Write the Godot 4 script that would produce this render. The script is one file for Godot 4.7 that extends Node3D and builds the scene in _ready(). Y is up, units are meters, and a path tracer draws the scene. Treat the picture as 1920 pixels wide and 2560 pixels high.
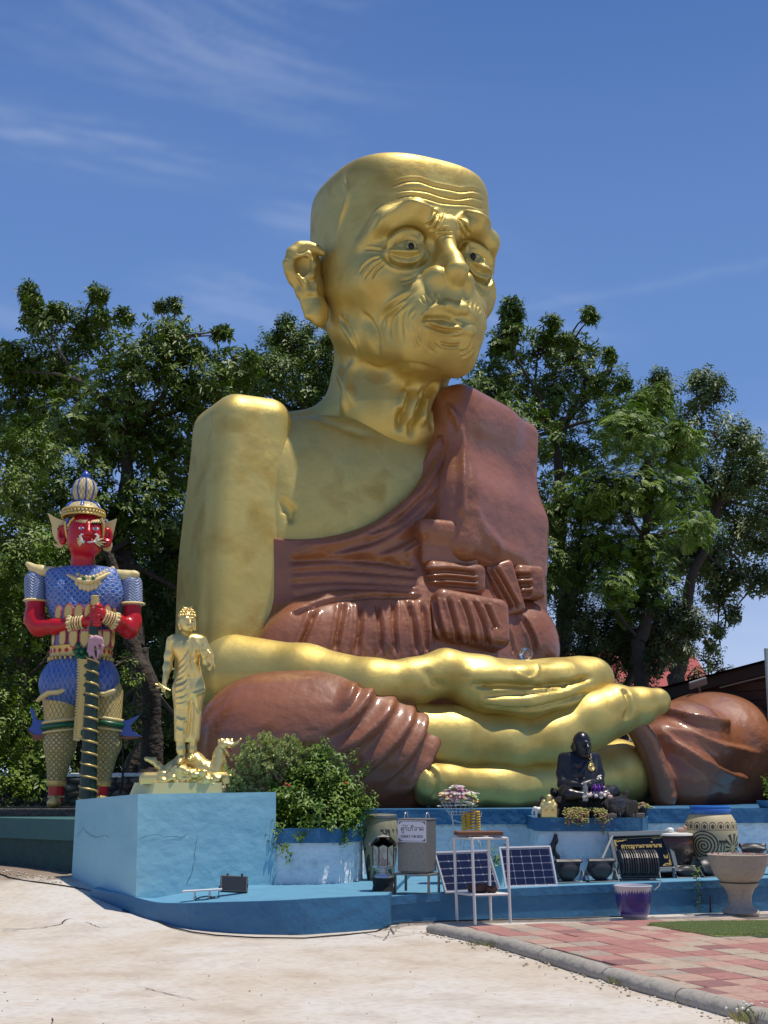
extends Node3D
# A giant seated monk statue in a temple yard under a noon sun.

const EYE := Vector3(0, 1.5, 0)
const TILT := 11.64
const FOV := 42.4
var view_basis := Basis(Vector3.RIGHT, deg_to_rad(TILT))
var rng := RandomNumberGenerator.new()
var M := {}
var taken := {}

# ------------------------------------------------------------------ naming and small helpers
func numbered(called: String) -> String:
	if not taken.has(called):
		taken[called] = 0
		return called
	taken[called] += 1
	return "%s_%03d" % [called, taken[called]]

func tag(o: Node, label: String, category: String, group := "", kind := "") -> Node:
	if label: o.set_meta("label", label)
	if category: o.set_meta("category", category)
	if group: o.set_meta("group", group)
	if kind: o.set_meta("kind", kind)
	return o

func thing(called: String, label: String, category: String, at := Vector3.ZERO, turn := 0.0, group := "") -> Node3D:
	var o := Node3D.new()
	o.name = numbered(called)
	add_child(o, true)
	o.position = at
	o.rotation.y = turn
	tag(o, label, category, group)
	return o

func put(mesh: Mesh, called: String, mat: Material, parent: Node = null) -> MeshInstance3D:
	var o := MeshInstance3D.new()
	o.mesh = mesh
	o.material_override = mat
	if parent:
		o.name = called
		parent.add_child(o, true)
	else:
		o.name = numbered(called)
		add_child(o, true)
	return o

func world_at(px: float, py: float, dist: float) -> Vector3:
	# the point at a distance in front of the tripod that a sighting of the photo gives
	var d := view_basis * Vector3((px - 960.0) / 3300.0, (1280.0 - py) / 3300.0, -1.0)
	return EYE + d * (dist / -d.z)

func on_level(px: float, py: float, y: float) -> Vector3:
	var d := view_basis * Vector3((px - 960.0) / 3300.0, (1280.0 - py) / 3300.0, -1.0)
	return EYE + d * ((y - EYE.y) / d.y)

class Shape:
	# collects triangles for one part
	var v := PackedVector3Array()
	var n := PackedVector3Array()
	var c := PackedColorArray()
	var uv := PackedVector2Array()
	var ix := PackedInt32Array()
	var tint := Color.WHITE
	func vert(p: Vector3, nn: Vector3, t := Vector2.ZERO) -> int:
		v.append(p)
		n.append(nn)
		c.append(tint)
		uv.append(t)
		return v.size() - 1
	func tri(a: int, b: int, d: int) -> void:
		ix.append(a)
		ix.append(b)
		ix.append(d)
	func flat_tri(a: Vector3, b: Vector3, d: Vector3) -> void:
		var nn := (d - a).cross(b - a).normalized()
		tri(vert(a, nn), vert(b, nn), vert(d, nn))
	func quad(a: Vector3, b: Vector3, d: Vector3, e: Vector3) -> void:
		# corners clockwise as seen from outside
		var nn := (d - a).cross(b - a).normalized()
		var i := vert(a, nn, Vector2(0, 0))
		vert(b, nn, Vector2(1, 0))
		vert(d, nn, Vector2(1, 1))
		vert(e, nn, Vector2(0, 1))
		tri(i, i + 1, i + 2)
		tri(i, i + 2, i + 3)
	func box(at: Vector3, size: Vector3, bas := Basis.IDENTITY, bev := 0.0) -> void:
		# a box with chamfered edges
		var h := size * 0.5
		var b := minf(bev, minf(h.x, minf(h.y, h.z)) * 0.9)
		var i := h - Vector3(b, b, b)
		for ax in 3:
			for sg in [-1.0, 1.0]:
				var u := (ax + 1) % 3
				var w := (ax + 2) % 3
				var pts := []
				for k in 4:
					var q := Vector3.ZERO
					q[ax] = h[ax] * sg
					q[u] = i[u] * [-1.0, 1.0, 1.0, -1.0][k]
					q[w] = i[w] * [-1.0, -1.0, 1.0, 1.0][k]
					pts.append(at + bas * q)
				if sg > 0: quad(pts[3], pts[2], pts[1], pts[0])
				else: quad(pts[0], pts[1], pts[2], pts[3])
		if b <= 0.0: return
		for ax in 3:
			var u := (ax + 1) % 3
			var w := (ax + 2) % 3
			for su in [-1.0, 1.0]:
				for sw in [-1.0, 1.0]:
					var pts := []
					for k in 4:
						var q := Vector3.ZERO
						q[ax] = i[ax] * [-1.0, 1.0, 1.0, -1.0][k]
						if k < 2:
							q[u] = h[u] * su
							q[w] = i[w] * sw
						else:
							q[u] = i[u] * su
							q[w] = h[w] * sw
						pts.append(at + bas * q)
					if su * sw < 0: quad(pts[3], pts[2], pts[1], pts[0])
					else: quad(pts[0], pts[1], pts[2], pts[3])
		for sx in [-1.0, 1.0]:
			for sy in [-1.0, 1.0]:
				for sz in [-1.0, 1.0]:
					var s := Vector3(sx, sy, sz)
					var a := at + bas * (s * Vector3(h.x, i.y, i.z))
					var bb := at + bas * (s * Vector3(i.x, h.y, i.z))
					var d := at + bas * (s * Vector3(i.x, i.y, h.z))
					if sx * sy * sz > 0: flat_tri(a, d, bb)
					else: flat_tri(a, bb, d)
	func tube(path: Array, radii: Array, sides := 8, squash := 1.0, closed_ends := true) -> void:
		# a swept round bar; radii may be one number
		var np := path.size()
		var up := Vector3.UP
		var first := v.size()
		var ref := Vector3.ZERO
		for i in np:
			var t: Vector3 = (path[mini(i + 1, np - 1)] - path[maxi(i - 1, 0)]).normalized()
			if ref == Vector3.ZERO:
				ref = t.cross(up) if absf(t.y) < 0.95 else t.cross(Vector3.RIGHT)
			ref = (ref - t * ref.dot(t)).normalized()
			var o := t.cross(ref)
			var r: float = radii[mini(i, radii.size() - 1)]
			for k in sides + 1:
				var a := TAU * k / sides
				var dir := ref * cos(a) + o * sin(a) * squash
				vert(path[i] + dir * r, (ref * cos(a) + o * sin(a) / maxf(squash, 0.05)).normalized(), Vector2(float(k) / sides, float(i) / maxf(np - 1, 1)))
		for i in np - 1:
			for k in sides:
				var q := first + i * (sides + 1) + k
				tri(q, q + sides + 2, q + 1)
				tri(q, q + sides + 1, q + sides + 2)
		if closed_ends:
			for e in [0, np - 1]:
				var r: float = radii[mini(e, radii.size() - 1)]
				if r < 0.0005: continue
				var t: Vector3 = (path[1] - path[0]).normalized() * -1.0 if e == 0 else (path[np - 1] - path[np - 2]).normalized()
				var cidx := vert(path[e], t)
				var base := v.size()
				for k in sides + 1: vert(v[first + e * (sides + 1) + k], t)
				for k in sides:
					if e == 0: tri(cidx, base + k, base + k + 1)
					else: tri(cidx, base + k + 1, base + k)
	func lathe(at: Vector3, prof: Array, sides := 32, bas := Basis.IDENTITY, sharp := 0.6) -> void:
		# profile of Vector2(radius, height), bottom to top along the outside
		var np := prof.size()
		var y_lo := 1e9
		var y_hi := -1e9
		for q: Vector2 in prof:
			y_lo = minf(y_lo, q.y)
			y_hi = maxf(y_hi, q.y)
		for i in np - 1:
			var a: Vector2 = prof[i]
			var b: Vector2 = prof[i + 1]
			var d := b - a
			if d.length() < 1e-6: continue
			var nn := Vector2(d.y, -d.x).normalized()
			var na := nn
			var nb := nn
			if i > 0:
				var e: Vector2 = a - prof[i - 1]
				var en := Vector2(e.y, -e.x).normalized()
				if en.dot(nn) > sharp: na = (en + nn).normalized()
			if i < np - 2:
				var e: Vector2 = prof[i + 2] - b
				var en := Vector2(e.y, -e.x).normalized()
				if en.dot(nn) > sharp: nb = (en + nn).normalized()
			var first := v.size()
			for k in sides + 1:
				var t := TAU * k / sides
				var cs := cos(t)
				var sn := sin(t)
				vert(at + bas * Vector3(a.x * cs, a.y, a.x * sn), bas * Vector3(na.x * cs, na.y, na.x * sn), Vector2(float(k) / sides, 1.0 - (a.y - y_lo) / maxf(y_hi - y_lo, 1e-6)))
				vert(at + bas * Vector3(b.x * cs, b.y, b.x * sn), bas * Vector3(nb.x * cs, nb.y, nb.x * sn), Vector2(float(k) / sides, 1.0 - (b.y - y_lo) / maxf(y_hi - y_lo, 1e-6)))
			for k in sides:
				var q := first + k * 2
				tri(q, q + 3, q + 1)
				tri(q, q + 2, q + 3)
	func ball(at: Vector3, r: Vector3, sides := 12, rings := 8, bas := Basis.IDENTITY) -> void:
		var first := v.size()
		for i in rings + 1:
			var th := PI * i / rings
			for k in sides + 1:
				var a := TAU * k / sides
				var d := Vector3(sin(th) * cos(a), cos(th), sin(th) * sin(a))
				vert(at + bas * (d * r), (bas * (d / r)).normalized(), Vector2(float(k) / sides, float(i) / rings))
		for i in rings:
			for k in sides:
				var q := first + i * (sides + 1) + k
				if i < rings - 1: tri(q, q + sides + 1, q + sides + 2)
				if i > 0: tri(q, q + sides + 2, q + 1)
	func outline(pts: PackedVector2Array, frame: Transform3D, thick: float, bulge := 0.0) -> void:
		# a plate cut to an outline, extruded along the frame's z, both faces optionally domed
		var tris := Geometry2D.triangulate_polygon(pts)
		var mid := Vector2.ZERO
		for p in pts: mid += p / pts.size()
		var area := 0.0
		for i in pts.size(): area += pts[i].cross(pts[(i + 1) % pts.size()])
		for side in [1.0, -1.0]:
			var first := v.size()
			var nn: Vector3 = frame.basis.z.normalized() * side
			for p in pts: vert(frame * Vector3(p.x, p.y, thick * 0.5 * side), nn)
			for t in range(0, tris.size(), 3):
				var a := pts[tris[t]]
				var b := pts[tris[t + 1]]
				var d := pts[tris[t + 2]]
				var ccw := (b - a).cross(d - a) > 0
				if ccw == (side > 0): tri(first + tris[t], first + tris[t + 2], first + tris[t + 1])
				else: tri(first + tris[t], first + tris[t + 1], first + tris[t + 2])
		for i in pts.size():
			var a := pts[i]
			var b := pts[(i + 1) % pts.size()]
			if area < 0:
				var sw := a
				a = b
				b = sw
			quad(frame * Vector3(a.x, a.y, -thick * 0.5), frame * Vector3(a.x, a.y, thick * 0.5), frame * Vector3(b.x, b.y, thick * 0.5), frame * Vector3(b.x, b.y, -thick * 0.5))
	func add(o: Shape, t := Transform3D.IDENTITY) -> void:
		var first := v.size()
		var nb := t.basis.inverse().transposed()
		for i in o.v.size():
			v.append(t * o.v[i])
			n.append((nb * o.n[i]).normalized())
		c.append_array(o.c)
		uv.append_array(o.uv)
		for i in o.ix: ix.append(i + first)
	func mesh() -> ArrayMesh:
		var a := []
		a.resize(Mesh.ARRAY_MAX)
		a[Mesh.ARRAY_VERTEX] = v
		a[Mesh.ARRAY_NORMAL] = n
		a[Mesh.ARRAY_COLOR] = c
		a[Mesh.ARRAY_TEX_UV] = uv
		a[Mesh.ARRAY_INDEX] = ix
		var m := ArrayMesh.new()
		if ix.size(): m.add_surface_from_arrays(Mesh.PRIMITIVE_TRIANGLES, a)
		return m

class Clay:
	# a sculpture: blended solids meshed as surface nets, then carved with strokes
	var kind := PackedInt32Array()
	var A := PackedVector3Array()
	var B := PackedVector3Array()
	var ra := PackedFloat32Array()
	var rb := PackedFloat32Array()
	var kk := PackedFloat32Array()
	var op := PackedInt32Array()
	var rot: Array[Basis] = []
	var all := PackedInt32Array()
	var v := PackedVector3Array()
	var n := PackedVector3Array()
	var c := PackedColorArray()
	var quads := PackedInt32Array()
	var owner_list := PackedInt32Array()
	var lists: Array[PackedInt32Array] = []
	var cells := {}
	var corner := Vector3.ZERO
	var size := 0.1
	var edges := PackedInt32Array()
	var widest := 0.0
	var hash := {}
	const HASH := 0.16

	func prim(k: int, a: Vector3, b: Vector3, r0: float, r1: float, blend: float, o: int, bas: Basis) -> void:
		all.append(kind.size())
		kind.append(k)
		A.append(a)
		B.append(b)
		ra.append(r0)
		rb.append(r1)
		kk.append(maxf(blend, 0.0001))
		widest = maxf(widest, blend)
		op.append(o)
		rot.append(bas.transposed())
	func ell(at: Vector3, r: Vector3, blend := 0.0, o := 1, bas := Basis.IDENTITY) -> void:
		prim(0, at, r, 0, 0, blend, o, bas)
	func cap(a: Vector3, b: Vector3, r0: float, r1: float, blend := 0.0, o := 1) -> void:
		prim(1, a, b, r0, r1, blend, o, Basis.IDENTITY)
	func box(at: Vector3, half: Vector3, round: float, blend := 0.0, o := 1, bas := Basis.IDENTITY) -> void:
		prim(2, at, half - Vector3.ONE * round, round, 0, blend, o, bas)
	func sup(at: Vector3, r: Vector3, power: float, blend := 0.0, o := 1, bas := Basis.IDENTITY) -> void:
		prim(3, at, r, power, 0, blend, o, bas)
	func crown(at: Vector3, r: Vector3, round_plan: float, round_side: float, blend := 0.0) -> void:
		# round in plan, squarer in elevation
		prim(4, at, r, round_plan, round_side, blend, 1, Basis.IDENTITY)
	func chain(pts: Array, radii: Array, blend: float, o := 1) -> void:
		for i in pts.size() - 1:
			cap(pts[i], pts[i + 1], radii[mini(i, radii.size() - 1)], radii[mini(i + 1, radii.size() - 1)], blend, o)

	func one(i: int, p: Vector3) -> float:
		match kind[i]:
			1:
				var ba := B[i] - A[i]
				var pa := p - A[i]
				var h := clampf(pa.dot(ba) / maxf(ba.dot(ba), 1e-9), 0.0, 1.0)
				return (pa - ba * h).length() - lerpf(ra[i], rb[i], h)
			0:
				var q := (rot[i] * (p - A[i])) / B[i]
				var k0 := q.length()
				return k0 * (k0 - 1.0) / maxf((q / B[i]).length(), 1e-6)
			2:
				var q := (rot[i] * (p - A[i])).abs() - B[i]
				return q.max(Vector3.ZERO).length() + minf(maxf(q.x, maxf(q.y, q.z)), 0.0) - ra[i]
			3:
				var l := rot[i] * (p - A[i])
				var q := (l / B[i]).abs()
				var e := ra[i]
				var k0 := pow(pow(q.x, e) + pow(q.y, e) + pow(q.z, e), 1.0 / e)
				var g := l.length()
				return (k0 - 1.0) * (g / maxf(k0, 0.05)) if k0 > 0.05 else -minf(B[i].x, minf(B[i].y, B[i].z))
			4:
				var l := p - A[i]
				var q := (l / B[i]).abs()
				var k0 := pow(pow(pow(q.x, ra[i]) + pow(q.z, ra[i]), rb[i] / ra[i]) + pow(q.y, rb[i]), 1.0 / rb[i])
				return (k0 - 1.0) * (l.length() / maxf(k0, 0.05)) if k0 > 0.05 else -minf(B[i].x, minf(B[i].y, B[i].z))
		return 9.0

	func at(p: Vector3, l: PackedInt32Array) -> float:
		var d := 99.0
		for i in l:
			var e := one(i, p)
			var k := kk[i]
			if op[i] > 0:
				var h := maxf(k - absf(d - e), 0.0) / k
				d = minf(d, e) - h * h * k * 0.25
			else:
				e = -e
				var h := maxf(k - absf(d - e), 0.0) / k
				d = maxf(d, e) + h * h * k * 0.25
		return d

	func build(lo: Vector3, hi: Vector3, cell: float, smoother := 1) -> Clay:
		size = cell
		corner = lo
		var span := maxf(hi.x - lo.x, maxf(hi.y - lo.y, hi.z - lo.z))
		var nb := 4
		while nb * cell < span: nb *= 2
		octant(Vector3i.ZERO, nb, all, hi)
		for e in range(0, edges.size(), 5):
			var x := edges[e]
			var y := edges[e + 1]
			var z := edges[e + 2]
			var ax := edges[e + 3]
			var q: Array
			if ax == 0: q = [key(x, y, z), key(x, y - 1, z), key(x, y - 1, z - 1), key(x, y, z - 1)]
			elif ax == 1: q = [key(x, y, z), key(x, y, z - 1), key(x - 1, y, z - 1), key(x - 1, y, z)]
			else: q = [key(x, y, z), key(x - 1, y, z), key(x - 1, y - 1, z), key(x, y - 1, z)]
			var ok := true
			for k in q:
				if not cells.has(k): ok = false
			if not ok: continue
			if edges[e + 4] > 0:
				for k in 4: quads.append(cells[q[k]])
			else:
				for k in 4: quads.append(cells[q[3 - k]])
		cells.clear()
		edges.clear()
		settle(1)
		for i in smoother: refine()
		return self

	func key(x: int, y: int, z: int) -> int:
		return x + (y << 12) + (z << 24)

	func octant(o: Vector3i, w: int, l: PackedInt32Array, hi: Vector3) -> void:
		var half := w * size * 0.5
		var mid := corner + Vector3(o) * size + Vector3.ONE * half
		if mid.x - half > hi.x or mid.y - half > hi.y or mid.z - half > hi.z: return
		var d := at(mid, l)
		var reach := half * 1.733
		if absf(d) > reach * 1.7 + 0.02: return
		var near := PackedInt32Array()
		for i in l:
			if one(i, mid) < maxf(d, 0.0) + reach * 3.0 + widest * 1.1: near.append(i)
		if w > 4:
			var s := w / 2
			for k in 8: octant(o + Vector3i(k & 1, (k >> 1) & 1, k >> 2) * s, s, near, hi)
			return
		var f := PackedFloat32Array()
		f.resize(125)
		var t := 0
		var pos := false
		var neg := false
		for k in 5:
			for j in 5:
				for i in 5:
					var e := at(corner + Vector3(o.x + i, o.y + j, o.z + k) * size, near)
					f[t] = e
					if e > 0.0: pos = true
					else: neg = true
					t += 1
		if not (pos and neg): return
		var ln := lists.size()
		lists.append(near)
		for k in 4:
			for j in 4:
				for i in 4:
					var b := i + j * 5 + k * 25
					var s0 := f[b] > 0.0
					if (f[b + 1] > 0.0) == s0 and (f[b + 5] > 0.0) == s0 and (f[b + 25] > 0.0) == s0 and (f[b + 6] > 0.0) == s0 and (f[b + 26] > 0.0) == s0 and (f[b + 30] > 0.0) == s0 and (f[b + 31] > 0.0) == s0: continue
					var sum := Vector3.ZERO
					var cnt := 0
					for q in 12:
						var c0: int = E0[q]
						var c1: int = E1[q]
						var a := f[b + c0]
						var d1 := f[b + c1]
						if (a > 0.0) != (d1 > 0.0):
							sum += P0[q].lerp(P1[q], a / (a - d1))
							cnt += 1
					cells[key(o.x + i, o.y + j, o.z + k)] = v.size()
					v.append(corner + (Vector3(o.x + i, o.y + j, o.z + k) + sum / cnt) * size)
					owner_list.append(ln)
					for ax in 3:
						var d2: float = f[b + [1, 5, 25][ax]]
						if (d2 > 0.0) != s0:
							edges.append(o.x + i)
							edges.append(o.y + j)
							edges.append(o.z + k)
							edges.append(ax)
							edges.append(1 if s0 else -1)
	const E0 := [0, 5, 25, 30, 0, 1, 25, 26, 0, 1, 5, 6]
	const E1 := [1, 6, 26, 31, 5, 6, 30, 31, 25, 26, 30, 31]
	const P0 := [Vector3(0, 0, 0), Vector3(0, 1, 0), Vector3(0, 0, 1), Vector3(0, 1, 1), Vector3(0, 0, 0), Vector3(1, 0, 0), Vector3(0, 0, 1), Vector3(1, 0, 1), Vector3(0, 0, 0), Vector3(1, 0, 0), Vector3(0, 1, 0), Vector3(1, 1, 0)]
	const P1 := [Vector3(1, 0, 0), Vector3(1, 1, 0), Vector3(1, 0, 1), Vector3(1, 1, 1), Vector3(0, 1, 0), Vector3(1, 1, 0), Vector3(0, 1, 1), Vector3(1, 1, 1), Vector3(0, 0, 1), Vector3(1, 0, 1), Vector3(0, 1, 1), Vector3(1, 1, 1)]

	func normals() -> void:
		n.resize(v.size())
		n.fill(Vector3.ZERO)
		for q in range(0, quads.size(), 4):
			var a := quads[q]
			var b := quads[q + 1]
			var d := quads[q + 2]
			var e := quads[q + 3]
			var w := (v[e] - v[b]).cross(v[d] - v[a])
			n[a] += w
			n[b] += w
			n[d] += w
			n[e] += w
		for i in n.size(): n[i] = n[i].normalized()

	func settle(times: int) -> void:
		for t in times:
			normals()
			for i in v.size():
				var d := at(v[i], lists[owner_list[i]])
				v[i] -= n[i] * clampf(d, -size * 0.6, size * 0.6)

	func refine() -> void:
		var mids := {}
		var nq := PackedInt32Array()
		for q in range(0, quads.size(), 4):
			var e := [0, 0, 0, 0]
			for k in 4:
				var a := quads[q + k]
				var b := quads[q + (k + 1) % 4]
				var kx := mini(a, b) * 4194304 + maxi(a, b)
				var got = mids.get(kx)
				if got == null:
					got = v.size()
					mids[kx] = got
					v.append((v[a] + v[b]) * 0.5)
					owner_list.append(owner_list[a])
				e[k] = got
			var m := v.size()
			v.append((v[quads[q]] + v[quads[q + 1]] + v[quads[q + 2]] + v[quads[q + 3]]) * 0.25)
			owner_list.append(owner_list[quads[q]])
			for k in 4:
				nq.append(quads[q + k])
				nq.append(e[k])
				nq.append(m)
				nq.append(e[(k + 3) % 4])
		quads = nq
		size *= 0.5
		settle(1)

	func hit(from: Vector3, dir: Vector3) -> Vector3:
		# where a tool held along a line meets the clay
		var t := 0.0
		var best := 99.0
		var best_t := 0.0
		for i in 90:
			var d := at(from + dir * t, all)
			if d < best:
				best = d
				best_t = t
			if d < 0.004: break
			t += maxf(d * 0.8, 0.004)
			if d > 60.0: break
		return from + dir * best_t

	func prepare() -> void:
		normals()
		hash.clear()
		for i in v.size():
			var p := v[i] / HASH
			var kx := Vector3i(p.floor())
			if not hash.has(kx): hash[kx] = PackedInt32Array()
			hash[kx].append(i)

	func stroke(pts: Array, width: float, amount: float, shape := 0, taper := 0.25) -> void:
		# amount > 0 raises a ridge, < 0 cuts a groove; shape 1 piles the displaced clay up beside the groove, 2 makes a one-sided fold
		var best := {}
		var total := 0.0
		var lens := [0.0]
		for i in pts.size() - 1:
			total += (pts[i + 1] as Vector3).distance_to(pts[i])
			lens.append(total)
		var reach := width * (3.0 if shape == 1 else 2.2)
		for i in pts.size() - 1:
			var a: Vector3 = pts[i]
			var b: Vector3 = pts[i + 1]
			var ba := b - a
			var bb := maxf(ba.dot(ba), 1e-9)
			var l0 := Vector3i(((a.min(b) - Vector3.ONE * reach) / HASH).floor())
			var l1 := Vector3i(((a.max(b) + Vector3.ONE * reach) / HASH).floor())
			for x in range(l0.x, l1.x + 1):
				for y in range(l0.y, l1.y + 1):
					for z in range(l0.z, l1.z + 1):
						var got = hash.get(Vector3i(x, y, z))
						if got == null: continue
						for j in (got as PackedInt32Array):
							var pa := v[j] - a
							var h := clampf(pa.dot(ba) / bb, 0.0, 1.0)
							var off := pa - ba * h
							var d := off.length()
							if d > reach: continue
							var old = best.get(j)
							if old == null or d < absf(old.x):
								var sgn := 1.0
								if shape == 2: sgn = signf(off.dot(ba.cross(n[j])))
								best[j] = Vector2(d * (sgn if sgn != 0.0 else 1.0), (lens[i] + h * (lens[i + 1] - lens[i])) / maxf(total, 1e-6))
		for j in best:
			var s: Vector2 = best[j]
			var u := s.x / width
			var w := 1.0
			if taper > 0.0: w = smoothstep(0.0, taper, s.y) * smoothstep(1.0, 1.0 - taper, s.y)
			var g := exp(-u * u)
			if shape == 1: g = exp(-u * u * 1.6) * 1.15 - 0.45 * exp(-(absf(u) - 1.5) * (absf(u) - 1.5) * 2.0)
			elif shape == 2: g = (exp(-u * u * 5.0) if u < 0.0 else exp(-u * u * 0.55))
			v[j] += n[j] * amount * w * g

	func paint(f: Callable) -> void:
		c.resize(v.size())
		for i in v.size(): c[i] = f.call(v[i], n[i])

	func mesh() -> ArrayMesh:
		normals()
		var ix := PackedInt32Array()
		for q in range(0, quads.size(), 4):
			ix.append(quads[q])
			ix.append(quads[q + 1])
			ix.append(quads[q + 2])
			ix.append(quads[q])
			ix.append(quads[q + 2])
			ix.append(quads[q + 3])
		var a := []
		a.resize(Mesh.ARRAY_MAX)
		a[Mesh.ARRAY_VERTEX] = v
		a[Mesh.ARRAY_NORMAL] = n
		if c.size() == v.size(): a[Mesh.ARRAY_COLOR] = c
		a[Mesh.ARRAY_INDEX] = ix
		var m := ArrayMesh.new()
		m.add_surface_from_arrays(Mesh.PRIMITIVE_TRIANGLES, a)
		return m

# ------------------------------------------------------------------ camera, sky, sun
func noise(freq: float, s: int, oct := 4, type := FastNoiseLite.TYPE_SIMPLEX_SMOOTH) -> FastNoiseLite:
	var f := FastNoiseLite.new()
	f.seed = s
	f.frequency = freq
	f.noise_type = type
	f.fractal_octaves = oct
	return f

func sky_picture() -> ImageTexture:
	var w := 2048
	var h := 1024
	var im := Image.create(w, h, false, Image.FORMAT_RGBF)
	var streak := noise(1.0, 11, 4)
	var veil := noise(1.0, 5, 3)
	var bend := noise(1.0, 8, 2)
	for y in h:
		var el := 90.0 - (y + 0.5) / h * 180.0
		var t := clampf(el / 90.0, 0.0, 1.0)
		var base := SKY_LOW.lerp(SKY_MID, smoothstep(0.0, 17.0, el)).lerp(SKY_HIGH, smoothstep(10.0, 46.0, el))
		if el < 0.0:
			im.fill_rect(Rect2i(0, y, w, 1), Color(0.26, 0.24, 0.2))
			continue
		for x in w:
			var az := (x + 0.5) / w * 360.0
			var u := az if az < 180.0 else az - 360.0
			var warp := bend.get_noise_2d(u * 0.02, el * 0.03) * 5.0
			# mares' tails: thin fibres combed one way, in loose patches
			var a := el + u * 0.1 + warp
			var s := streak.get_noise_2d(u * 0.045 + 7.0, a * 0.5)
			var fine := streak.get_noise_2d(u * 0.16 + 31.0, a * 2.1)
			var p := smoothstep(0.05, 0.5, veil.get_noise_2d(u * 0.03 + 8.4, el * 0.055 + 2.2)) * 0.55
			p += exp(-pow((u + 8.0) / 8.0, 2.0) - pow((el - 31.5) / 3.2, 2.0)) * 0.8 + exp(-pow((u + 14.0) / 6.0, 2.0) - pow((el - 26.0 + u * 0.05) / 1.0, 2.0)) * 1.1
			var k := p * (smoothstep(-0.25, 0.65, s * 0.8 + fine * 0.55) * 0.24 + 0.03) + smoothstep(12.0, 1.0, el) * 0.12
			k += 0.07 * exp(-pow((el - 19.6 - u * 0.11 - fine * 0.2) / 0.16, 2.0)) * smoothstep(3.0, 8.0, u) * smoothstep(30.0, 14.0, u)
			im.set_pixel(x, y, base.lerp(Color(0.75, 0.82, 0.95), clampf(k, 0.0, 0.8) * (1.0 - 0.5 * t)))
	return ImageTexture.create_from_image(im)

var SKY_LOW := Color(0.47, 0.60, 0.86)
var SKY_MID := Color(0.16, 0.30, 0.635)
var SKY_HIGH := Color(0.05, 0.13, 0.385)

func build_light() -> void:
	var cam := Camera3D.new()
	cam.name = "camera"
	cam.position = EYE
	cam.rotation_degrees = Vector3(TILT, 0, 0)
	cam.fov = FOV
	cam.near = 0.1
	cam.far = 600.0
	add_child(cam)
	cam.current = true
	var e := Environment.new()
	e.background_mode = Environment.BG_SKY
	e.sky = Sky.new()
	var ps := PanoramaSkyMaterial.new()
	ps.panorama = sky_picture()
	e.sky.sky_material = ps
	e.background_energy_multiplier = 1.0
	e.tonemap_mode = Environment.TONE_MAPPER_LINEAR
	e.tonemap_exposure = 1.0
	e.sdfgi_enabled = true
	e.ssao_enabled = true
	e.ssil_enabled = true
	e.sky_rotation = Vector3(0, deg_to_rad(SKY_TURN), 0)
	var we := WorldEnvironment.new()
	we.name = "world"
	we.environment = e
	add_child(we)
	var sun := DirectionalLight3D.new()
	sun.name = "sun"
	sun.light_energy = 1.4
	sun.light_color = Color(1.0, 0.965, 0.91)
	sun.light_angular_distance = 0.53
	sun.shadow_enabled = true
	# the sun stands high, a little to the right
	var from := Vector3(0.26, 1.0, 0.02)
	sun.basis = Basis.looking_at(-from.normalized(), Vector3.FORWARD)
	add_child(sun)

const SKY_TURN := 0.0

# ------------------------------------------------------------------ materials
func tex(f: FastNoiseLite, w := 512, ramp: Array = [], as_normal := false, bump := 4.0) -> NoiseTexture2D:
	var t := NoiseTexture2D.new()
	t.width = w
	t.height = w
	t.seamless = true
	t.noise = f
	t.as_normal_map = as_normal
	t.bump_strength = bump
	if ramp.size():
		var g := Gradient.new()
		var offs := PackedFloat32Array()
		var cols := PackedColorArray()
		for r in ramp:
			offs.append(r[0])
			cols.append((r[1] as Color).linear_to_srgb())
		g.offsets = offs
		g.colors = cols
		t.color_ramp = g
	return t

func mat(lin: Color, rough := 0.7, metal := 0.0, key := "") -> StandardMaterial3D:
	var m := StandardMaterial3D.new()
	m.albedo_color = Color(lin.r, lin.g, lin.b).linear_to_srgb()
	m.roughness = rough
	m.metallic = metal
	if key:
		m.resource_name = key
		M[key] = m
	return m

func worn(m: StandardMaterial3D, colour: Texture2D, scale: float, relief: Texture2D = null, deep := 0.0, world := false) -> StandardMaterial3D:
	m.uv1_triplanar = true
	m.uv1_world_triplanar = world
	m.uv1_scale = Vector3.ONE * scale
	if colour: m.albedo_texture = colour
	if relief:
		m.heightmap_enabled = true
		m.heightmap_texture = relief
		m.heightmap_scale = deep
	return m

func grey(v: float) -> Color:
	return Color(v, v, v)

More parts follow.
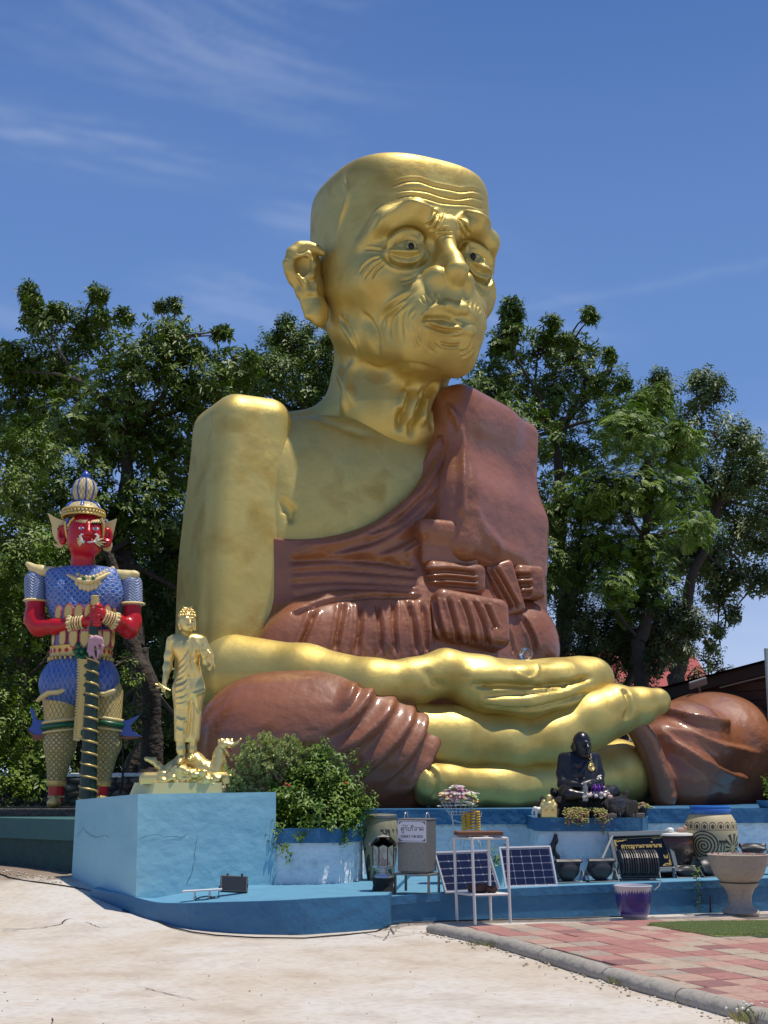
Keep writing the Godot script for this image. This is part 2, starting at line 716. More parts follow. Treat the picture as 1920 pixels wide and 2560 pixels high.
func build_materials() -> void:
	var rough_noise := tex(noise(0.012, 3, 5), 512)
	var fine_noise := tex(noise(0.05, 4, 4), 512)
	M.rough_noise = rough_noise
	M.fine_noise = fine_noise
	# hand-brushed gold paint
	var g := mat(Color(0.69, 0.54, 0.175), 0.4, 0.78, "gold_paint")
	worn(g, tex(noise(0.006, 21, 5), 512, [[0.0, Color(0.72, 0.62, 0.46)], [0.5, Color(1, 1, 1)], [1.0, Color(0.9, 0.93, 0.9)]]), 0.3, tex(noise(0.02, 22, 5), 512), 0.9)
	g.roughness_texture = tex(noise(0.02, 23, 4), 256, [[0.0, grey(0.5)], [1.0, grey(0.95)]])
	g.roughness = 0.6
	var r := mat(Color(0.29, 0.1, 0.038), 0.55, 0.0, "robe_paint")
	worn(r, tex(noise(0.006, 31, 5), 512, [[0.0, Color(0.6, 0.58, 0.56)], [0.5, Color(1, 1, 1)], [1.0, Color(1.15, 1.25, 1.3)]]), 0.3, M.gold_paint.heightmap_texture, 2.5)
	r.clearcoat_enabled = true
	r.clearcoat = 0.75
	r.clearcoat_roughness = 0.14
	mat(Color(0.008, 0.008, 0.009), 0.5, 0.0, "black")
	mat(Color(0.02, 0.017, 0.013), 0.9, 0.0, "crack")
	mat(Color(0.13, 0.26, 0.33), 0.9, 0.0, "blue_crack")
	var vm := mat(Color(1, 1, 1), 0.9, 0.0, "vertex_matte")
	vm.vertex_color_use_as_albedo = true
	var cn := mat(Color(0.57, 0.535, 0.485), 0.9, 0.0, "concrete")
	cn.vertex_color_use_as_albedo = true
	worn(cn, tex(noise(0.007, 41, 6), 1024, [[0.0, Color(0.8, 0.75, 0.7)], [0.42, Color(0.97, 0.95, 0.92)], [0.6, Color(1, 1, 1)], [1.0, Color(0.92, 0.86, 0.78)]]), 0.16, tex(noise(0.05, 42, 5), 512), 0.8, true)
	cn.detail_enabled = true
	cn.detail_blend_mode = BaseMaterial3D.BLEND_MODE_MUL
	cn.detail_albedo = tex(noise(0.03, 43, 5), 512, [[0.0, Color(0.8, 0.76, 0.72)], [0.36, Color(0.95, 0.94, 0.93)], [0.55, Color(1, 1, 1)], [1.0, Color(1, 1, 1)]])
	cn.detail_uv_layer = BaseMaterial3D.DETAIL_UV_2
	cn.uv2_triplanar = true
	cn.uv2_world_triplanar = true
	cn.uv2_scale = Vector3(0.55, 0.5, 0.75)
	var stain := tex(noise(0.01, 51, 6), 512, [[0.0, Color(0.82, 0.84, 0.86)], [0.45, Color(0.98, 0.98, 0.98)], [1.0, Color(1.03, 1.02, 1.0)]])
	var lumps := tex(noise(0.016, 52, 5), 512)
	worn(mat(Color(0.03, 0.145, 0.28), 0.55, 0.0, "blue_paint"), stain, 0.5, lumps, 1.6, true)
	worn(mat(Color(0.11, 0.3, 0.44), 0.65, 0.0, "sunlit_blue"), stain, 0.5, lumps, 1.0, true)  # brighter copy of the step blue, sunlight on the tops put into the colour
	worn(mat(Color(0.24, 0.49, 0.58), 0.6, 0.0, "pale_blue"), tex(noise(0.006, 53, 6), 512, [[0.0, Color(0.75, 0.85, 0.9)], [0.45, Color(0.97, 0.98, 1)], [1.0, Color(1.06, 1.03, 1.0)]]), 0.33, lumps, 1.6, true)
	worn(mat(Color(0.82, 0.85, 0.86), 0.75, 0.0, "white_paint"), tex(noise(0.012, 54, 6), 512, [[0.0, Color(0.62, 0.66, 0.7)], [0.4, Color(0.94, 0.96, 0.97)], [1.0, Color(1, 1, 1)]]), 0.6, lumps, 3.0, true)
	worn(mat(Color(0.02, 0.065, 0.062), 0.8, 0.0, "teal_wall"), tex(noise(0.014, 55, 6), 512, [[0.0, Color(0.5, 0.5, 0.5)], [0.5, Color(1, 1, 1)], [1.0, Color(1.9, 1.7, 1.5)]]), 0.6, lumps, 3.0, true)
	worn(mat(Color(0.035, 0.12, 0.12), 0.7, 0.0, "teal_rim"), stain, 0.6, lumps, 1.5, true)
	worn(mat(Color(0.022, 0.021, 0.023), 0.55, 0.0, "black_stone"), null, 1.0, lumps, 1.0, true)
	worn(mat(Color(0.05, 0.045, 0.04), 0.95, 0.0, "mortar"), null, 1.0, lumps, 2.0, true)
	for q in [["rubble_a", Color(0.13, 0.085, 0.06)], ["rubble_b", Color(0.09, 0.085, 0.08)], ["rubble_c", Color(0.2, 0.17, 0.14)]]: worn(mat(q[1], 0.9, 0.0, q[0]), stain, 1.5, fine_noise, 1.0, true)
	mat(Color(0.13, 0.115, 0.095), 0.95, 0.0, "joint")
	var grime := tex(noise(0.02, 56, 6), 512, [[0.0, Color(0.62, 0.6, 0.58)], [0.4, Color(0.95, 0.95, 0.94)], [0.75, Color(1, 1, 1)], [1.0, Color(1.2, 1.25, 1.25)]])
	M.grime = grime
	for q in [["tile_red", Color(0.36, 0.17, 0.145)], ["tile_red2", Color(0.4, 0.2, 0.17)], ["tile_cream", Color(0.41, 0.325, 0.25)], ["tile_cream2", Color(0.43, 0.27, 0.21)], ["tile_grey", Color(0.35, 0.28, 0.225)], ["tile_brown", Color(0.26, 0.125, 0.115)]]: worn(mat(q[1], 0.85, 0.0, q[0]), grime, 0.7, fine_noise, 0.5, true)
	worn(mat(Color(0.36, 0.33, 0.28), 0.9, 0.0, "kerb"), grime, 0.9, lumps, 2.0, true)
	mat(Color(0.32, 0.38, 0.14), 0.8, 0.0, "turf")
	worn(mat(Color(0.05, 0.022, 0.013), 0.7, 0.0, "brown_wood"), stain, 0.8, null, 0.0, true)
	mat(Color(0.018, 0.012, 0.011), 0.6, 0.0, "dark_wood")
	mat(Color(0.3, 0.3, 0.3), 0.4, 0.6, "pale_metal")
	mat(Color(0.16, 0.165, 0.17), 0.5, 0.3, "grey_metal")
	mat(Color(0.42, 0.5, 0.46), 0.6, 0.0, "pale_green")
	mat(Color(0.7, 0.7, 0.68), 0.8, 0.0, "white_wall")
	mat(Color(0.35, 0.06, 0.05), 0.7, 0.0, "red_roof")
	mat(Color(0.02, 0.025, 0.03), 0.15, 0.0, "dark_glass")
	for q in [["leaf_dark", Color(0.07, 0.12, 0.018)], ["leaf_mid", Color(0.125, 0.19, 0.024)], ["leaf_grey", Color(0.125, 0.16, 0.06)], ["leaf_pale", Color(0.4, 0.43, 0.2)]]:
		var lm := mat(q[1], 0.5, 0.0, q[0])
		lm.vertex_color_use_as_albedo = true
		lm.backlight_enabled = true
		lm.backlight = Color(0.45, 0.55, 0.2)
	worn(mat(Color(0.065, 0.05, 0.038), 0.9, 0.0, "bark"), grime, 0.8, lumps, 4.0, true)
	for q in [["guard_red", Color(0.46, 0.008, 0.014), 0.3], ["guard_blue", Color(0.03, 0.09, 0.38), 0.3], ["guard_gold", Color(0.62, 0.46, 0.15), 0.4], ["guard_green", Color(0.008, 0.1, 0.04), 0.35], ["club_green", Color(0.008, 0.035, 0.022), 0.35], ["guard_brown", Color(0.2, 0.07, 0.03), 0.5], ["guard_pink", Color(0.45, 0.1, 0.12), 0.5], ["white_gloss", Color(0.75, 0.73, 0.66), 0.35], ["iris_blue", Color(0.12, 0.2, 0.4), 0.3], ["cream_gold", Color(0.68, 0.55, 0.25), 0.45], ["pink_cloth", Color(0.52, 0.3, 0.36), 0.85]]:
		mat(q[1], q[2], 0.35 if q[0] == "guard_gold" else 0.0, q[0])
	for q in [["blue_scales", 0, Color(0.018, 0.11, 0.43), Color(0.3, 0.34, 0.46), 11.0], ["blue_lattice", 1, Color(0.018, 0.095, 0.4), Color(0.3, 0.33, 0.38), 7.0], ["blue_chevron", 2, Color(0.09, 0.15, 0.33), Color(0.5, 0.52, 0.55), 6.0], ["gold_lattice", 1, Color(0.6, 0.47, 0.17), Color(0.14, 0.09, 0.03), 8.0], ["gold_scales", 0, Color(0.52, 0.43, 0.17), Color(0.1, 0.1, 0.045), 13.0], ["gold_mesh", 1, Color(0.66, 0.55, 0.28), Color(0.1, 0.09, 0.05), 9.0]]:
		var pm := mat(Color(1, 1, 1), 0.35, 0.0, q[0])
		worn(pm, pattern(q[1], q[2], q[3]), q[4], pattern(q[1], Color(1, 1, 1), Color(0, 0, 0)), 0.6)
	var bg := mat(Color(0.8, 0.62, 0.24), 0.32, 0.72, "bright_gold")
	worn(bg, null, 1.0, fine_noise, 0.1)
	mat(Color(0.16, 0.19, 0.2), 0.5, 0.4, "grey_zinc")
	mat(Color(0.012, 0.012, 0.013), 0.3, 0.0, "black_lacquer")
	worn(mat(Color(0.012, 0.011, 0.011), 0.6, 0.0, "black_rock"), null, 4.0, fine_noise, 2.0)

func pattern(kind: int, a: Color, b: Color) -> ImageTexture:
	var w := 128
	var im := Image.create(w, w, false, Image.FORMAT_RGB8)
	for y in w:
		for x in w:
			var u := x / 128.0
			var v := y / 128.0
			var k := 0.0
			match kind:
				0:
					# overlapping scales in offset rows
					for o: Vector2 in [Vector2(0, 0), Vector2(1, 0), Vector2(0.5, 0.5), Vector2(0, 1), Vector2(1, 1)]:
						var d := (Vector2(u, v) - o).length()
						k = maxf(k, 1.0 - absf(d - 0.36) / 0.085)
				1:
					k = maxf(1.0 - absf(fposmod(u + v * 0.5, 0.5) - 0.25) / 0.045, 1.0 - absf(fposmod(u - v * 0.5, 0.5) - 0.25) / 0.045)
				2:
					k = 1.0 - absf(fposmod(v + absf(u - 0.5) * 0.8, 0.25) - 0.125) / 0.05
			im.set_pixel(x, y, a.lerp(b, clampf(k * 1.6, 0.0, 1.0)).linear_to_srgb())
	im.generate_mipmaps()
	return ImageTexture.create_from_image(im)

# ------------------------------------------------------------------ the giant seated monk
const SEAT := Vector3(0.9, 1.2, -23.0)
const FACING := 27.0
var seat_basis := Basis(Vector3.UP, deg_to_rad(FACING))

func S(px: float, py: float, z: float) -> Vector3:
	# statue's own axes: x to its left hand, y up, z forward
	var d := seat_basis.inverse() * (view_basis * Vector3((px - 960.0) / 3300.0, (1280.0 - py) / 3300.0, -1.0))
	var e := seat_basis.inverse() * (EYE - SEAT)
	return e + d * ((z - e.z) / d.z)

func carve_at(c: Clay, px: float, py: float) -> Vector3:
	var d := (seat_basis.inverse() * (view_basis * Vector3((px - 960.0) / 3300.0, (1280.0 - py) / 3300.0, -1.0))).normalized()
	var e := seat_basis.inverse() * (EYE - SEAT)
	return c.hit(e + d * 14.0, d)

func lines(c: Clay, spec: String, ox: float, oy: float, k: float, width: float, amount: float, shape := 0, taper := 0.25, both := false) -> void:
	# several strokes, parted by ; each a run of x,y sightings
	for s in spec.split(";", false):
		var pts := []
		for w in s.strip_edges().split(" ", false):
			var xy := w.split(",")
			pts.append(Vector2(ox + float(xy[0]) * k, oy + float(xy[1]) * k))
		var out := []
		for i in pts.size() - 1:
			var p0: Vector2 = pts[maxi(i - 1, 0)]
			var p1: Vector2 = pts[i]
			var p2: Vector2 = pts[i + 1]
			var p3: Vector2 = pts[mini(i + 2, pts.size() - 1)]
			var steps := maxi(2, int(p1.distance_to(p2) / 9.0))
			for t in steps:
				var q := p1.cubic_interpolate(p2, p0, p3, float(t) / steps)
				out.append(carve_at(c, q.x, q.y))
		var last: Vector2 = pts[pts.size() - 1]
		out.append(carve_at(c, last.x, last.y))
		var keep := [out[0]]
		for i in range(1, out.size()):
			if (out[i] as Vector3).distance_to(keep[keep.size() - 1]) < 0.8: keep.append(out[i])
		c.stroke(keep, width, amount, shape, taper)
		if both:
			for i in keep.size(): keep[i] = Vector3(-1.8 - keep[i].x, keep[i].y, keep[i].z)
			c.stroke(keep, width, amount, shape, taper)

func head_point(x: float, y: float, z: float) -> Vector3:
	return Vector3(-0.9 + x, y, z)

func monk_head() -> Clay:
	var c := Clay.new()
	c.crown(head_point(0, 9.62, 0.36), Vector3(1.46, 1.3, 1.56), 2.8, 8.0, 0.0)
	c.ell(head_point(0, 9.0, 0.45), Vector3(1.27, 1.75, 1.52), 0.3)
	c.ell(head_point(0, 8.15, 0.85), Vector3(1.0, 1.1, 1.22), 0.5)
	c.ell(head_point(0, 7.48, 1.62), Vector3(0.5, 0.38, 0.58), 0.4)
	for s in [-1.0, 1.0]:
		c.cap(head_point(0.98 * s, 8.1, 0.25), head_point(0.42 * s, 7.3, 1.7), 0.3, 0.27, 0.35)
		c.ell(head_point(0.74 * s, 8.6, 1.38), Vector3(0.46, 0.42, 0.42), 0.45)
		# eye hollow, ball, lids
		c.ell(head_point(0.6 * s, 9.02, 2.14), Vector3(0.46, 0.36, 0.3), 0.18, -1)
	for s in [-1.0, 1.0]:
		c.ell(head_point(0.6 * s, 8.98, 1.7), Vector3(0.42, 0.4, 0.37), 0.05)
		c.chain([head_point(0.2 * s, 9.42, 2.04), head_point(0.56 * s, 9.64, 2.04), head_point(0.98 * s, 9.48, 1.78), head_point(1.22 * s, 9.15, 1.42)], [0.15, 0.2, 0.2, 0.1], 0.14)
	# nose
	c.chain([head_point(0, 9.5, 2.05), head_point(0, 9.15, 2.1), head_point(0, 8.76, 2.34), head_point(0, 8.56, 2.42)], [0.18, 0.12, 0.13, 0.2], 0.12)
	c.ell(head_point(0, 8.66, 2.06), Vector3(0.22, 0.4, 0.26), 0.14)
	for s in [-1.0, 1.0]:
		c.ell(head_point(0.27 * s, 8.5, 2.16), Vector3(0.145, 0.16, 0.22), 0.03)
		c.ell(head_point(0.15 * s, 8.29, 2.3), Vector3(0.09, 0.07, 0.14), 0.05, -1)
	# muzzle and lips
	c.ell(head_point(0, 7.92, 1.84), Vector3(0.82, 0.68, 0.52), 0.35)
	for s in [-1.0, 1.0]:
		c.chain([head_point(0.62 * s, 7.76, 1.98), head_point(0.38 * s, 7.87, 2.22), head_point(0.13 * s, 7.94, 2.35), head_point(0, 7.91, 2.36)], [0.04, 0.085, 0.105, 0.105], 0.05)
		c.chain([head_point(0.6 * s, 7.7, 1.98), head_point(0.33 * s, 7.63, 2.22), head_point(0, 7.6, 2.32)], [0.04, 0.095, 0.11], 0.05)
	# neck
	c.cap(head_point(0.0, 7.6, 0.0), head_point(-0.05, 6.62, 0.0), 1.0, 1.14, 0.25)
	c.cap(head_point(-0.9, 6.55, -0.3), head_point(-2.0, 6.12, -0.5), 0.3, 0.46, 0.4)
	c.cap(head_point(0.9, 6.6, -0.3), head_point(2.2, 6.15, -0.5), 0.3, 0.46, 0.4)
	return c

func face_lines(c: Clay, spec: String, width: float, amount: float, shape := 0, taper := 0.25, both := false) -> void:
	lines(c, spec, 660.0, 360.0, 0.3858, width, amount, shape, taper, both)

func carve_face(c: Clay) -> void:
	c.prepare()
	# forehead
	face_lines(c, "800,290 900,245 1000,238 1100,270 1200,290 1280,305 1360,300 1430,330; 840,310 950,295 1060,305 1150,335 1250,355 1350,340 1440,380; 830,370 930,330 1040,345 1140,375 1230,385 1330,390 1440,430", 0.035, -0.024, 1)
	face_lines(c, "515,165 520,230 545,310 530,400 500,480 470,590", 0.05, 0.045, 0, 0.3)
	# brows: a hard upper edge, then the hollow under them
	face_lines(c, "680,640 740,530 800,455 880,405 940,372 1010,385 1090,430 1110,480", 0.07, 0.06, 2, 0.2)
	face_lines(c, "1265,450 1330,445 1400,460 1450,500 1480,560", 0.06, 0.05, 0, 0.2)
	# lids
	face_lines(c, "765,690 815,610 880,562 950,552 1010,580 1045,650", 0.035, -0.07, 0, 0.1, true)
	face_lines(c, "785,680 850,612 925,580 990,592 1035,652", 0.04, 0.085, 0, 0.15, true)
	face_lines(c, "800,694 860,692 940,697 1015,690", 0.035, 0.06, 0, 0.15, true)
	face_lines(c, "825,662 870,628 930,607 988,618 1015,664", 0.028, -0.06, 0, 0.15, true)
	face_lines(c, "958,606 985,615 998,645 985,680 958,690 930,680 918,645 930,615 958,606", 0.02, -0.045, 0, 0.0, true)
	face_lines(c, "945,640 965,650 975,665", 0.05, -0.03, 0, 0.0, true)
	face_lines(c, "775,705 820,765 900,795 980,792 1040,745 1052,660", 0.05, -0.075, 1, 0.15, true)
	face_lines(c, "800,700 870,730 950,737 1012,708; 790,705 850,748 940,764 1022,732", 0.022, -0.03, 0, 0.25, true)
	# crow's feet
	face_lines(c, "770,735 700,750 640,800 615,850; 790,745 710,790 660,850 645,885; 790,765 725,820 695,880; 770,690 700,680 650,685", 0.026, -0.03, 1, 0.25, true)
	# between the brows, bridge
	face_lines(c, "1040,535 1090,505 1120,460; 1060,562 1120,522 1150,450", 0.035, -0.06, 1, 0.25, true)
	face_lines(c, "1105,575 1160,550 1223,563; 1120,597 1170,578 1225,593", 0.025, -0.03, 1)
	# cheek folds
	face_lines(c, "1000,920 950,970 900,1000 840,1040 790,1090 765,1150 770,1200; 985,975 940,1010 880,1060 830,1110 810,1180 815,1260 830,1300", 0.05, -0.038, 1, 0.35, true)
	face_lines(c, "970,1020 940,1050 900,1100 890,1180 900,1260 930,1300; 985,1025 955,1060 925,1120 940,1190 965,1215; 850,1080 790,1150 800,1240", 0.042, -0.018, 1, 0.35, true)
	face_lines(c, "480,1100 530,1180 580,1270 605,1360; 515,1120 570,1220 600,1300", 0.05, -0.05, 1, 0.3, true)
	face_lines(c, "620,1080 690,1150 730,1250 740,1380", 0.09, -0.08, 2, 0.3, true)
	face_lines(c, "880,920 960,890 1040,850; 870,890 950,870 1020,830", 0.03, -0.025, 0, 0.3, true)
	# mouth
	face_lines(c, "1008,1140 1080,1128 1180,1130 1240,1150 1300,1178", 0.035, -0.08, 0, 0.15)
	face_lines(c, "1008,1138 1050,1090 1110,1052 1150,1042 1190,1058", 0.03, 0.035, 2, 0.2)
	face_lines(c, "1030,1155 1100,1190 1200,1215 1300,1210", 0.04, -0.05, 1)
	face_lines(c, "1010,990 1050,1035; 1035,970 1072,1030; 1085,965 1102,1030; 1130,970 1145,1025; 985,1080 950,1130 975,1200", 0.03, -0.017, 1, 0.35, true)
	face_lines(c, "1060,1230 1050,1290 1090,1340 1118,1350; 1090,1220 1080,1270 1110,1310 1160,1330; 1010,1180 1010,1240 1040,1300; 970,1230 985,1300 1010,1330", 0.034, -0.018, 1, 0.35, true)
	face_lines(c, "1130,1285 1200,1303 1280,1300", 0.03, -0.04, 1)
	face_lines(c, "1130,1130 1135,1160; 1170,1132 1172,1165; 1205,1140 1206,1170; 1240,1150 1240,1180", 0.016, -0.02)
	# jaw edge and the cords of the neck
	face_lines(c, "600,1380 740,1462 850,1432 1000,1442 1150,1472", 0.1, -0.1, 2)
	face_lines(c, "610,1380 565,1460 545,1560 525,1680 505,1790; 500,1400 500,1500 560,1620 575,1720; 930,1560 900,1650 870,1760; 1010,1590 960,1700 930,1850; 1080,1600 1040,1700 1020,1850", 0.08, 0.1, 0, 0.3)
	face_lines(c, "960,1530 920,1620 890,1750 872,1890; 1060,1560 1010,1680 970,1800 955,1930; 1210,1590 1135,1680 1105,1780 1090,1890; 1150,1530 1060,1640 1010,1780", 0.075, -0.16, 0, 0.25)

func ear_clay(side: float) -> Clay:
	var c := Clay.new()
	var q := func(x: float, y: float, z: float) -> Vector3:
		var p := S(660.0 + x * 0.3858, 360.0 + y * 0.3858, z)
		if side > 0.0: p = Vector3(-2.0 - p.x, p.y, p.z - 0.3)
		return p
	var lean := Basis(Vector3.UP, deg_to_rad(24.0 * -side))
	c.ell(q.call(275, 790, 0.3), Vector3(0.36, 0.4, 0.15), 0.0, 1, lean)
	c.ell(q.call(320, 950, 0.34), Vector3(0.26, 0.36, 0.14), 0.12, 1, lean)
	c.ell(q.call(355, 1090, 0.4), Vector3(0.2, 0.27, 0.15), 0.12, 1, lean)
	c.ell(q.call(250, 780, 0.52), Vector3(0.22, 0.27, 0.15), 0.06, -1, lean)
	c.chain([q.call(380, 705, 0.5), q.call(330, 680, 0.46), q.call(280, 668, 0.42), q.call(230, 670, 0.38), q.call(180, 705, 0.35), q.call(155, 775, 0.33), q.call(165, 830, 0.33), q.call(185, 880, 0.3), q.call(235, 970, 0.34), q.call(270, 1040, 0.36), q.call(285, 1110, 0.38)], [0.06, 0.07, 0.075, 0.075, 0.075, 0.07, 0.065, 0.06, 0.055, 0.055, 0.07], 0.1)
	c.chain([q.call(215, 730, 0.45), q.call(290, 712, 0.5), q.call(322, 780, 0.52), q.call(310, 850, 0.52), q.call(275, 868, 0.5)], [0.025, 0.035, 0.04, 0.045, 0.035], 0.06)
	c.chain([q.call(222, 850, 0.46), q.call(262, 905, 0.48), q.call(285, 960, 0.48), q.call(330, 965, 0.5), q.call(335, 900, 0.52)], [0.03, 0.035, 0.035, 0.035, 0.03], 0.06)
	return c

func body_lines(c: Clay, spec: String, width: float, amount: float, shape := 0, taper := 0.25) -> void:
	lines(c, spec, 0.0, 0.0, 1.0, width, amount, shape, taper)

func monk_torso(grow := 0.0, narrow := 0.0) -> Clay:
	var c := Clay.new()
	var g := Vector3.ONE * grow
	c.sup(Vector3(-1.1 - narrow * 0.2, 3.2, -0.5), Vector3(2.75 - narrow * 0.72, 3.3, 1.62) + g, 4.5, 0.0)
	c.ell(Vector3(-0.9, 2.2, 0.4), Vector3(2.3 - narrow * 0.3, 2.0, 1.35) + g, 0.5)
	return c

func monk_arm(lower: bool) -> Clay:
	var c := Clay.new()
	if not lower:
		c.box(Vector3(-3.66, 3.9, -0.04), Vector3(0.68, 2.66, 0.86), 0.42, 0.0)
		return c
	c.chain([S(590, 1692, 1.1), S(760, 1696, 2.0), S(930, 1714, 2.9), S(1040, 1706, 3.1)], [0.64, 0.49, 0.37, 0.31], 0.15)
	# the folded hands, one mass parted by grooves
	c.chain([S(1040, 1700, 3.1), S(1115, 1682, 3.2), S(1200, 1712, 3.3), S(1300, 1732, 3.35), S(1390, 1722, 3.3), S(1478, 1700, 3.15)], [0.3, 0.31, 0.4, 0.42, 0.4, 0.36], 0.2)
	c.chain([S(1110, 1672, 3.1), S(1250, 1690, 3.2), S(1440, 1676, 3.05)], [0.22, 0.2, 0.2], 0.15)
	c.chain([S(1216, 1752, 3.62), S(1320, 1756, 3.68), S(1420, 1730, 3.55)], [0.1, 0.13, 0.14], 0.08)
	c.chain([S(1180, 1692, 3.55), S(1300, 1690, 3.62), S(1420, 1684, 3.5)], [0.12, 0.13, 0.14], 0.1)
	return c

func monk_shins(lower: bool) -> Clay:
	var c := Clay.new()
	if not lower:
		c.chain([S(1040, 1850, 3.0), S(1130, 1852, 3.2), S(1260, 1862, 3.35), S(1380, 1845, 3.4), S(1470, 1800, 3.45), S(1535, 1772, 3.5)], [0.55, 0.47, 0.39, 0.36, 0.38, 0.37], 0.2)
		c.chain([S(1535, 1770, 3.5), S(1600, 1764, 3.55), S(1643, 1754, 3.55)], [0.34, 0.27, 0.21], 0.1)
		c.cap(S(1470, 1835, 3.35), S(1600, 1790, 3.45), 0.22, 0.12, 0.2)
		return c
	# the lower leg with its foot to the left
	c.chain([S(1125, 1962, 3.5), S(1250, 1968, 3.45), S(1400, 1958, 3.2), S(1540, 1930, 2.9), S(1640, 1945, 2.5)], [0.29, 0.32, 0.39, 0.47, 0.46], 0.2)
	c.chain([S(1125, 1960, 3.5), S(1075, 1955, 3.55)], [0.27, 0.27], 0.1)
	c.chain([S(1062, 1990, 3.45), S(1180, 1996, 3.5)], [0.14, 0.16], 0.08)
	return c

func robe_leg(right: bool) -> Clay:
	var c := Clay.new()
	if right:
		c.ell(S(700, 1862, 1.7), Vector3(1.28, 1.12, 1.35), 0.0)
		c.ell(S(850, 1846, 2.3), Vector3(1.1, 1.02, 1.15), 0.5)
		c.ell(S(975, 1882, 2.75), Vector3(0.8, 0.72, 0.85), 0.45)
		c.cap(S(640, 1950, 1.8), S(1000, 1985, 2.9), 0.5, 0.35, 0.5)
	else:
		c.ell(S(1775, 1872, 1.5), Vector3(1.15, 1.0, 1.4), 0.0)
		c.ell(S(1700, 1868, 2.35), Vector3(0.8, 0.78, 0.95), 0.5)
		c.cap(S(1700, 1942, 2.95), S(1840, 1955, 1.8), 0.5, 0.5, 0.4)
		c.cap(S(1650, 1850, 2.9), S(1700, 1940, 2.9), 0.3, 0.5, 0.3)
	return c

func build_monk() -> void:
	var o := thing("giant_monk_statue", "giant golden seated monk statue in a brown robe, towering over the yard", "statue", SEAT, deg_to_rad(FACING))
	var t := Time.get_ticks_msec()
	var c := monk_head()
	c.build(Vector3(-3.6, 5.4, -1.7), Vector3(1.6, 11.6, 3.0), 0.042, 1)
	carve_face(c)
	var head := put(c.mesh(), "head", M.gold_paint, o)
	for s in [-1.0, 1.0]:
		var e := ear_clay(s)
		e.build(Vector3(-4.2, 6.8, -0.6), Vector3(2.4, 10.4, 1.4), 0.05, 1)
		put(e.mesh(), "ear", M.gold_paint, head)
	for p in [Vector2(955, 662), Vector2(1356, 728)]:
		var sh := Shape.new()
		sh.ball(carve_at(c, 660.0 + p.x * 0.3858, 360.0 + p.y * 0.3858), Vector3(0.055, 0.065, 0.04), 14, 8)
		put(sh.mesh(), "pupil", M.black, head)
	print("head ", c.v.size(), " ", Time.get_ticks_msec() - t)
	c = monk_torso()
	c.build(Vector3(-5, -0.2, -2.6), Vector3(2.6, 7.4, 2.6), 0.09, 1)
	c.prepare()
	body_lines(c, "705,1000 780,1038 865,1070 950,1098", 0.1, -0.06, 0, 0.2)
	body_lines(c, "712,1250 725,1275 728,1310; 706,1240 716,1290; 735,1262 722,1310", 0.05, -0.06, 0)
	put(c.mesh(), "torso", M.gold_paint, o)
	c = monk_arm(false)
	c.build(Vector3(-5.4, 0.2, -1.6), Vector3(2.6, 7.4, 4.6), 0.07, 1)
	for i in c.v.size():
		# the column widens downwards on its outer side
		var p := c.v[i]
		var w := smoothstep(6.5, 3.4, p.y)
		p.x -= 0.2 * w * smoothstep(-3.1, -4.2, p.x)
		p.x += 0.2 * w * smoothstep(-3.7, -3.1, p.x)
		p.z += 0.12 * w * smoothstep(0.2, 0.8, p.z)
		c.v[i] = p
	put(c.mesh(), "upper_arm", M.gold_paint, o)
	c = monk_arm(true)
	c.build(Vector3(-5.4, 0.2, -1.6), Vector3(2.6, 7.4, 4.6), 0.07, 1)
	c.prepare()
	body_lines(c, "1165,1714 1250,1712 1340,1713 1425,1705 1490,1690", 0.04, -0.13, 0, 0.15)
	body_lines(c, "1200,1742 1260,1736 1330,1732 1400,1722 1450,1708", 0.03, -0.06, 0, 0.15)
	body_lines(c, "1200,1748 1212,1764 1250,1772 1330,1774 1420,1752 1480,1728", 0.035, -0.07, 0, 0.15)
	body_lines(c, "1275,1665 1290,1685 1320,1696 1340,1690 1346,1672 1330,1655; 1345,1672 1340,1655 1310,1650", 0.018, 0.025, 0, 0.1)
	body_lines(c, "1062,1665 1080,1700 1120,1722", 0.06, -0.04, 0)
	put(c.mesh(), "forearm", M.gold_paint, o)
	for k in 2:
		c = monk_shins(k == 1)
		c.build(Vector3(-4, -0.6, 1.0), Vector3(4.4, 2.6, 5.0), 0.06, 1)
		c.prepare()
		if k == 0: body_lines(c, "1560,1720 1572,1745 1575,1775 1560,1800", 0.05, -0.07, 0, 0.15)
		else: body_lines(c, "1066,1912 1090,1935 1096,1970 1085,2000", 0.04, -0.07, 0, 0.15)
		put(c.mesh(), "leg", M.gold_paint, o)
	print("gold ", Time.get_ticks_msec() - t)
	# ---- the robe
	c = monk_torso(0.16, 0.62)
	c.box(S(1330, 1530, -0.2) + Vector3(0, 0, -0.3), Vector3(0.32, 1.3, 0.5), 0.25, 0.3)
	c.ell(S(715, 960, 1.3), Vector3(3.0, 2.5, 1.7), 0.02, -1)
	c.ell(S(900, 1640, 1.2), Vector3(1.75, 1.0, 0.75), 0.3)
	c.ell(S(1300, 1620, 0.9), Vector3(0.72, 0.85, 0.6), 0.2)
	c.build(Vector3(-5, -0.2, -2.9), Vector3(2.9, 7.6, 2.8), 0.065, 1)
	c.prepare()
	carve_robe(c)
	put(c.mesh(), "robe_wrap", M.robe_paint, o)
	c = Clay.new()
	var left := S(1152, 1210, 1.5)
	var right := S(1352, 1210, 0.45)
	var turn := Basis(Vector3.UP, atan2(left.z - right.z, right.x - left.x)) * Basis(Vector3.BACK, deg_to_rad(-6.0))
	var mid := (left + right) * 0.5 - turn.z * 0.95
	c.box(mid, Vector3(left.distance_to(right) * 0.5, 1.52, 0.95), 0.26, 0.0, 1, turn)
	c.box(mid + turn.y * -0.95 - turn.x * 0.04, Vector3(left.distance_to(right) * 0.5 - 0.1, 0.6, 1.05), 0.16, 0.9, 1, turn)
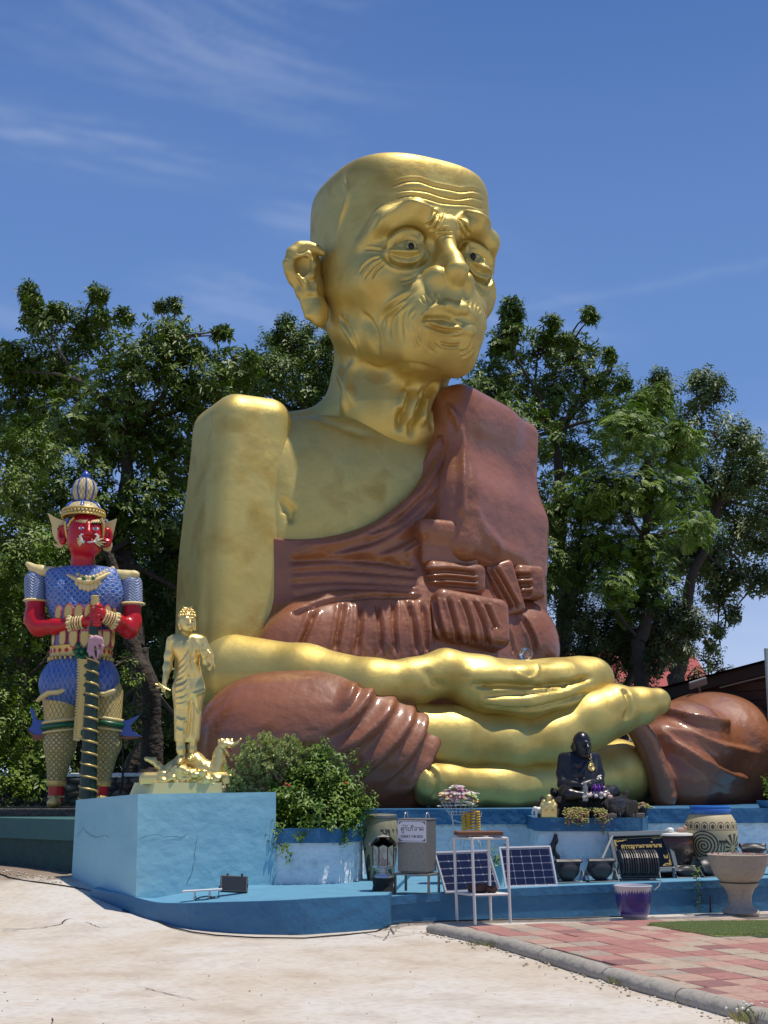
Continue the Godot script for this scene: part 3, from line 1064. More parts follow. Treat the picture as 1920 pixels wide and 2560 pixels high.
	c.cap(S(1150, 1050, 0.9), S(1230, 1075, 0.5), 0.42, 0.36, 0.4)
	c.build(Vector3(-1.6, 3.0, -3.2), Vector3(4.4, 7.6, 2.2), 0.07, 1)
	c.prepare()
	body_lines(c, "1118,1005 1145,1045 1158,1100 1162,1200 1158,1300", 0.06, 0.09, 2, 0.1)
	body_lines(c, "1200,1330 1260,1370 1335,1400; 1190,1300 1230,1340 1260,1390; 1170,1240 1200,1300 1215,1370", 0.12, 0.03, 0, 0.3)
	put(c.mesh(), "shoulder_cloth", M.robe_paint, o)
	var pieces := [["sash_flap", S(1112, 1368, 1.35), Vector3(0.53, 0.36, 0.25), 0.09, 0.0, 3.0], ["sash_band", S(1125, 1447, 1.4), Vector3(0.55, 0.25, 0.3), 0.12, 0.0, 2.0], ["sash_bag", S(1158, 1560, 1.65), Vector3(0.68, 0.42, 0.42), 0.16, -6.0, -12.0], ["sash_tail", S(1250, 1475, 1.25), Vector3(0.3, 0.46, 0.2), 0.08, 18.0, 0.0], ["sash_band", S(1300, 1462, 0.95), Vector3(0.3, 0.3, 0.4), 0.12, 0.0, 0.0]]
	var cuts := ["", "1055,1432 1120,1428 1195,1436; 1055,1448 1120,1445 1198,1452; 1058,1464 1120,1462 1200,1468", "1085,1495 1095,1550 1110,1600; 1120,1492 1135,1550 1150,1610; 1155,1495 1175,1550 1185,1610; 1185,1500 1210,1560 1220,1615; 1215,1510 1240,1570", "1205,1420 1235,1470 1265,1525; 1220,1418 1250,1470 1280,1525; 1238,1418 1265,1465 1295,1520", "1275,1440 1330,1440; 1280,1465 1332,1462; 1290,1488 1330,1485"]
	for i in pieces.size():
		var p: Array = pieces[i]
		c = Clay.new()
		c.box(p[1], p[2], p[3], 0.0, 1, Basis.from_euler(Vector3(deg_to_rad(p[5]), 0, deg_to_rad(p[4]))))
		if i == 0: c.box(p[1] + Vector3(0, 0.25, 0.05), Vector3(0.57, 0.12, 0.25), 0.08, 0.2)
		c.build(p[1] - Vector3(1.1, 0.9, 0.9), p[1] + Vector3(1.1, 0.9, 0.9), 0.045, 1)
		c.prepare()
		if cuts[i]: body_lines(c, cuts[i], 0.045, -0.06, 1, 0.08)
		put(c.mesh(), p[0], M.robe_paint, o)
	for k in 2:
		c = robe_leg(k == 0)
		c.build(Vector3(-6.4, -0.6, -0.6), Vector3(7.2, 2.8, 4.4), 0.07, 1)
		c.prepare()
		if k == 0: body_lines(c, "892,1700 872,1755 840,1790; 942,1703 914,1760 870,1805 800,1840; 992,1725 975,1777 931,1829 853,1881 770,1915; 1035,1747 1022,1812 966,1881 888,1942 800,1980; 1070,1760 1053,1838 1001,1916 931,1977; 1096,1775 1098,1829 1070,1898 1018,1959 948,2008; 1085,1890 1040,1950 990,2005", 0.09, 0.105, 2, 0.4)
		else: body_lines(c, "1640,1805 1700,1830 1790,1860 1915,1885; 1640,1812 1660,1830 1720,1880 1800,1925 1890,1950; 1612,1815 1630,1850 1660,1910 1700,1970; 1640,1770 1720,1790 1820,1810; 1605,1830 1625,1880 1660,1940 1690,1995", 0.085, 0.12, 2, 0.25)
		put(c.mesh(), "robe_leg", M.robe_paint, o)
	# the gathered hem of the left leg
	c = Clay.new()
	var hem := [S(1590, 1818, 3.45), S(1615, 1852, 3.42), S(1632, 1897, 3.4), S(1648, 1942, 3.38), S(1660, 1990, 3.35)]
	for i in hem.size() - 1:
		for f in 2:
			c.ell((hem[i] as Vector3).lerp(hem[i + 1], f * 0.5), Vector3(0.17, 0.15, 0.2), 0.08)
	c.chain(hem, [0.14, 0.16, 0.16, 0.18, 0.2], 0.06)
	c.build(Vector3(0.8, -0.4, 1.8), Vector3(3.4, 2.0, 4.2), 0.05, 1)
	put(c.mesh(), "robe_hem", M.robe_paint, o)
	print("robe ", Time.get_ticks_msec() - t)

func carve_robe(c: Clay) -> void:
	# the folds that run up to the shoulder, the wound sash, the gathers below it
	body_lines(c, "720,1365 850,1352 960,1302 1060,1212 1120,1100 1140,1010; 780,1395 880,1382 980,1345 1080,1260 1140,1150 1150,1050; 900,1345 1000,1310 1080,1230; 930,1400 1010,1370 1090,1310 1150,1220; 1000,1390 1060,1350 1110,1300", 0.09, 0.09, 2, 0.15)
	body_lines(c, "1000,1240 1070,1150 1115,1060 1130,1000; 1060,1255 1110,1170 1140,1090 1150,1030; 1100,1260 1135,1190 1155,1110", 0.08, 0.08, 2, 0.15)
	body_lines(c, "720,1402 850,1396 950,1402 1045,1418", 0.06, -0.09, 0, 0.05)
	body_lines(c, "722,1432 850,1425 1048,1440; 722,1460 850,1452 1050,1462; 724,1492 830,1470 950,1470 1050,1478", 0.05, -0.045, 0, 0.05)
	body_lines(c, "724,1535 800,1505 880,1490 960,1485 1055,1490", 0.05, -0.09, 2, 0.05)
	body_lines(c, "790,1520 770,1570 745,1630; 860,1500 850,1560 835,1640; 940,1495 950,1560 955,1640; 985,1490 985,1560 990,1640; 1015,1490 1035,1560 1045,1640; 1055,1500 1065,1570 1070,1640; 900,1500 900,1570 890,1640", 0.05, -0.07, 1, 0.2)
	body_lines(c, "1250,1545 1275,1590 1285,1640; 1300,1535 1330,1590 1340,1640", 0.05, -0.06, 1, 0.2)

# ------------------------------------------------------------------ ground, steps, walls
func gh(x: float, z: float) -> float:
	var d := -z
	return 0.45 * smoothstep(13.8, 18.0, d) * smoothstep(-1.9, -3.6, x)

func on_ground(px: float, py: float, lift := 0.0) -> Vector3:
	var d := view_basis * Vector3((px - 960.0) / 3300.0, (1280.0 - py) / 3300.0, -1.0)
	d /= -d.z
	var t := 4.0
	for i in 900:
		var p := EYE + d * t
		if p.y < gh(p.x, p.z) + lift: return p
		t += 0.03
	return EYE + d * t

func on_plane(px: float, py: float, a: Vector3, n: Vector3) -> Vector3:
	var d := view_basis * Vector3((px - 960.0) / 3300.0, (1280.0 - py) / 3300.0, -1.0)
	return EYE + d * ((a - EYE).dot(n) / d.dot(n))

func pts(spec: String) -> PackedVector2Array:
	var out := PackedVector2Array()
	for w in spec.split(" ", false):
		var q := w.split(",")
		out.append(Vector2(float(q[0]), float(q[1])))
	return out

func prismoid(s: Shape, bottom: Array, top: Array) -> void:
	# a solid between two outlines of equal count, both counter-clockwise seen from above
	var k := bottom.size()
	for i in k:
		var j := (i + 1) % k
		s.quad(bottom[i], top[i], top[j], bottom[j])
	var flat := PackedVector2Array()
	for p in top: flat.append(Vector2(p.x, p.z))
	var t := Geometry2D.triangulate_polygon(flat)
	for i in range(0, t.size(), 3):
		var a: Vector3 = top[t[i]]
		var b: Vector3 = top[t[i + 1]]
		var c: Vector3 = top[t[i + 2]]
		if (c - a).cross(b - a).y > 0: s.flat_tri(a, b, c)
		else: s.flat_tri(a, c, b)

func structure(s: Shape, called: String, m: Material, parent: Node = null) -> MeshInstance3D:
	var o := put(s.mesh(), called, m, parent)
	if parent == null: o.set_meta("kind", "structure")
	return o

func ribbon(s: Shape, path: Array, n: Vector3, width: float, seed_n := 1) -> void:
	# a ragged thin strip lying on a surface: a crack
	var r := RandomNumberGenerator.new()
	r.seed = seed_n
	var dense := []
	for i in path.size() - 1:
		var k := maxi(2, int((path[i] as Vector3).distance_to(path[i + 1]) / 0.05))
		for t in k:
			var q: Vector3 = (path[i] as Vector3).lerp(path[i + 1], float(t) / k)
			var side: Vector3 = n.cross((path[i + 1] as Vector3) - path[i]).normalized()
			dense.append(q + side * r.randf_range(-0.012, 0.012))
	dense.append(path[path.size() - 1])
	var last := Vector3.ZERO
	var la := Vector3.ZERO
	var lb := Vector3.ZERO
	for i in dense.size():
		var dir: Vector3 = (dense[mini(i + 1, dense.size() - 1)] - dense[maxi(i - 1, 0)]).normalized()
		var side := n.cross(dir).normalized()
		var w := width * r.randf_range(0.35, 1.0) * (1.0 if i > 0 and i < dense.size() - 1 else 0.1)
		var a: Vector3 = dense[i] + side * w + n * 0.003
		var b: Vector3 = dense[i] - side * w + n * 0.003
		if i > 0: s.quad(la, a, b, lb)
		la = a
		lb = b

func build_ground() -> void:
	var xs := []
	var zs := []
	for x in [-160.0, -100.0, -60.0, -40.0, -28.0, -20.0, -15.0, -11.0, -8.5]: xs.append(x)
	for i in 121: xs.append(-7.0 + i * 0.12)
	for x in [8.5, 11.0, 15.0, 20.0, 28.0, 40.0, 60.0, 100.0, 160.0]: xs.append(x)
	for z in [30.0, 15.0, 8.0, 3.0, -1.0, -4.0, -6.0]: zs.append(z)
	for i in 121: zs.append(-7.0 - i * 0.11)
	for z in [-22.0, -25.0, -30.0, -38.0, -50.0, -70.0, -100.0, -150.0, -220.0]: zs.append(z)
	var s := Shape.new()
	var big := noise(0.35, 61, 3)
	var small := noise(2.2, 62, 3)
	for z in zs:
		for x in xs:
			var b := big.get_noise_2d(x, z)
			var f := small.get_noise_2d(x, z)
			var y := gh(x, z) + 0.012 * b + 0.004 * f if absf(x) < 8.0 and z > -21.0 else gh(x, z)
			# dust and earth gather under the left wall
			var dirt := smoothstep(-16.3, -17.2, z + 0.35 * f + 0.2 * b) * smoothstep(-3.2, -4.0, x + 0.5 * b)
			s.tint = Color(0.93, 0.88, 0.8).lerp(Color(1.04, 1.04, 1.04), clampf(0.5 + b * 1.6 + f * 0.3, 0.0, 1.0)).lerp(Color(0.42, 0.34, 0.27), dirt)
			if z < -21.5: s.tint = Color(0.4, 0.36, 0.28)
			s.vert(Vector3(x, y, z), Vector3.UP)
	var w := xs.size()
	for j in zs.size() - 1:
		for i in w - 1:
			var q := j * w + i
			s.tri(q, q + w, q + w + 1)
			s.tri(q, q + w + 1, q + 1)
	for i in s.ix.size() / 3:
		var a := s.ix[i * 3]
		var nn := (s.v[s.ix[i * 3 + 2]] - s.v[a]).cross(s.v[s.ix[i * 3 + 1]] - s.v[a]).normalized()
		for k in 3: s.n[s.ix[i * 3 + k]] += nn * 0.3
	for i in s.n.size(): s.n[i] = s.n[i].normalized() * signf(s.n[i].y)
	var ground := structure(s, "ground", M.concrete)
	var c := Shape.new()
	var n := 0
	for spec in ["0,2322 60,2322 110,2318 150,2312 165,2300 200,2292 240,2282", "0,2328 50,2327", "195,2300 215,2305 250,2320 290,2316", "360,2470 400,2480 450,2492 500,2500", "700,2335 800,2338 900,2332 960,2345 1040,2335", "955,2322 1000,2330 1060,2334", "130,2545 128,2560", "975,2328 960,2352", "1120,2400 1150,2398"]:
		var p := []
		for q in pts(spec): p.append(on_ground(q.x, q.y, 0.006))
		n += 1
		ribbon(c, p, Vector3.UP, 0.012 if n < 3 else 0.006, n)
	put(c.mesh(), "crack", M.crack, ground).set_meta("kind", "stuff")
	# small litter on the concrete: pebbles, leaf bits along the joints
	var l := Shape.new()
	rng.seed = 77
	for i in 420:
		var p: Vector3
		var t := rng.randf()
		if i < 190:
			p = kerb_at(t) + Vector3(-0.11 - rng.randf() * rng.randf() * 0.25, 0, rng.randf_range(-0.1, 0.1))
		elif i < 300: p = on_ground(lerpf(0, 190, t), lerpf(2172, 2202, t) + rng.randf_range(0, 16))
		elif i < 340: p = on_ground(lerpf(960, 1120, t), lerpf(2322, 2300, t) + rng.randf_range(-3, 8))
		else: p = on_ground(rng.randf_range(0, 1500), rng.randf_range(2340, 2560))
		p.y = gh(p.x, p.z) + 0.006
		var r := rng.randf_range(0.005, 0.016) * (1.0 if i < 340 else 0.55)
		l.tint = [Color(0.5, 0.42, 0.32), Color(0.3, 0.24, 0.17), Color(0.65, 0.6, 0.52)][i % 3]
		l.ball(p, Vector3(r * rng.randf_range(0.7, 1.6), r * 0.6, r), 5, 3, Basis(Vector3.UP, rng.randf() * TAU))
	put(l.mesh(), "litter", M.vertex_matte, ground).set_meta("kind", "stuff")

var kerb_run := [Vector3(0.48, 0, -14.25), Vector3(1.09, 0, -13.01), Vector3(1.41, 0, -12.03), Vector3(1.77, 0, -10.84), Vector3(2.11, 0, -9.77), Vector3(2.39, 0, -9.02), Vector3(2.9, 0, -7.6), Vector3(3.5, 0, -6.0)]
func kerb_at(t: float) -> Vector3:
	var f := t * (kerb_run.size() - 1.001)
	var i := int(f)
	return (kerb_run[i] as Vector3).lerp(kerb_run[i + 1], f - i)

func build_paving() -> void:
	rng.seed = 5
	# bedding under the paving tiles, then the tiles one by one
	var bed := Shape.new()
	var outline := []
	for p in kerb_run: outline.append(p + Vector3(0.05, 0, 0))
	outline.append_array([Vector3(9, 0, -6), Vector3(9, 0, -16.2), Vector3(4.6, 0, -15.75), Vector3(0.5, 0, -14.45)])
	var top := []
	for p in outline: top.append(p + Vector3(0, 0.016, 0))
	prismoid(bed, outline.map(func(p): return p - Vector3(0, 0.05, 0)), top)
	var paving := structure(bed, "paving", M.joint)
	var u := Vector3(0.33, 0, 0.944)
	var v := Vector3(0.944, 0, -0.33)
	var pitch := 0.322
	var origin := Vector3(2.06, 0, -10.64)
	var meshes := []
	for k in 4:
		var s := Shape.new()
		s.box(Vector3.ZERO, Vector3(pitch - 0.012, 0.05, pitch - 0.012), Basis.IDENTITY, 0.006)
		meshes.append(s.mesh())
	var kinds: Array[Material] = [M.tile_red, M.tile_red2, M.tile_cream, M.tile_cream2, M.tile_grey, M.tile_brown]
	var odds := [0, 0, 0, 1, 1, 2, 2, 2, 3, 3, 4, 5]
	var flat := PackedVector2Array()
	for p in outline: flat.append(Vector2(p.x, p.z))
	var turf := turf_outline()
	var n := 0
	for i in range(-16, 14):
		for j in range(-10, 17):
			var c := origin + u * (i * pitch + (0.0 if j % 2 == 0 else 0.0)) + v * (j * pitch)
			var ok := true
			for q in [Vector2(-1, -1), Vector2(1, -1), Vector2(1, 1), Vector2(-1, 1)]:
				var w: Vector3 = c + u * (q.x * pitch * 0.42) + v * (q.y * pitch * 0.42)
				if not Geometry2D.is_point_in_polygon(Vector2(w.x, w.z), flat): ok = false
			if not ok or Geometry2D.is_point_in_polygon(Vector2(c.x, c.z), turf): continue
			# only what the photo could show
			if c.z > -8.6 or c.x > -c.z * 0.4: continue
			var o := put(meshes[n % 4], "tile", kinds[odds[rng.randi() % odds.size()]], paving)
			o.position = c + Vector3(0, 0.006 + rng.randf_range(-0.004, 0.004), 0)
			o.basis = Basis(v, Vector3.UP, u) * Basis.from_euler(Vector3(rng.randf_range(-0.008, 0.008), rng.randf_range(-0.012, 0.012), rng.randf_range(-0.008, 0.008)))
			n += 1
	# the worn end of the concrete apron along the step
	var strip := Shape.new()
	var edge := []
	for q in pts("985,2330 1000,2308 1140,2303 1400,2297 1640,2293 1930,2284 2200,2276"): edge.append(on_level(q.x, q.y, 0.03))
	var back := []
	for q in pts("975,2316 1140,2290 1400,2284 1930,2266 2200,2258"): back.append(on_level(q.x, q.y, 0.03))
	back.reverse()
	var ring: Array = edge + back
	prismoid(strip, ring.map(func(p): return p - Vector3(0, 0.08, 0)), ring)
	structure(strip, "path", M.concrete)
	# kerb: rounded concrete lengths laid end to end
	var kerb := thing("kerb", "rounded grey concrete kerb between the concrete yard and the red tile paving", "kerb", Vector3.ZERO)
	tag(kerb, "", "", "", "structure")
	var run := kerb_run
	for i in run.size() - 1:
		var s := Shape.new()
		var a: Vector3 = run[i]
		var b: Vector3 = run[i + 1]
		var path := []
		var rad := []
		for k in 9:
			var t := k / 8.0
			path.append(a.lerp(b, 0.006 + t * 0.988) + Vector3(0, 0.028, 0))
			rad.append((0.078 if (k == 0 and i > 0) or k == 8 else 0.088) + rng.randf_range(-0.003, 0.003) - (0.03 if i == 0 and k == 0 else 0.0))
		s.tube(path, rad, 14, 0.85)
		put(s.mesh(), "kerb_stone", M.kerb, kerb)
	# artificial turf
	var ts := Shape.new()
	var tp := []
	for p in turf: tp.append(Vector3(p.x, 0.045, p.y))
	if (tp[1] - tp[0]).cross(tp[2] - tp[1]).y < 0: tp.reverse()
	prismoid(ts, tp.map(func(p): return p - Vector3(0, 0.03, 0)), tp)
	var tm := structure(ts, "turf", M.turf)
	var blade := Shape.new()
	for k in 5:
		var a := k * 1.26
		var d := Vector3(cos(a), 0, sin(a)) * 0.006
		blade.flat_tri(d + Vector3(-d.z, 0, d.x) * 0.4, d * 2.2 + Vector3(0, 0.022, 0), d - Vector3(-d.z, 0, d.x) * 0.4)
	var bm := MultiMesh.new()
	bm.transform_format = MultiMesh.TRANSFORM_3D
	bm.mesh = blade.mesh()
	var places: Array[Transform3D] = []
	while places.size() < 16000:
		var p := Vector2(rng.randf_range(2.8, 5.2), rng.randf_range(-15.6, -13.5))
		if Geometry2D.is_point_in_polygon(p, turf): places.append(Transform3D(Basis(Vector3.UP, rng.randf() * TAU).scaled(Vector3.ONE * rng.randf_range(0.8, 1.3)), Vector3(p.x, 0.044, p.y)))
	bm.instance_count = places.size()
	for i in places.size(): bm.set_instance_transform(i, places[i])
	var bi := MultiMeshInstance3D.new()
	bi.name = "turf_blades"
	bi.multimesh = bm
	bi.material_override = M.turf
	bi.set_meta("kind", "stuff")
	tm.add_child(bi, true)

func turf_outline() -> PackedVector2Array:
	var out := PackedVector2Array()
	for q in pts("1618,2311 1724,2307 1930,2305 2100,2303 2100,2340 1930,2338 1790,2341 1735,2331"):
		var p := on_level(q.x, q.y, 0.04)
		out.append(Vector2(p.x, p.z))
	return out

var block_corner: Array = []
var terrace_y := 1.17
var planter_y := 0.984
var ledge_y := 1.084

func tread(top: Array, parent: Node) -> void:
	# the walking surface of a step, lighter blue with sunshine painted in
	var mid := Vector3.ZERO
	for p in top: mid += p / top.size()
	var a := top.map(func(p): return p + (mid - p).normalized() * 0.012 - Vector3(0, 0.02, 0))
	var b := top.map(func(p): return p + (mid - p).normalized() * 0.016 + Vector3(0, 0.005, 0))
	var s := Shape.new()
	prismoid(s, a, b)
	put(s.mesh(), "tread", M.sunlit_blue, parent)

func smooth_rows(rows: Array, k: int) -> Array:
	var out := []
	for i in rows.size() - 1:
		for t in k:
			var r := []
			for c in rows[0].size():
				r.append(cubic_interpolate(rows[i][c], rows[i + 1][c], rows[maxi(i - 1, 0)][c], rows[mini(i + 2, rows.size() - 1)][c], float(t) / k))
			out.append(r)
	out.append(rows[rows.size() - 1])
	return out

func build_steps() -> void:
	# the low blue step: a curved front on the left, a straight run on the right
	var edge := [[340, 2245, 2269, 15.3], [385, 2256, 2296, 15.05], [434, 2259, 2312, 14.75], [490, 2258, 2322, 14.45], [564, 2256, 2330, 14.2], [640, 2254, 2335, 14.05], [720, 2251, 2336, 14.0], [786, 2247, 2333, 14.05], [880, 2242, 2326, 14.28], [972, 2238, 2318, 14.6]]
	var top := []
	var low := []
	for e in smooth_rows(edge, 4):
		var t := world_at(e[0], e[1], e[3])
		var b := world_at(e[0], e[2], e[3])
		top.append(t)
		low.append(Vector3(t.x, minf(b.y, gh(t.x, t.z)) - 0.06, t.z + 0.01))
	var back := [Vector3(0.4, top[top.size() - 1].y, -18.6), Vector3(-3.4, 0.33, -18.6), Vector3(-3.4, 0.3, -15.9)]
	for b in back:
		top.append(b)
		low.append(Vector3(b.x, -0.1, b.z))
	var s := Shape.new()
	prismoid(s, low, top)
	var low_step := structure(s, "step", M.blue_paint)
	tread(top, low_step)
	var edge2 := [[976, 2242, 2314, 14.92], [1140, 2229, 2306, 15.2], [1400, 2216, 2297, 15.65], [1640, 2207, 2288, 16.05], [1920, 2196, 2277, 16.55], [2120, 2189, 2270, 16.9]]
	top = []
	low = []
	for e in edge2:
		var t := world_at(e[0], e[1], e[3])
		top.append(t)
		low.append(Vector3(t.x, -0.08, t.z + 0.005))
	for b in [Vector3(6.5, top[5].y, -20.0), Vector3(0.35, top[0].y, -18.7)]:
		top.append(b)
		low.append(Vector3(b.x, -0.1, b.z))
	s = Shape.new()
	prismoid(s, low, top)
	var st := structure(s, "step", M.blue_paint)
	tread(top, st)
	# a lip of thicker plaster along the top of the right run, as in the photo
	var lip := Shape.new()
	for i in 5:
		var a: Vector3 = top[i]
		var b: Vector3 = top[i + 1]
		var out := Vector3(0, 0, 1).cross(b - a).normalized() * 0.0 + (b - a).cross(Vector3.UP).normalized() * 0.022
		var dn := Vector3(0, -0.085, 0)
		lip.quad(a + dn + out, a + out + Vector3(0, 0.003, 0), b + out + Vector3(0, 0.003, 0), b + dn + out)
		lip.quad(a + out + Vector3(0, 0.003, 0), a - out + Vector3(0, 0.003, 0), b - out + Vector3(0, 0.003, 0), b + out + Vector3(0, 0.003, 0))
		lip.quad(a + dn - out, a + dn + out, b + dn + out, b + dn - out)
	put(lip.mesh(), "step_lip", M.blue_paint, st)
	# the pale blue block that carries the walking statue
	var t0 := [world_at(345, 1985, 15.35), world_at(690, 1980, 16.08), Vector3.ZERO, world_at(190, 2000, 16.9)]
	var b0 := [world_at(340, 2268, 15.3), world_at(688, 2290, 16.05), Vector3.ZERO, world_at(178, 2193, 16.88)]
	t0[2] = t0[1] + t0[3] - t0[0]
	b0[2] = b0[1] + b0[3] - b0[0]
	for i in 4: b0[i].y = -0.1
	block_corner = t0 + b0
	s = Shape.new()
	prismoid(s, b0, t0)
	var block := structure(s, "block_plinth", M.pale_blue)
	block.remove_meta("kind")
	tag(block, "big pale blue plastered block under the walking gold statue, cracked across", "plinth")
	var nf: Vector3 = (b0[1] - b0[0]).cross(t0[0] - b0[0]).normalized()
	var nl: Vector3 = (b0[0] - b0[3]).cross(t0[3] - b0[3]).normalized()
	var c := Shape.new()
	for spec in ["347,2097 370,2088 395,2086 410,2092 430,2090 450,2095 468,2083", "500,2089 520,2085 545,2083 580,2087 620,2081 655,2083 689,2080", "492,2085 488,2120 486,2150 475,2190 466,2215"]:
		var p := []
		for q in pts(spec): p.append(on_plane(q.x, q.y, b0[0], nf) + nf * 0.009)
		ribbon(c, p, nf, 0.006, spec.length())
	for spec in ["192,2092 210,2070 218,2082 240,2092 265,2089 300,2094 320,2091 346,2096", "305,2095 307,2130"]:
		var p := []
		for q in pts(spec): p.append(on_plane(q.x, q.y, b0[0], nl) + nl * 0.009)
		ribbon(c, p, nl, 0.006, spec.length())
	put(c.mesh(), "crack", M.blue_crack, block).set_meta("kind", "stuff")

	# dark green wall and the platform behind it on the left
	s = Shape.new()
	var w := [world_at(194, 2050, 17.1), world_at(0, 2052, 18.2), world_at(-420, 2056, 20.6)]
	var ring := [w[2], w[0], w[0] + Vector3(0.6, 0, -12), w[2] + Vector3(-3, 0, -12)]
	prismoid(s, ring.map(func(p): return Vector3(p.x, -0.2, p.z)), ring.map(func(p): return Vector3(p.x, 0.8, p.z)))
	var wall := structure(s, "green_wall", M.teal_wall)
	wall.remove_meta("kind")
	tag(wall, "dark green plastered retaining wall under the guardian statue, dirty at its foot", "wall")
	s = Shape.new()
	var rim := [w[2] + Vector3(-0.02, 0, 0.05), w[0] + Vector3(0.02, 0, 0.05), w[0] + Vector3(0.62, 0, -12), w[2] + Vector3(-3, 0, -12)]
	prismoid(s, rim.map(func(p): return Vector3(p.x, 0.8, p.z)), rim.map(func(p): return Vector3(p.x, 1.06, p.z)))
	put(s.mesh(), "coping", M.teal_rim, wall)

	# the terrace under the giant: a white wall with a blue band
	var a := world_at(640, 2030, 17.7)
	var b := world_at(1920, 2007, 18.9)
	var dir := (b - a).normalized()
	dir.y = 0
	var e := a + dir * 9.5
	s = Shape.new()
	ring = [a, e, e + Vector3(2, 0, -9), a + Vector3(-2.5, 0, -9), a + Vector3(-2.5, 0, -1.5)]
	prismoid(s, ring.map(func(p): return Vector3(p.x, 0.0, p.z)), ring.map(func(p): return Vector3(p.x, terrace_y - 0.2, p.z)))
	var terrace := structure(s, "terrace", M.white_paint)
	s = Shape.new()
	var o := dir.cross(Vector3.UP).normalized() * 0.05
	ring = [a + o, e + o, e + Vector3(2, 0, -9), a + Vector3(-2.5, 0, -9), a + Vector3(-2.5, 0, -1.5)]
	prismoid(s, ring.map(func(p): return Vector3(p.x, terrace_y - 0.2, p.z)), ring.map(func(p): return Vector3(p.x, terrace_y, p.z)))
	put(s.mesh(), "terrace_edge", M.blue_paint, terrace)

	# rounded planter on the left, half round altar on the right
	for which in 2:
		var front := []
		if which == 0:
			for q in [[600, 16.15], [690, 16.1], [800, 16.15], [850, 16.28], [885, 16.5], [903, 16.8], [909, 17.2]]: front.append(world_at(q[0], 2070, q[1]))
		else:
			for q in [[1337, 17.6], [1339, 17.15], [1350, 16.95], [1380, 16.88], [1470, 16.92], [1560, 17.02], [1598, 17.12], [1612, 17.35], [1613, 17.8]]: front.append(world_at(q[0], 2047, q[1]))
		var y1: float = planter_y if which == 0 else ledge_y
		var bh := 0.17 if which == 0 else 0.16
		var rg := front.duplicate()
		rg.append(front[front.size() - 1] + Vector3(0, 0, -1.6))
		rg.append(front[0] + Vector3(0, 0, -1.6))
		s = Shape.new()
		prismoid(s, rg.map(func(p): return Vector3(p.x, 0.2, p.z)), rg.map(func(p): return Vector3(p.x, y1 - bh, p.z)))
		var pl := structure(s, "planter" if which == 0 else "altar_ledge", M.white_paint)
		pl.remove_meta("kind")
		if which == 0: tag(pl, "white planter with a blue rim and a rounded corner, holding the big green bush", "planter")
		else: tag(pl, "white rounded ledge with a blue rim under the black monk statue", "ledge")
		s = Shape.new()
		var cen := Vector3.ZERO
		for p in rg: cen += p / rg.size()
		var grown := rg.map(func(p): return Vector3(p.x, 0, p.z) + Vector3(p.x - cen.x, 0, p.z - cen.z).normalized() * 0.04)
		prismoid(s, grown.map(func(p): return Vector3(p.x, y1 - bh, p.z)), grown.map(func(p): return Vector3(p.x, y1, p.z)))
		put(s.mesh(), "rim", M.blue_paint, pl)

	# black stone plinth under the guardian
	s = Shape.new()
	var p0 := world_at(118, 2046, 19.3)
	s.box(Vector3(p0.x, 1.11, p0.z), Vector3(1.5, 0.12, 1.5), Basis(Vector3.UP, 0.1), 0.01)
	tag(put(s.mesh(), "stone_plinth", M.black_stone), "low black stone slab under the feet of the red faced guardian", "plinth")

	# low rubble wall with a white coping behind the statues
	var lw := thing("rubble_wall", "low rubble stone wall with a white coping behind the guardian and gold statues", "wall", Vector3(0, 0, 0))
	s = Shape.new()
	var wa := world_at(-60, 1940, 22.6)
	var wb := world_at(560, 1934, 21.6)
	var wd := (wb - wa).normalized()
	var mid := (wa + wb) * 0.5
	var bas := Basis(Vector3(wd.x, 0, wd.z).normalized(), Vector3.UP, Vector3(wd.x, 0, wd.z).normalized().cross(Vector3.UP))
	s.box(Vector3(mid.x, 1.28, mid.z), Vector3(wa.distance_to(wb), 0.66, 0.3), bas, 0.01)
	put(s.mesh(), "core", M.mortar, lw)
	s = Shape.new()
	s.box(Vector3(mid.x, 1.645, mid.z), Vector3(wa.distance_to(wb) + 0.1, 0.06, 0.38), bas, 0.01)
	put(s.mesh(), "coping", M.white_paint, lw)
	rng.seed = 9
	var stone := []
	for k in 5:
		var q := Shape.new()
		q.ball(Vector3.ZERO, Vector3(0.13, 0.055, 0.07), 7, 5)
		for i in q.v.size(): q.v[i] *= 1.0 + 0.25 * sin(q.v[i].x * 60.0 + k * 2.0) * cos(q.v[i].y * 80.0 + k)
		stone.append(q.mesh())
	var count := 0
	for row in 6:
		var x := -wa.distance_to(wb) * 0.5 + rng.randf() * 0.1
		while x < wa.distance_to(wb) * 0.5:
			var wdt := rng.randf_range(0.18, 0.34)
			if count < 190:
				var st2 := put(stone[count % 5], "stone", [M.rubble_a, M.rubble_b, M.rubble_c][rng.randi() % 3], lw)
				st2.position = Vector3(mid.x, 1.03 + row * 0.105, mid.z) + bas * Vector3(x + wdt * 0.5, rng.randf_range(-0.01, 0.01), 0.14)
				st2.basis = bas * Basis(Vector3.BACK, rng.randf_range(-0.15, 0.15)).scaled(Vector3(wdt / 0.27, rng.randf_range(0.85, 1.1), 1))
				count += 1
			x += wdt

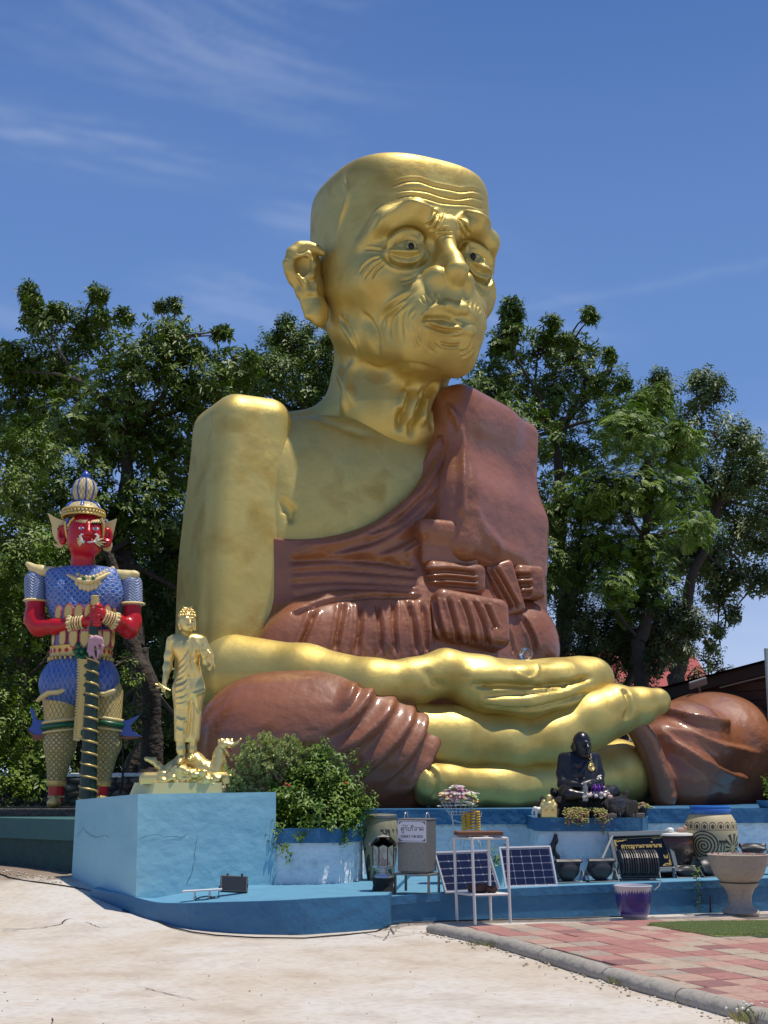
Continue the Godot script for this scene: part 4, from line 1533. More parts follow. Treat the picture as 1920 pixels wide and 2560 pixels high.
func build_far() -> void:
	# brown boarded building on the right
	var b := thing("boarded_building", "brown boarded building with a sloping fascia behind the giant statue's right-hand knee", "building")
	var a := world_at(1640, 1727, 25.5)
	var c := world_at(1915, 1655, 23.2)
	var d := (c - a)
	var out := Vector3(d.z, 0, -d.x).normalized() * -1.0
	if out.z < 0: out = -out
	var s := Shape.new()
	var far_end := c + d * 0.8
	var p := [a - out * 0.1, far_end - out * 0.1]
	s.quad(Vector3(a.x, 0, a.z) - out * 0.1, p[0], p[1], Vector3(far_end.x, 0, far_end.z) - out * 0.1)
	s.quad(Vector3(far_end.x, 0, far_end.z) - out * 3.0, far_end - out * 3.0, a - out * 3.0, Vector3(a.x, 0, a.z) - out * 3.0)
	s.quad(Vector3(a.x, 0, a.z) - out * 3.0, a - out * 3.0, p[0], Vector3(a.x, 0, a.z) - out * 0.1)
	put(s.mesh(), "wall", M.brown_wood, b)
	var run := Vector3(d.x, 0, d.z).normalized()
	for k in 15:
		s = Shape.new()
		var y := 1.5 + k * 0.17
		# each board stops under the slope
		var t := clampf((y + 0.3 - a.y) / d.y, 0.0, 1.8)
		if t > 1.75: continue
		var s0 := a + d * t
		var e := far_end
		var m := Vector3((s0.x + e.x) * 0.5, y, (s0.z + e.z) * 0.5)
		s.box(m - out * 0.085, Vector3(Vector2(e.x - s0.x, e.z - s0.z).length(), 0.16, 0.03), Basis(run, Vector3.UP, run.cross(Vector3.UP)), 0.006)
		put(s.mesh(), "board", M.brown_wood, b)
	s = Shape.new()
	var up := Basis(d.normalized(), d.normalized().cross(run.cross(Vector3.UP)).normalized() * -1.0, run.cross(Vector3.UP))
	s.box(a + d * 0.9 - Vector3(0, 0.11, 0) + out * 0.02, Vector3(d.length() * 1.8, 0.22, 0.06), up, 0.01)
	put(s.mesh(), "fascia", M.dark_wood, b)
	s = Shape.new()
	s.box(a + d * 1.2 - Vector3(0, 0.245, 0) + out * 0.0, Vector3(d.length() * 1.2, 0.03, 0.05), up, 0.005)
	put(s.mesh(), "trim", M.pale_metal, b)
	s = Shape.new()
	s.quad(a + Vector3(0, 0.02, 0) + out * 0.1, a + Vector3(0, 0.02, 0) - out * 3.2, far_end + Vector3(0, 0.02, 0) - out * 3.2, far_end + Vector3(0, 0.02, 0) + out * 0.1)
	s.quad(a + Vector3(0, -0.02, 0) - out * 3.2, a + Vector3(0, -0.02, 0) + out * 0.1, far_end + Vector3(0, -0.02, 0) + out * 0.1, far_end + Vector3(0, -0.02, 0) - out * 3.2)
	put(s.mesh(), "roof", M.dark_wood, b)
	# lamp on a bracket at the eave
	var lp := world_at(1745, 1708, 23.6)
	s = Shape.new()
	s.box(lp, Vector3(0.34, 0.14, 0.05), Basis.from_euler(Vector3(0.5, 0.3, 0.35)), 0.01)
	s.tube([lp, lp + Vector3(0.1, -0.12, -0.3)], [0.015], 6)
	tag(put(s.mesh(), "wall_floodlight", M.grey_metal), "small grey floodlight under the eave of the brown boarded building", "floodlight")
	# pale green post at the frame's edge
	s = Shape.new()
	var pp := world_at(1916, 1620, 21.5)
	s.box(Vector3(pp.x + 0.02, (pp.y + 0.3) * 0.5, pp.z), Vector3(0.1, pp.y - 0.3, 0.1), Basis.IDENTITY, 0.008)
	tag(put(s.mesh(), "corner_post", M.pale_green), "pale green square post at the right edge beyond the giant's knee", "post")
	# a white house with a red roof, seen through the trees
	var h := thing("white_house", "white house with a red roof, glimpsed beyond the trees behind the robe", "house", world_at(1440, 1775, 46.0))
	s = Shape.new()
	s.box(Vector3(0, -1.5, 0), Vector3(7.5, 4.4, 5), Basis.IDENTITY, 0.02)
	put(s.mesh(), "wall", M.white_wall, h)
	s = Shape.new()
	var r0 := [Vector3(-4.1, 0.6, 3), Vector3(4.1, 0.6, 3), Vector3(4.1, 2.0, 0), Vector3(-4.1, 2.0, 0), Vector3(-4.1, 0.6, -3), Vector3(4.1, 0.6, -3)]
	s.quad(r0[0], r0[3], r0[2], r0[1])
	s.quad(r0[5], r0[2], r0[3], r0[4])
	s.flat_tri(r0[0], r0[4], r0[3])
	s.flat_tri(r0[1], r0[2], r0[5])
	s.quad(r0[0], r0[1], r0[5], r0[4])
	put(s.mesh(), "roof", M.red_roof, h)
	for x in [-2.4, 0.0, 2.4]:
		s = Shape.new()
		s.box(Vector3(x, -0.7, 2.52), Vector3(1.1, 1.2, 0.06), Basis.IDENTITY, 0.01)
		put(s.mesh(), "window", M.dark_glass, h)

# ------------------------------------------------------------------ trees and shrubs
func leaf(s: Shape, at: Vector3, along: Vector3, up: Vector3, length: float, width: float, droop := 0.15) -> void:
	# one folded pointed leaf, four faces
	var side := along.cross(up).normalized()
	var nn := side.cross(along).normalized()
	if nn.dot(up) < 0: nn = -nn
	var mid := at + along * length * 0.45 + nn * length * 0.05
	var tip := at + along * length - up * length * droop
	var l := mid + side * width * 0.5 + nn * width * 0.14
	var r := mid - side * width * 0.5 + nn * width * 0.14
	var a := s.vert(at, nn)
	var b := s.vert(l, (nn + side * -0.35).normalized())
	var c := s.vert(mid, nn)
	var d := s.vert(r, (nn + side * 0.35).normalized())
	var e := s.vert(tip, nn)
	for t in [[a, b, c], [b, e, c], [a, c, d], [c, e, d]]:
		var g := (s.v[t[2]] - s.v[t[0]]).cross(s.v[t[1]] - s.v[t[0]])
		if g.dot(nn) > 0: s.tri(t[0], t[1], t[2])
		else: s.tri(t[0], t[2], t[1])

func sprig(kind: int, r: RandomNumberGenerator) -> Mesh:
	var s := Shape.new()
	match kind:
		0:  # a whorl of long leaves at a branch tip
			for k in 11:
				var a := k * 2.4 + r.randf() * 0.4
				var tilt := r.randf_range(-0.25, 0.75)
				var d := Vector3(cos(a) * cos(tilt), sin(tilt), sin(a) * cos(tilt))
				s.tint = Color(1, 1, 1) * r.randf_range(0.75, 1.25)
				leaf(s, d * 0.02 + Vector3(0, r.randf_range(-0.07, 0.03), 0), d, Vector3.UP, r.randf_range(0.11, 0.27), 0.06, r.randf_range(0.05, 0.4))
		1:  # a twig with small leaves
			for k in 14:
				var t := k / 14.0
				var a := k * 2.4 + r.randf()
				var d := Vector3(cos(a), r.randf_range(-0.1, 0.6), sin(a)).normalized()
				s.tint = Color(1, 1, 1) * r.randf_range(0.75, 1.25)
				leaf(s, Vector3(0, t * 0.28 - 0.1, 0) + d * 0.015, d, Vector3.UP, r.randf_range(0.07, 0.15), 0.048, r.randf_range(0.1, 0.5))
		2:  # a frond of paired leaflets
			for k in 9:
				for sd in [-1.0, 1.0]:
					var t := k / 9.0
					var d := Vector3(sd * 0.9, 0.25 - t * 0.4, 0.45).normalized()
					s.tint = Color(1, 1, 1) * r.randf_range(0.8, 1.2)
					leaf(s, Vector3(0, 0.06 * sin(t * PI), t * 0.36 - 0.1), d, Vector3.UP, r.randf_range(0.08, 0.12) * (1.1 - t * 0.4), 0.04, 0.2)
		3:  # a tight rosette of small rounded leaves
			for k in 16:
				var a := k * 2.4
				var tilt := 0.1 + k * 0.08
				var d := Vector3(cos(a) * cos(tilt), sin(tilt), sin(a) * cos(tilt))
				s.tint = Color(1, 1, 1) * r.randf_range(0.85, 1.15)
				leaf(s, Vector3(0, k * 0.004, 0), d, Vector3.UP, 0.1, 0.065, -0.05)
	return s.mesh()

var sprigs := {}
func sprig_of(kind: int, variant: int) -> Mesh:
	var k := kind * 10 + variant
	if not sprigs.has(k):
		var r := RandomNumberGenerator.new()
		r.seed = 100 + k
		sprigs[k] = sprig(kind, r)
	return sprigs[k]

func foliage(parent: Node, called: String, blobs: Array, kind: int, m: Material, per: float, size: float, tint_lo: Color, tint_hi: Color, gap := 0.0, sd := 1) -> void:
	# blobs: [centre, radii]; sprigs spread through the outer part of each, thinned by noise
	var r := RandomNumberGenerator.new()
	r.seed = sd
	var hole := noise(0.55, sd, 2)
	var places: Array = [[], [], []]
	for b in blobs:
		var c: Vector3 = b[0]
		var q: Vector3 = b[1]
		var n := int(per * (q.x * q.y + q.y * q.z + q.x * q.z) / 3.0 * 260.0 / (size * size))
		for i in n:
			var d := Vector3(r.randfn(), r.randfn(), r.randfn()).normalized()
			var t := pow(r.randf(), 0.4) * r.randf_range(0.86, 1.12)
			var p := c + d * q * t
			if hole.get_noise_3dv(p * (1.4 / maxf(size, 0.3))) < gap - 0.35 + 0.25 * (t - 0.8): continue
			var up := (Vector3(0, 0.9, 0) + d * 0.8 + Vector3(r.randfn(), r.randfn(), r.randfn()) * 0.35).normalized()
			var x := up.cross(Vector3(r.randfn(), r.randfn(), r.randfn())).normalized()
			var s := size * r.randf_range(0.75, 1.3)
			var col := tint_lo.lerp(tint_hi, clampf(r.randf() * 0.7 + 0.3 * smoothstep(-0.4, 0.4, hole.get_noise_3dv(p * 0.7)), 0, 1))
			places[r.randi() % 3].append([Transform3D(Basis(x, up, x.cross(up)).scaled(Vector3(s, s, s)), p), col])
	for k in 3:
		var mm := MultiMesh.new()
		mm.transform_format = MultiMesh.TRANSFORM_3D
		mm.use_colors = true
		mm.mesh = sprig_of(kind, k)
		mm.instance_count = places[k].size()
		for i in places[k].size():
			mm.set_instance_transform(i, places[k][i][0])
			mm.set_instance_color(i, places[k][i][1])
		var o := MultiMeshInstance3D.new()
		o.name = called
		o.multimesh = mm
		o.material_override = m
		o.set_meta("kind", "stuff")
		parent.add_child(o, true)

func limb(s: Shape, a: Vector3, b: Vector3, ra: float, rb: float, r: RandomNumberGenerator, bendy := 0.12, sides := 7) -> void:
	var path := []
	var rad := []
	var l := a.distance_to(b)
	var off := Vector3(r.randfn(), r.randfn() * 0.4, r.randfn()) * l * bendy
	for k in 8:
		var t := k / 7.0
		path.append(a.lerp(b, t) + off * sin(t * PI) + Vector3(r.randfn(), r.randfn(), r.randfn()) * ra * 0.15)
		rad.append(lerpf(ra, rb, t))
	s.tube(path, rad, sides)

func tree(called: String, label: String, category: String, foot: Vector3, forks: Array, spec: String, dist: float, kind: int, m: Material, per: float, size: float, lo: Color, hi: Color, gap: float, sd: int, group := "", trunk_r := 0.2, tips := "") -> void:
	var o := thing(called, label, category, Vector3.ZERO, 0.0, group)
	var r := RandomNumberGenerator.new()
	r.seed = sd
	var blobs := []
	for w in spec.split(" ", false):
		var q := w.split(",")
		var dd := dist + r.randf_range(-1.6, 1.6) + (float(q[3]) if q.size() > 3 else 0.0)
		var c := world_at(float(q[0]), float(q[1]), dd)
		var rad := float(q[2]) / 3300.0 * dd * 1.02
		blobs.append([c, Vector3(rad, rad * 0.85, rad * 1.1)])
	var s := Shape.new()
	var at := foot
	var knots := [foot]
	for f in forks:
		limb(s, at, f, trunk_r, trunk_r * 0.72, r, 0.06, 9)
		trunk_r *= 0.72
		at = f
		knots.append(f)
	put(s.mesh(), "trunk", M.bark, o)
	s = Shape.new()
	for b in blobs:
		var from: Vector3 = knots[knots.size() - 1]
		for k in knots:
			if k != foot and (k as Vector3).distance_to(b[0]) < from.distance_to(b[0]): from = k
		limb(s, from, b[0], minf(trunk_r * 0.6, 0.09), 0.018, r, 0.14, 6)
		for k in 5:
			var d := Vector3(r.randfn(), absf(r.randfn()), r.randfn()).normalized()
			limb(s, b[0] - d * 0.2, b[0] + d * (b[1] as Vector3) * 0.95, 0.022, 0.008, r, 0.15, 4)
	var extra := []
	for w in tips.split(" ", false):
		# single sprays that stick out of the crown on their own twigs
		var q := w.split(",")
		var c := world_at(float(q[0]), float(q[1]), dist)
		var rad := float(q[2]) / 3300.0 * dist
		extra.append([c, Vector3(rad, rad, rad)])
		var near: Vector3 = blobs[0][0]
		for b in blobs:
			if (b[0] as Vector3).distance_to(c) < near.distance_to(c): near = b[0]
		limb(s, near, c, 0.035, 0.012, r, 0.1, 5)
	put(s.mesh(), "branches", M.bark, o).set_meta("kind", "stuff")
	foliage(o, "crown", blobs, kind, m, per, size, lo, hi, gap, sd)
	if extra.size(): foliage(o, "crown", extra, kind, m, per * 2.2, size * 0.85, lo, hi, -0.4, sd + 7)

func build_trees() -> void:
	var dk := Color(0.65, 0.75, 0.6)
	var lt := Color(1.25, 1.2, 0.9)
	tree("broadleaf_tree", "tall tree with whorls of long leaves, behind the red faced guardian at left", "tree", world_at(345, 1960, 25.5), [world_at(335, 1620, 25.8), world_at(300, 1300, 26.5), world_at(310, 1080, 26.8)],
		"100,800,55 215,830,85 430,850,80 340,920,120 130,920,120 490,960,110 580,930,80 260,1060,170 430,1120,150 60,1060,130 140,1230,150 360,1280,140 460,1400,110 240,1400,130 30,930,80", 27.0, 0, M.leaf_mid, 0.9, 0.86, dk, lt, 0.02, 3, "", 0.3, "72,725,26 80,755,26 240,735,28 150,780,28 250,790,25 400,765,17 437,762,22 310,790,25 560,828,18 540,840,16 455,870,25 20,880,30 500,880,25 620,900,20")
	tree("leafy_tree", "bushy tree with small leaves peeping over the giant's bare shoulder", "tree", world_at(780, 1900, 33), [world_at(780, 1400, 33), world_at(770, 1050, 33)],
		"720,870,70 790,890,75 680,950,85 640,940,60 850,960,90 760,990,90 600,990,70 560,1060,80", 32.0, 1, M.leaf_mid, 1.3, 1.1, dk, lt, -0.1, 5, "", 0.25, "715,812,22 770,830,18 690,850,20 830,850,25")
	tree("broadleaf_tree", "tall open tree with whorled leaves right of the giant's face", "tree", world_at(1420, 1900, 30), [world_at(1420, 1500, 30), world_at(1400, 1250, 30), world_at(1385, 1080, 30)],
		"1265,850,55 1345,880,65 1430,880,70 1245,950,95 1390,985,105 1495,950,75 1550,1040,70 1300,1090,110 1430,1130,105 1390,1270,105 1330,1420,110 1440,1410,95 1200,1000,90", 29.5, 0, M.leaf_mid, 0.8, 0.78, dk, Color(1.1, 1.15, 0.85), 0.06, 7, "", 0.26, "1280,775,34 1278,815,34 1382,808,26 1375,840,24 1468,785,22 1480,795,20 1420,850,25 1520,890,24 1560,960,22 1250,870,24")
	tree("feathery_tree", "bright green feathery tree in the middle of the right-hand trees", "tree", world_at(1590, 1900, 28), [world_at(1600, 1600, 28), world_at(1610, 1350, 28), world_at(1620, 1150, 28)],
		"1630,1020,65 1575,1090,90 1680,1130,90 1560,1230,105 1670,1250,95 1735,1320,65 1600,1380,95 1500,1360,85 1640,1470,75 1530,1470,65 1490,1240,80", 28.0, 2, M.leaf_mid, 1.7, 0.72, Color(0.8, 0.95, 0.5), Color(1.5, 1.6, 0.8), -0.02, 9, "", 0.2, "1655,975,20 1600,1000,22 1765,1310,22 1700,1080,25 1560,1540,22")
	tree("grey_green_tree", "large grey-green tree at the far right edge", "tree", world_at(1690, 1900, 33), [world_at(1690, 1690, 33), world_at(1715, 1540, 33), world_at(1765, 1370, 33), world_at(1800, 1250, 33)],
		"1650,985,50 1765,985,60 1735,1080,80 1825,1105,75 1880,1200,80 1790,1230,95 1860,1330,80 1770,1400,85 1845,1440,60 1700,1390,75 1930,1290,60 1900,1450,50 1800,1490,50", 33.5, 1, M.leaf_grey, 1.5, 1.25, Color(0.75, 0.9, 0.7), Color(1.5, 1.6, 1.35), 0.02, 11, "", 0.3, "1645,945,22 1745,955,22 1790,960,20 1880,1120,24 1905,1160,22 1905,1360,22 1830,1540,20 1795,1580,18 1775,1620,16")
	tree("dark_shrub_tree", "low dark shrubby tree behind the giant's hands", "tree", world_at(1560, 1960, 29.5), [world_at(1560, 1720, 29.5), world_at(1555, 1640, 29.5)],
		"1440,1540,70 1520,1580,80 1610,1590,80 1680,1560,60 1590,1500,80 1470,1620,60 1570,1640,60 1690,1620,50 1420,1470,60 1640,1660,40 1700,1545,55 1650,1630,55 1740,1570,40 1600,1680,45 1500,1670,45", 29.5, 1, M.leaf_grey, 1.4, 0.85, Color(0.4, 0.45, 0.35), Color(0.95, 1.0, 0.85), -0.25, 13, "", 0.12)
	tree("sapling", "thin sapling rising over the roof of the brown boarded building", "tree", world_at(1765, 1900, 27.5), [world_at(1765, 1730, 27.5), world_at(1770, 1680, 27.5)],
		"1775,1650,36 1740,1690,30 1810,1675,22", 27.5, 1, M.leaf_grey, 0.45, 0.85, dk, Color(1, 1, 0.8), 0.1, 15, "", 0.03)
	tree("vine_thicket", "dense dark thicket of vines at the left edge beside the guardian", "thicket", world_at(60, 2040, 22.8), [world_at(60, 1700, 22.8), world_at(50, 1350, 22.8)],
		"20,1230,95 40,1400,110 30,1560,110 70,1700,100 30,1850,110 130,1540,80 150,1780,90 110,1920,80 -60,1500,160 -60,1800,160 20,1985,70 150,1380,90 60,1130,90", 23.0, 1, M.leaf_mid, 1.2, 0.95, Color(0.55, 0.65, 0.4), Color(1.3, 1.35, 0.7), 0.03, 17, "", 0.1)
	tree("shade_tree", "dark tree with a leaning trunk between the guardian and the giant", "tree", world_at(375, 1960, 25.0), [world_at(365, 1700, 25.0), world_at(330, 1560, 25.2), world_at(270, 1380, 25.5)],
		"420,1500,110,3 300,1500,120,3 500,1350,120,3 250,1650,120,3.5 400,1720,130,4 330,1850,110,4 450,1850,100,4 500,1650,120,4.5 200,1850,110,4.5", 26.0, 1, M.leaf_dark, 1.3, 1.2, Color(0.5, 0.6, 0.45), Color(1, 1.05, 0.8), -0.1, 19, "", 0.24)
	tree("young_plant", "young leafy plant beside the guardian's leg", "shrub", world_at(300, 1985, 21.5), [world_at(305, 1850, 21.5), world_at(310, 1760, 21.5)],
		"320,1700,34 300,1770,40 345,1790,32 330,1840,34 315,1650,22", 21.5, 1, M.leaf_mid, 0.4, 0.8, dk, Color(1.5, 1.55, 0.9), 0.05, 21, "", 0.02)
	# the far belt of trees that closes the view behind the statue
	for i in 9:
		var x := -250.0 + i * 150.0
		if i > 6: x += 550.0
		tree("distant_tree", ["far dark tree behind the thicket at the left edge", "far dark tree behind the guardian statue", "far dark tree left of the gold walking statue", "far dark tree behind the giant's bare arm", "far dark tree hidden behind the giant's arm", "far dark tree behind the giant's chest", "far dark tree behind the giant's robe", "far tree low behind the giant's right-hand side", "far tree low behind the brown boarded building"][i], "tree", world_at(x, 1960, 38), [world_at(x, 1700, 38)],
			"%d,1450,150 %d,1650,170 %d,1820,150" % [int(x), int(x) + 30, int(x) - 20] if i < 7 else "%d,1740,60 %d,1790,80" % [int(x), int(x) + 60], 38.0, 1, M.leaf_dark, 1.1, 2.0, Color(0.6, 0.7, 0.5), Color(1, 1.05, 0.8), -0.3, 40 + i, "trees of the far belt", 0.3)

# ------------------------------------------------------------------ the red faced guardian
var guard_at := Vector3.ZERO
func Y(px: float, py: float, z := 0.0) -> Vector3:
	return world_at(px, py, 19.3 - z) - guard_at

func ys(spec: String, z: float) -> Array:
	var out := []
	for q in pts(spec): out.append(Y(q.x, q.y, z))
	return out

func plate(spec: String, z: float, thick: float, s: Shape, turn := 0.0) -> void:
	# a plate with a traced outline, at its own depth
	var mid := Vector3.ZERO
	var p := ys(spec, z)
	for q in p: mid += q / p.size()
	var b := Basis(Vector3.UP, turn)
	var o := PackedVector2Array()
	for q in p: o.append(Vector2((q.x - mid.x) / maxf(cos(turn), 0.3), q.y - mid.y))
	s.outline(o, Transform3D(b, mid), thick)

func FZ(px: float, py: float) -> float:
	# how far forward the guardian's face stands at a sighting
	return 0.02 + 0.28 * sqrt(maxf(0.02, 1.0 - pow((px - 214.0) / 45.3, 2.0) - pow((py - 1336.0) / 58.0, 2.0)))

func build_guardian() -> void:
	guard_at = world_at(190, 2022, 19.3)
	var o := thing("guardian_statue", "tall red faced temple guardian statue in blue and gold armour leaning on a green club", "statue", guard_at)
	# ---- red flesh
	var c := Clay.new()
	c.ell(Y(214, 1336, 0.02), Vector3(0.265, 0.34, 0.28))
	c.ell(Y(214, 1362, 0.06), Vector3(0.235, 0.17, 0.22), 0.1)
	c.cap(Y(207, 1385, -0.03), Y(206, 1450, -0.05), 0.165, 0.19, 0.06)
	c.chain([Y(222, 1312, 0.27), Y(221, 1332, 0.34)], [0.028, 0.042], 0.03)
	for s in [-1.0, 1.0]: c.ell(Y(221 + 5.5 * s, 1335, 0.3), Vector3(0.035, 0.03, 0.04), 0.02)
	c.ell(Y(223, 1357, 0.24), Vector3(0.1, 0.06, 0.06), 0.05)
	c.build(Vector3(-0.6, 2.6, -0.6), Vector3(0.7, 4.8, 0.7), 0.035, 1)
	var head := put(c.mesh(), "head", M.guard_red, o)
	for s in [[156, 1335, -1.0], [268, 1342, 1.0]]:
		c = Clay.new()
		c.ell(Y(s[0], s[1], -0.05), Vector3(0.085, 0.14, 0.05), 0.0, 1, Basis(Vector3.UP, 0.5 * s[2]))
		c.ell(Y(s[0] + 1.5 * s[2], s[1] - 3, 0.0), Vector3(0.045, 0.08, 0.045), 0.02, -1)
		c.ell(Y(s[0] - 2.0 * s[2], s[1] + 17, -0.04), Vector3(0.05, 0.06, 0.045), 0.04)
		c.build(Y(s[0], s[1], 0) - Vector3(0.3, 0.4, 0.3), Y(s[0], s[1], 0) + Vector3(0.3, 0.3, 0.3), 0.025, 1)
		put(c.mesh(), "ear", M.guard_red, head)
	for e in [[204, 1321, FZ(204, 1321) - 0.005], [239, 1322, FZ(239, 1322) - 0.005]]:
		var sh := Shape.new()
		sh.ball(Y(e[0], e[1], e[2]), Vector3(0.052, 0.026, 0.03), 12, 8)
		var eye := put(sh.mesh(), "eye", M.white_gloss, head)
		sh = Shape.new()
		sh.ball(Y(e[0] + 0.5, e[1], e[2] + 0.02), Vector3(0.022, 0.023, 0.02), 10, 6)
		put(sh.mesh(), "iris", M.iris_blue, eye)
		sh = Shape.new()
		sh.tube([Y(e[0] - 10, e[1] + 1, e[2] - 0.01), Y(e[0], e[1] - 5, e[2] + 0.025), Y(e[0] + 10, e[1] + 1, e[2] - 0.01)], [0.008, 0.014, 0.008], 6)
		put(sh.mesh(), "eyelid", M.guard_red, eye)
	for bx in [[184, 1], [228, -1]]:
		var dark := Shape.new()
		var sh := Shape.new()
		for k in 6:
			var x: float = bx[0] + k * 5.6 + 2.0
			var lift: float = (5.0 - absf(k - 2.5) * 1.2)
			var a := Y(x - 3, 1309 - lift * 0.6, FZ(x - 3, 1306) + 0.022)
			var b := Y(x + 5 * (1 if bx[1] > 0 else 1), 1301 - lift * 0.6, FZ(x + 5, 1300) + 0.022)
			sh.tube([a, (a + b) * 0.5 + Vector3(0, 0, 0.015), b], [0.012, 0.015, 0.005], 6)
			dark.tube([a + Vector3(0.0, -0.012, -0.01), b + Vector3(0.0, -0.012, -0.012)], [0.018, 0.01], 6)
		put(sh.mesh(), "eyebrow", M.cream_gold, head)
		put(dark.mesh(), "eyebrow_outline", M.black, head)
	for sd in [-1.0, 1.0]:
		var sh := Shape.new()
		var ink := Shape.new()
		for k in 5:
			var a := deg_to_rad(-50.0 + k * 27.0)
			var from := Y(222 + 14 * sd, 1354, FZ(222 + 14 * sd, 1354) + 0.03)
			var to := from + Vector3(sd * cos(a) * 0.125, sin(a) * 0.1 + 0.01, FZ(222 + 14 * sd + sd * cos(a) * 21.0, 1354 - sin(a) * 17.0) - FZ(222 + 14 * sd, 1354))
			sh.tube([from, (from + to) * 0.5 + Vector3(0, 0, 0.02), to], [0.014, 0.019, 0.005], 6)
			ink.tube([from + Vector3(0, -0.012, -0.012), to + Vector3(sd * 0.008, -0.01, -0.012)], [0.02, 0.012], 6)
		put(sh.mesh(), "whisker", M.cream_gold, head)
		put(ink.mesh(), "whisker_outline", M.black, head)
		sh = Shape.new()
		sh.tube([Y(223 + 12 * sd, 1356, FZ(223 + 12 * sd, 1350) + 0.03), Y(223 + 19 * sd, 1351, FZ(223 + 19 * sd, 1350) + 0.035), Y(223 + 22 * sd, 1342, FZ(223 + 22 * sd, 1342) + 0.035), Y(223 + 19 * sd, 1336, FZ(223 + 19 * sd, 1336) + 0.03), Y(223 + 14 * sd, 1336, FZ(223 + 14 * sd, 1336) + 0.02)], [0.022, 0.024, 0.022, 0.016, 0.006], 8)
		put(sh.mesh(), "tusk", M.white_gloss, head)
	var tooth_row := Shape.new()
	for k in 6: tooth_row.box(Y(212.5 + k * 4.2, 1355.5 - absf(k - 2.5) * 0.5, 0.305 - absf(k - 2.5) * 0.006), Vector3(0.021, 0.026, 0.016), Basis.IDENTITY, 0.004)
	put(tooth_row.mesh(), "teeth", M.white_gloss, head)
	var lip := Shape.new()
	lip.tube(ys("211,1356 218,1362 224,1363 230,1362 237,1356", 0.3), [0.008, 0.012, 0.013, 0.012, 0.008], 6)
	put(lip.mesh(), "lip", M.guard_red, head)
	# ---- crown
	var crown := Shape.new()
	var k0 := Y(208, 1296, -0.02)
	var px := 1.0 / 171.0
	var lean := Basis(Vector3.RIGHT, -0.06)
	crown.lathe(k0, [Vector2(0.29, 0), Vector2(0.305, 0.02), Vector2(0.305, 0.09), Vector2(0.29, 0.1), Vector2(0.27, 0.14), Vector2(0.22, 0.2), Vector2(0.14, 0.235), Vector2(0.125, 0.24)], 32, lean)
	var cr := put(crown.mesh(), "crown", M.gold_mesh, o)
	var rim := Shape.new()
	for k in 36:
		var a := TAU * k / 36.0
		rim.ball(k0 + lean * Vector3(cos(a) * 0.31, 0.055, sin(a) * 0.31), Vector3(0.024, 0.024, 0.02), 6, 4)
	for h in [0.012, 0.1]:
		var ring := []
		for k in 33: ring.append(k0 + lean * Vector3(cos(TAU * k / 32.0) * 0.307, h, sin(TAU * k / 32.0) * 0.307))
		rim.tube(ring, [0.018], 6, 1.0, false)
	put(rim.mesh(), "crown_rim", M.guard_gold, cr).set_meta("kind", "stuff")
	for a in [0.35, 1.45, 2.4, 3.6, 4.7, 5.6]:
		var band := Shape.new()
		var pa := []
		for q in [Vector2(0.28, 0.12), Vector2(0.245, 0.18), Vector2(0.185, 0.225), Vector2(0.125, 0.25)]: pa.append(k0 + lean * Vector3(cos(a) * q.x, q.y, sin(a) * q.x))
		band.tube(pa, [0.028, 0.026, 0.02, 0.016], 6)
		put(band.mesh(), "crown_band", M.guard_blue, cr)
	var ringb := Shape.new()
	ringb.lathe(k0, [Vector2(0.125, 0.215), Vector2(0.15, 0.225), Vector2(0.15, 0.245), Vector2(0.11, 0.262)], 28, lean)
	put(ringb.mesh(), "crown_ring", M.guard_blue, cr)
	var bulb := Shape.new()
	var bp := []
	for k in 11:
		var t := k / 10.0
		bp.append(Vector2(0.115 + 0.068 * sin(t * PI * 0.95 + 0.15), 0.255 + t * 0.36) if k < 10 else Vector2(0.03, 0.64))
	bulb.lathe(k0, bp, 28, lean)
	put(bulb.mesh(), "crown_bulb", M.gold_mesh, cr)
	for a in [0.55, 1.25, 1.95, 3.0, 4.2, 5.4]:
		var rib := Shape.new()
		var pa := []
		for q: Vector2 in bp: pa.append(k0 + lean * Vector3(cos(a) * (q.x + 0.004), q.y, sin(a) * (q.x + 0.004)))
		rib.tube(pa, [0.012], 6)
		put(rib.mesh(), "crown_rib", M.guard_blue, cr)
	var fin := Shape.new()
	fin.lathe(k0, [Vector2(0.055, 0.605), Vector2(0.07, 0.64), Vector2(0.066, 0.68), Vector2(0.04, 0.715), Vector2(0.012, 0.745), Vector2(0, 0.755)], 20, lean)
	put(fin.mesh(), "finial", M.guard_blue, cr)
	# gold frame round the face, with blue insets at the temples
	var fr := Shape.new()
	fr.tube([Y(170, 1296, 0.12), Y(163, 1310, 0.1), Y(166, 1335, 0.08), Y(170, 1352, 0.02)], [0.03, 0.024, 0.02, 0.014], 6)
	fr.tube([Y(252, 1296, 0.12), Y(259, 1310, 0.1), Y(258, 1335, 0.08), Y(256, 1352, 0.02)], [0.03, 0.024, 0.02, 0.014], 6)
	fr.tube([Y(186, 1294, 0.2), Y(176, 1303, 0.17), Y(170, 1318, 0.13)], [0.018, 0.02, 0.012], 6)
	put(fr.mesh(), "face_frame", M.guard_gold, head).set_meta("kind", "stuff")
	var inset := Shape.new()
	plate("163,1298 176,1296 168,1309", 0.15, 0.03, inset, -0.5)
	put(inset.mesh(), "inset", M.guard_blue, head)
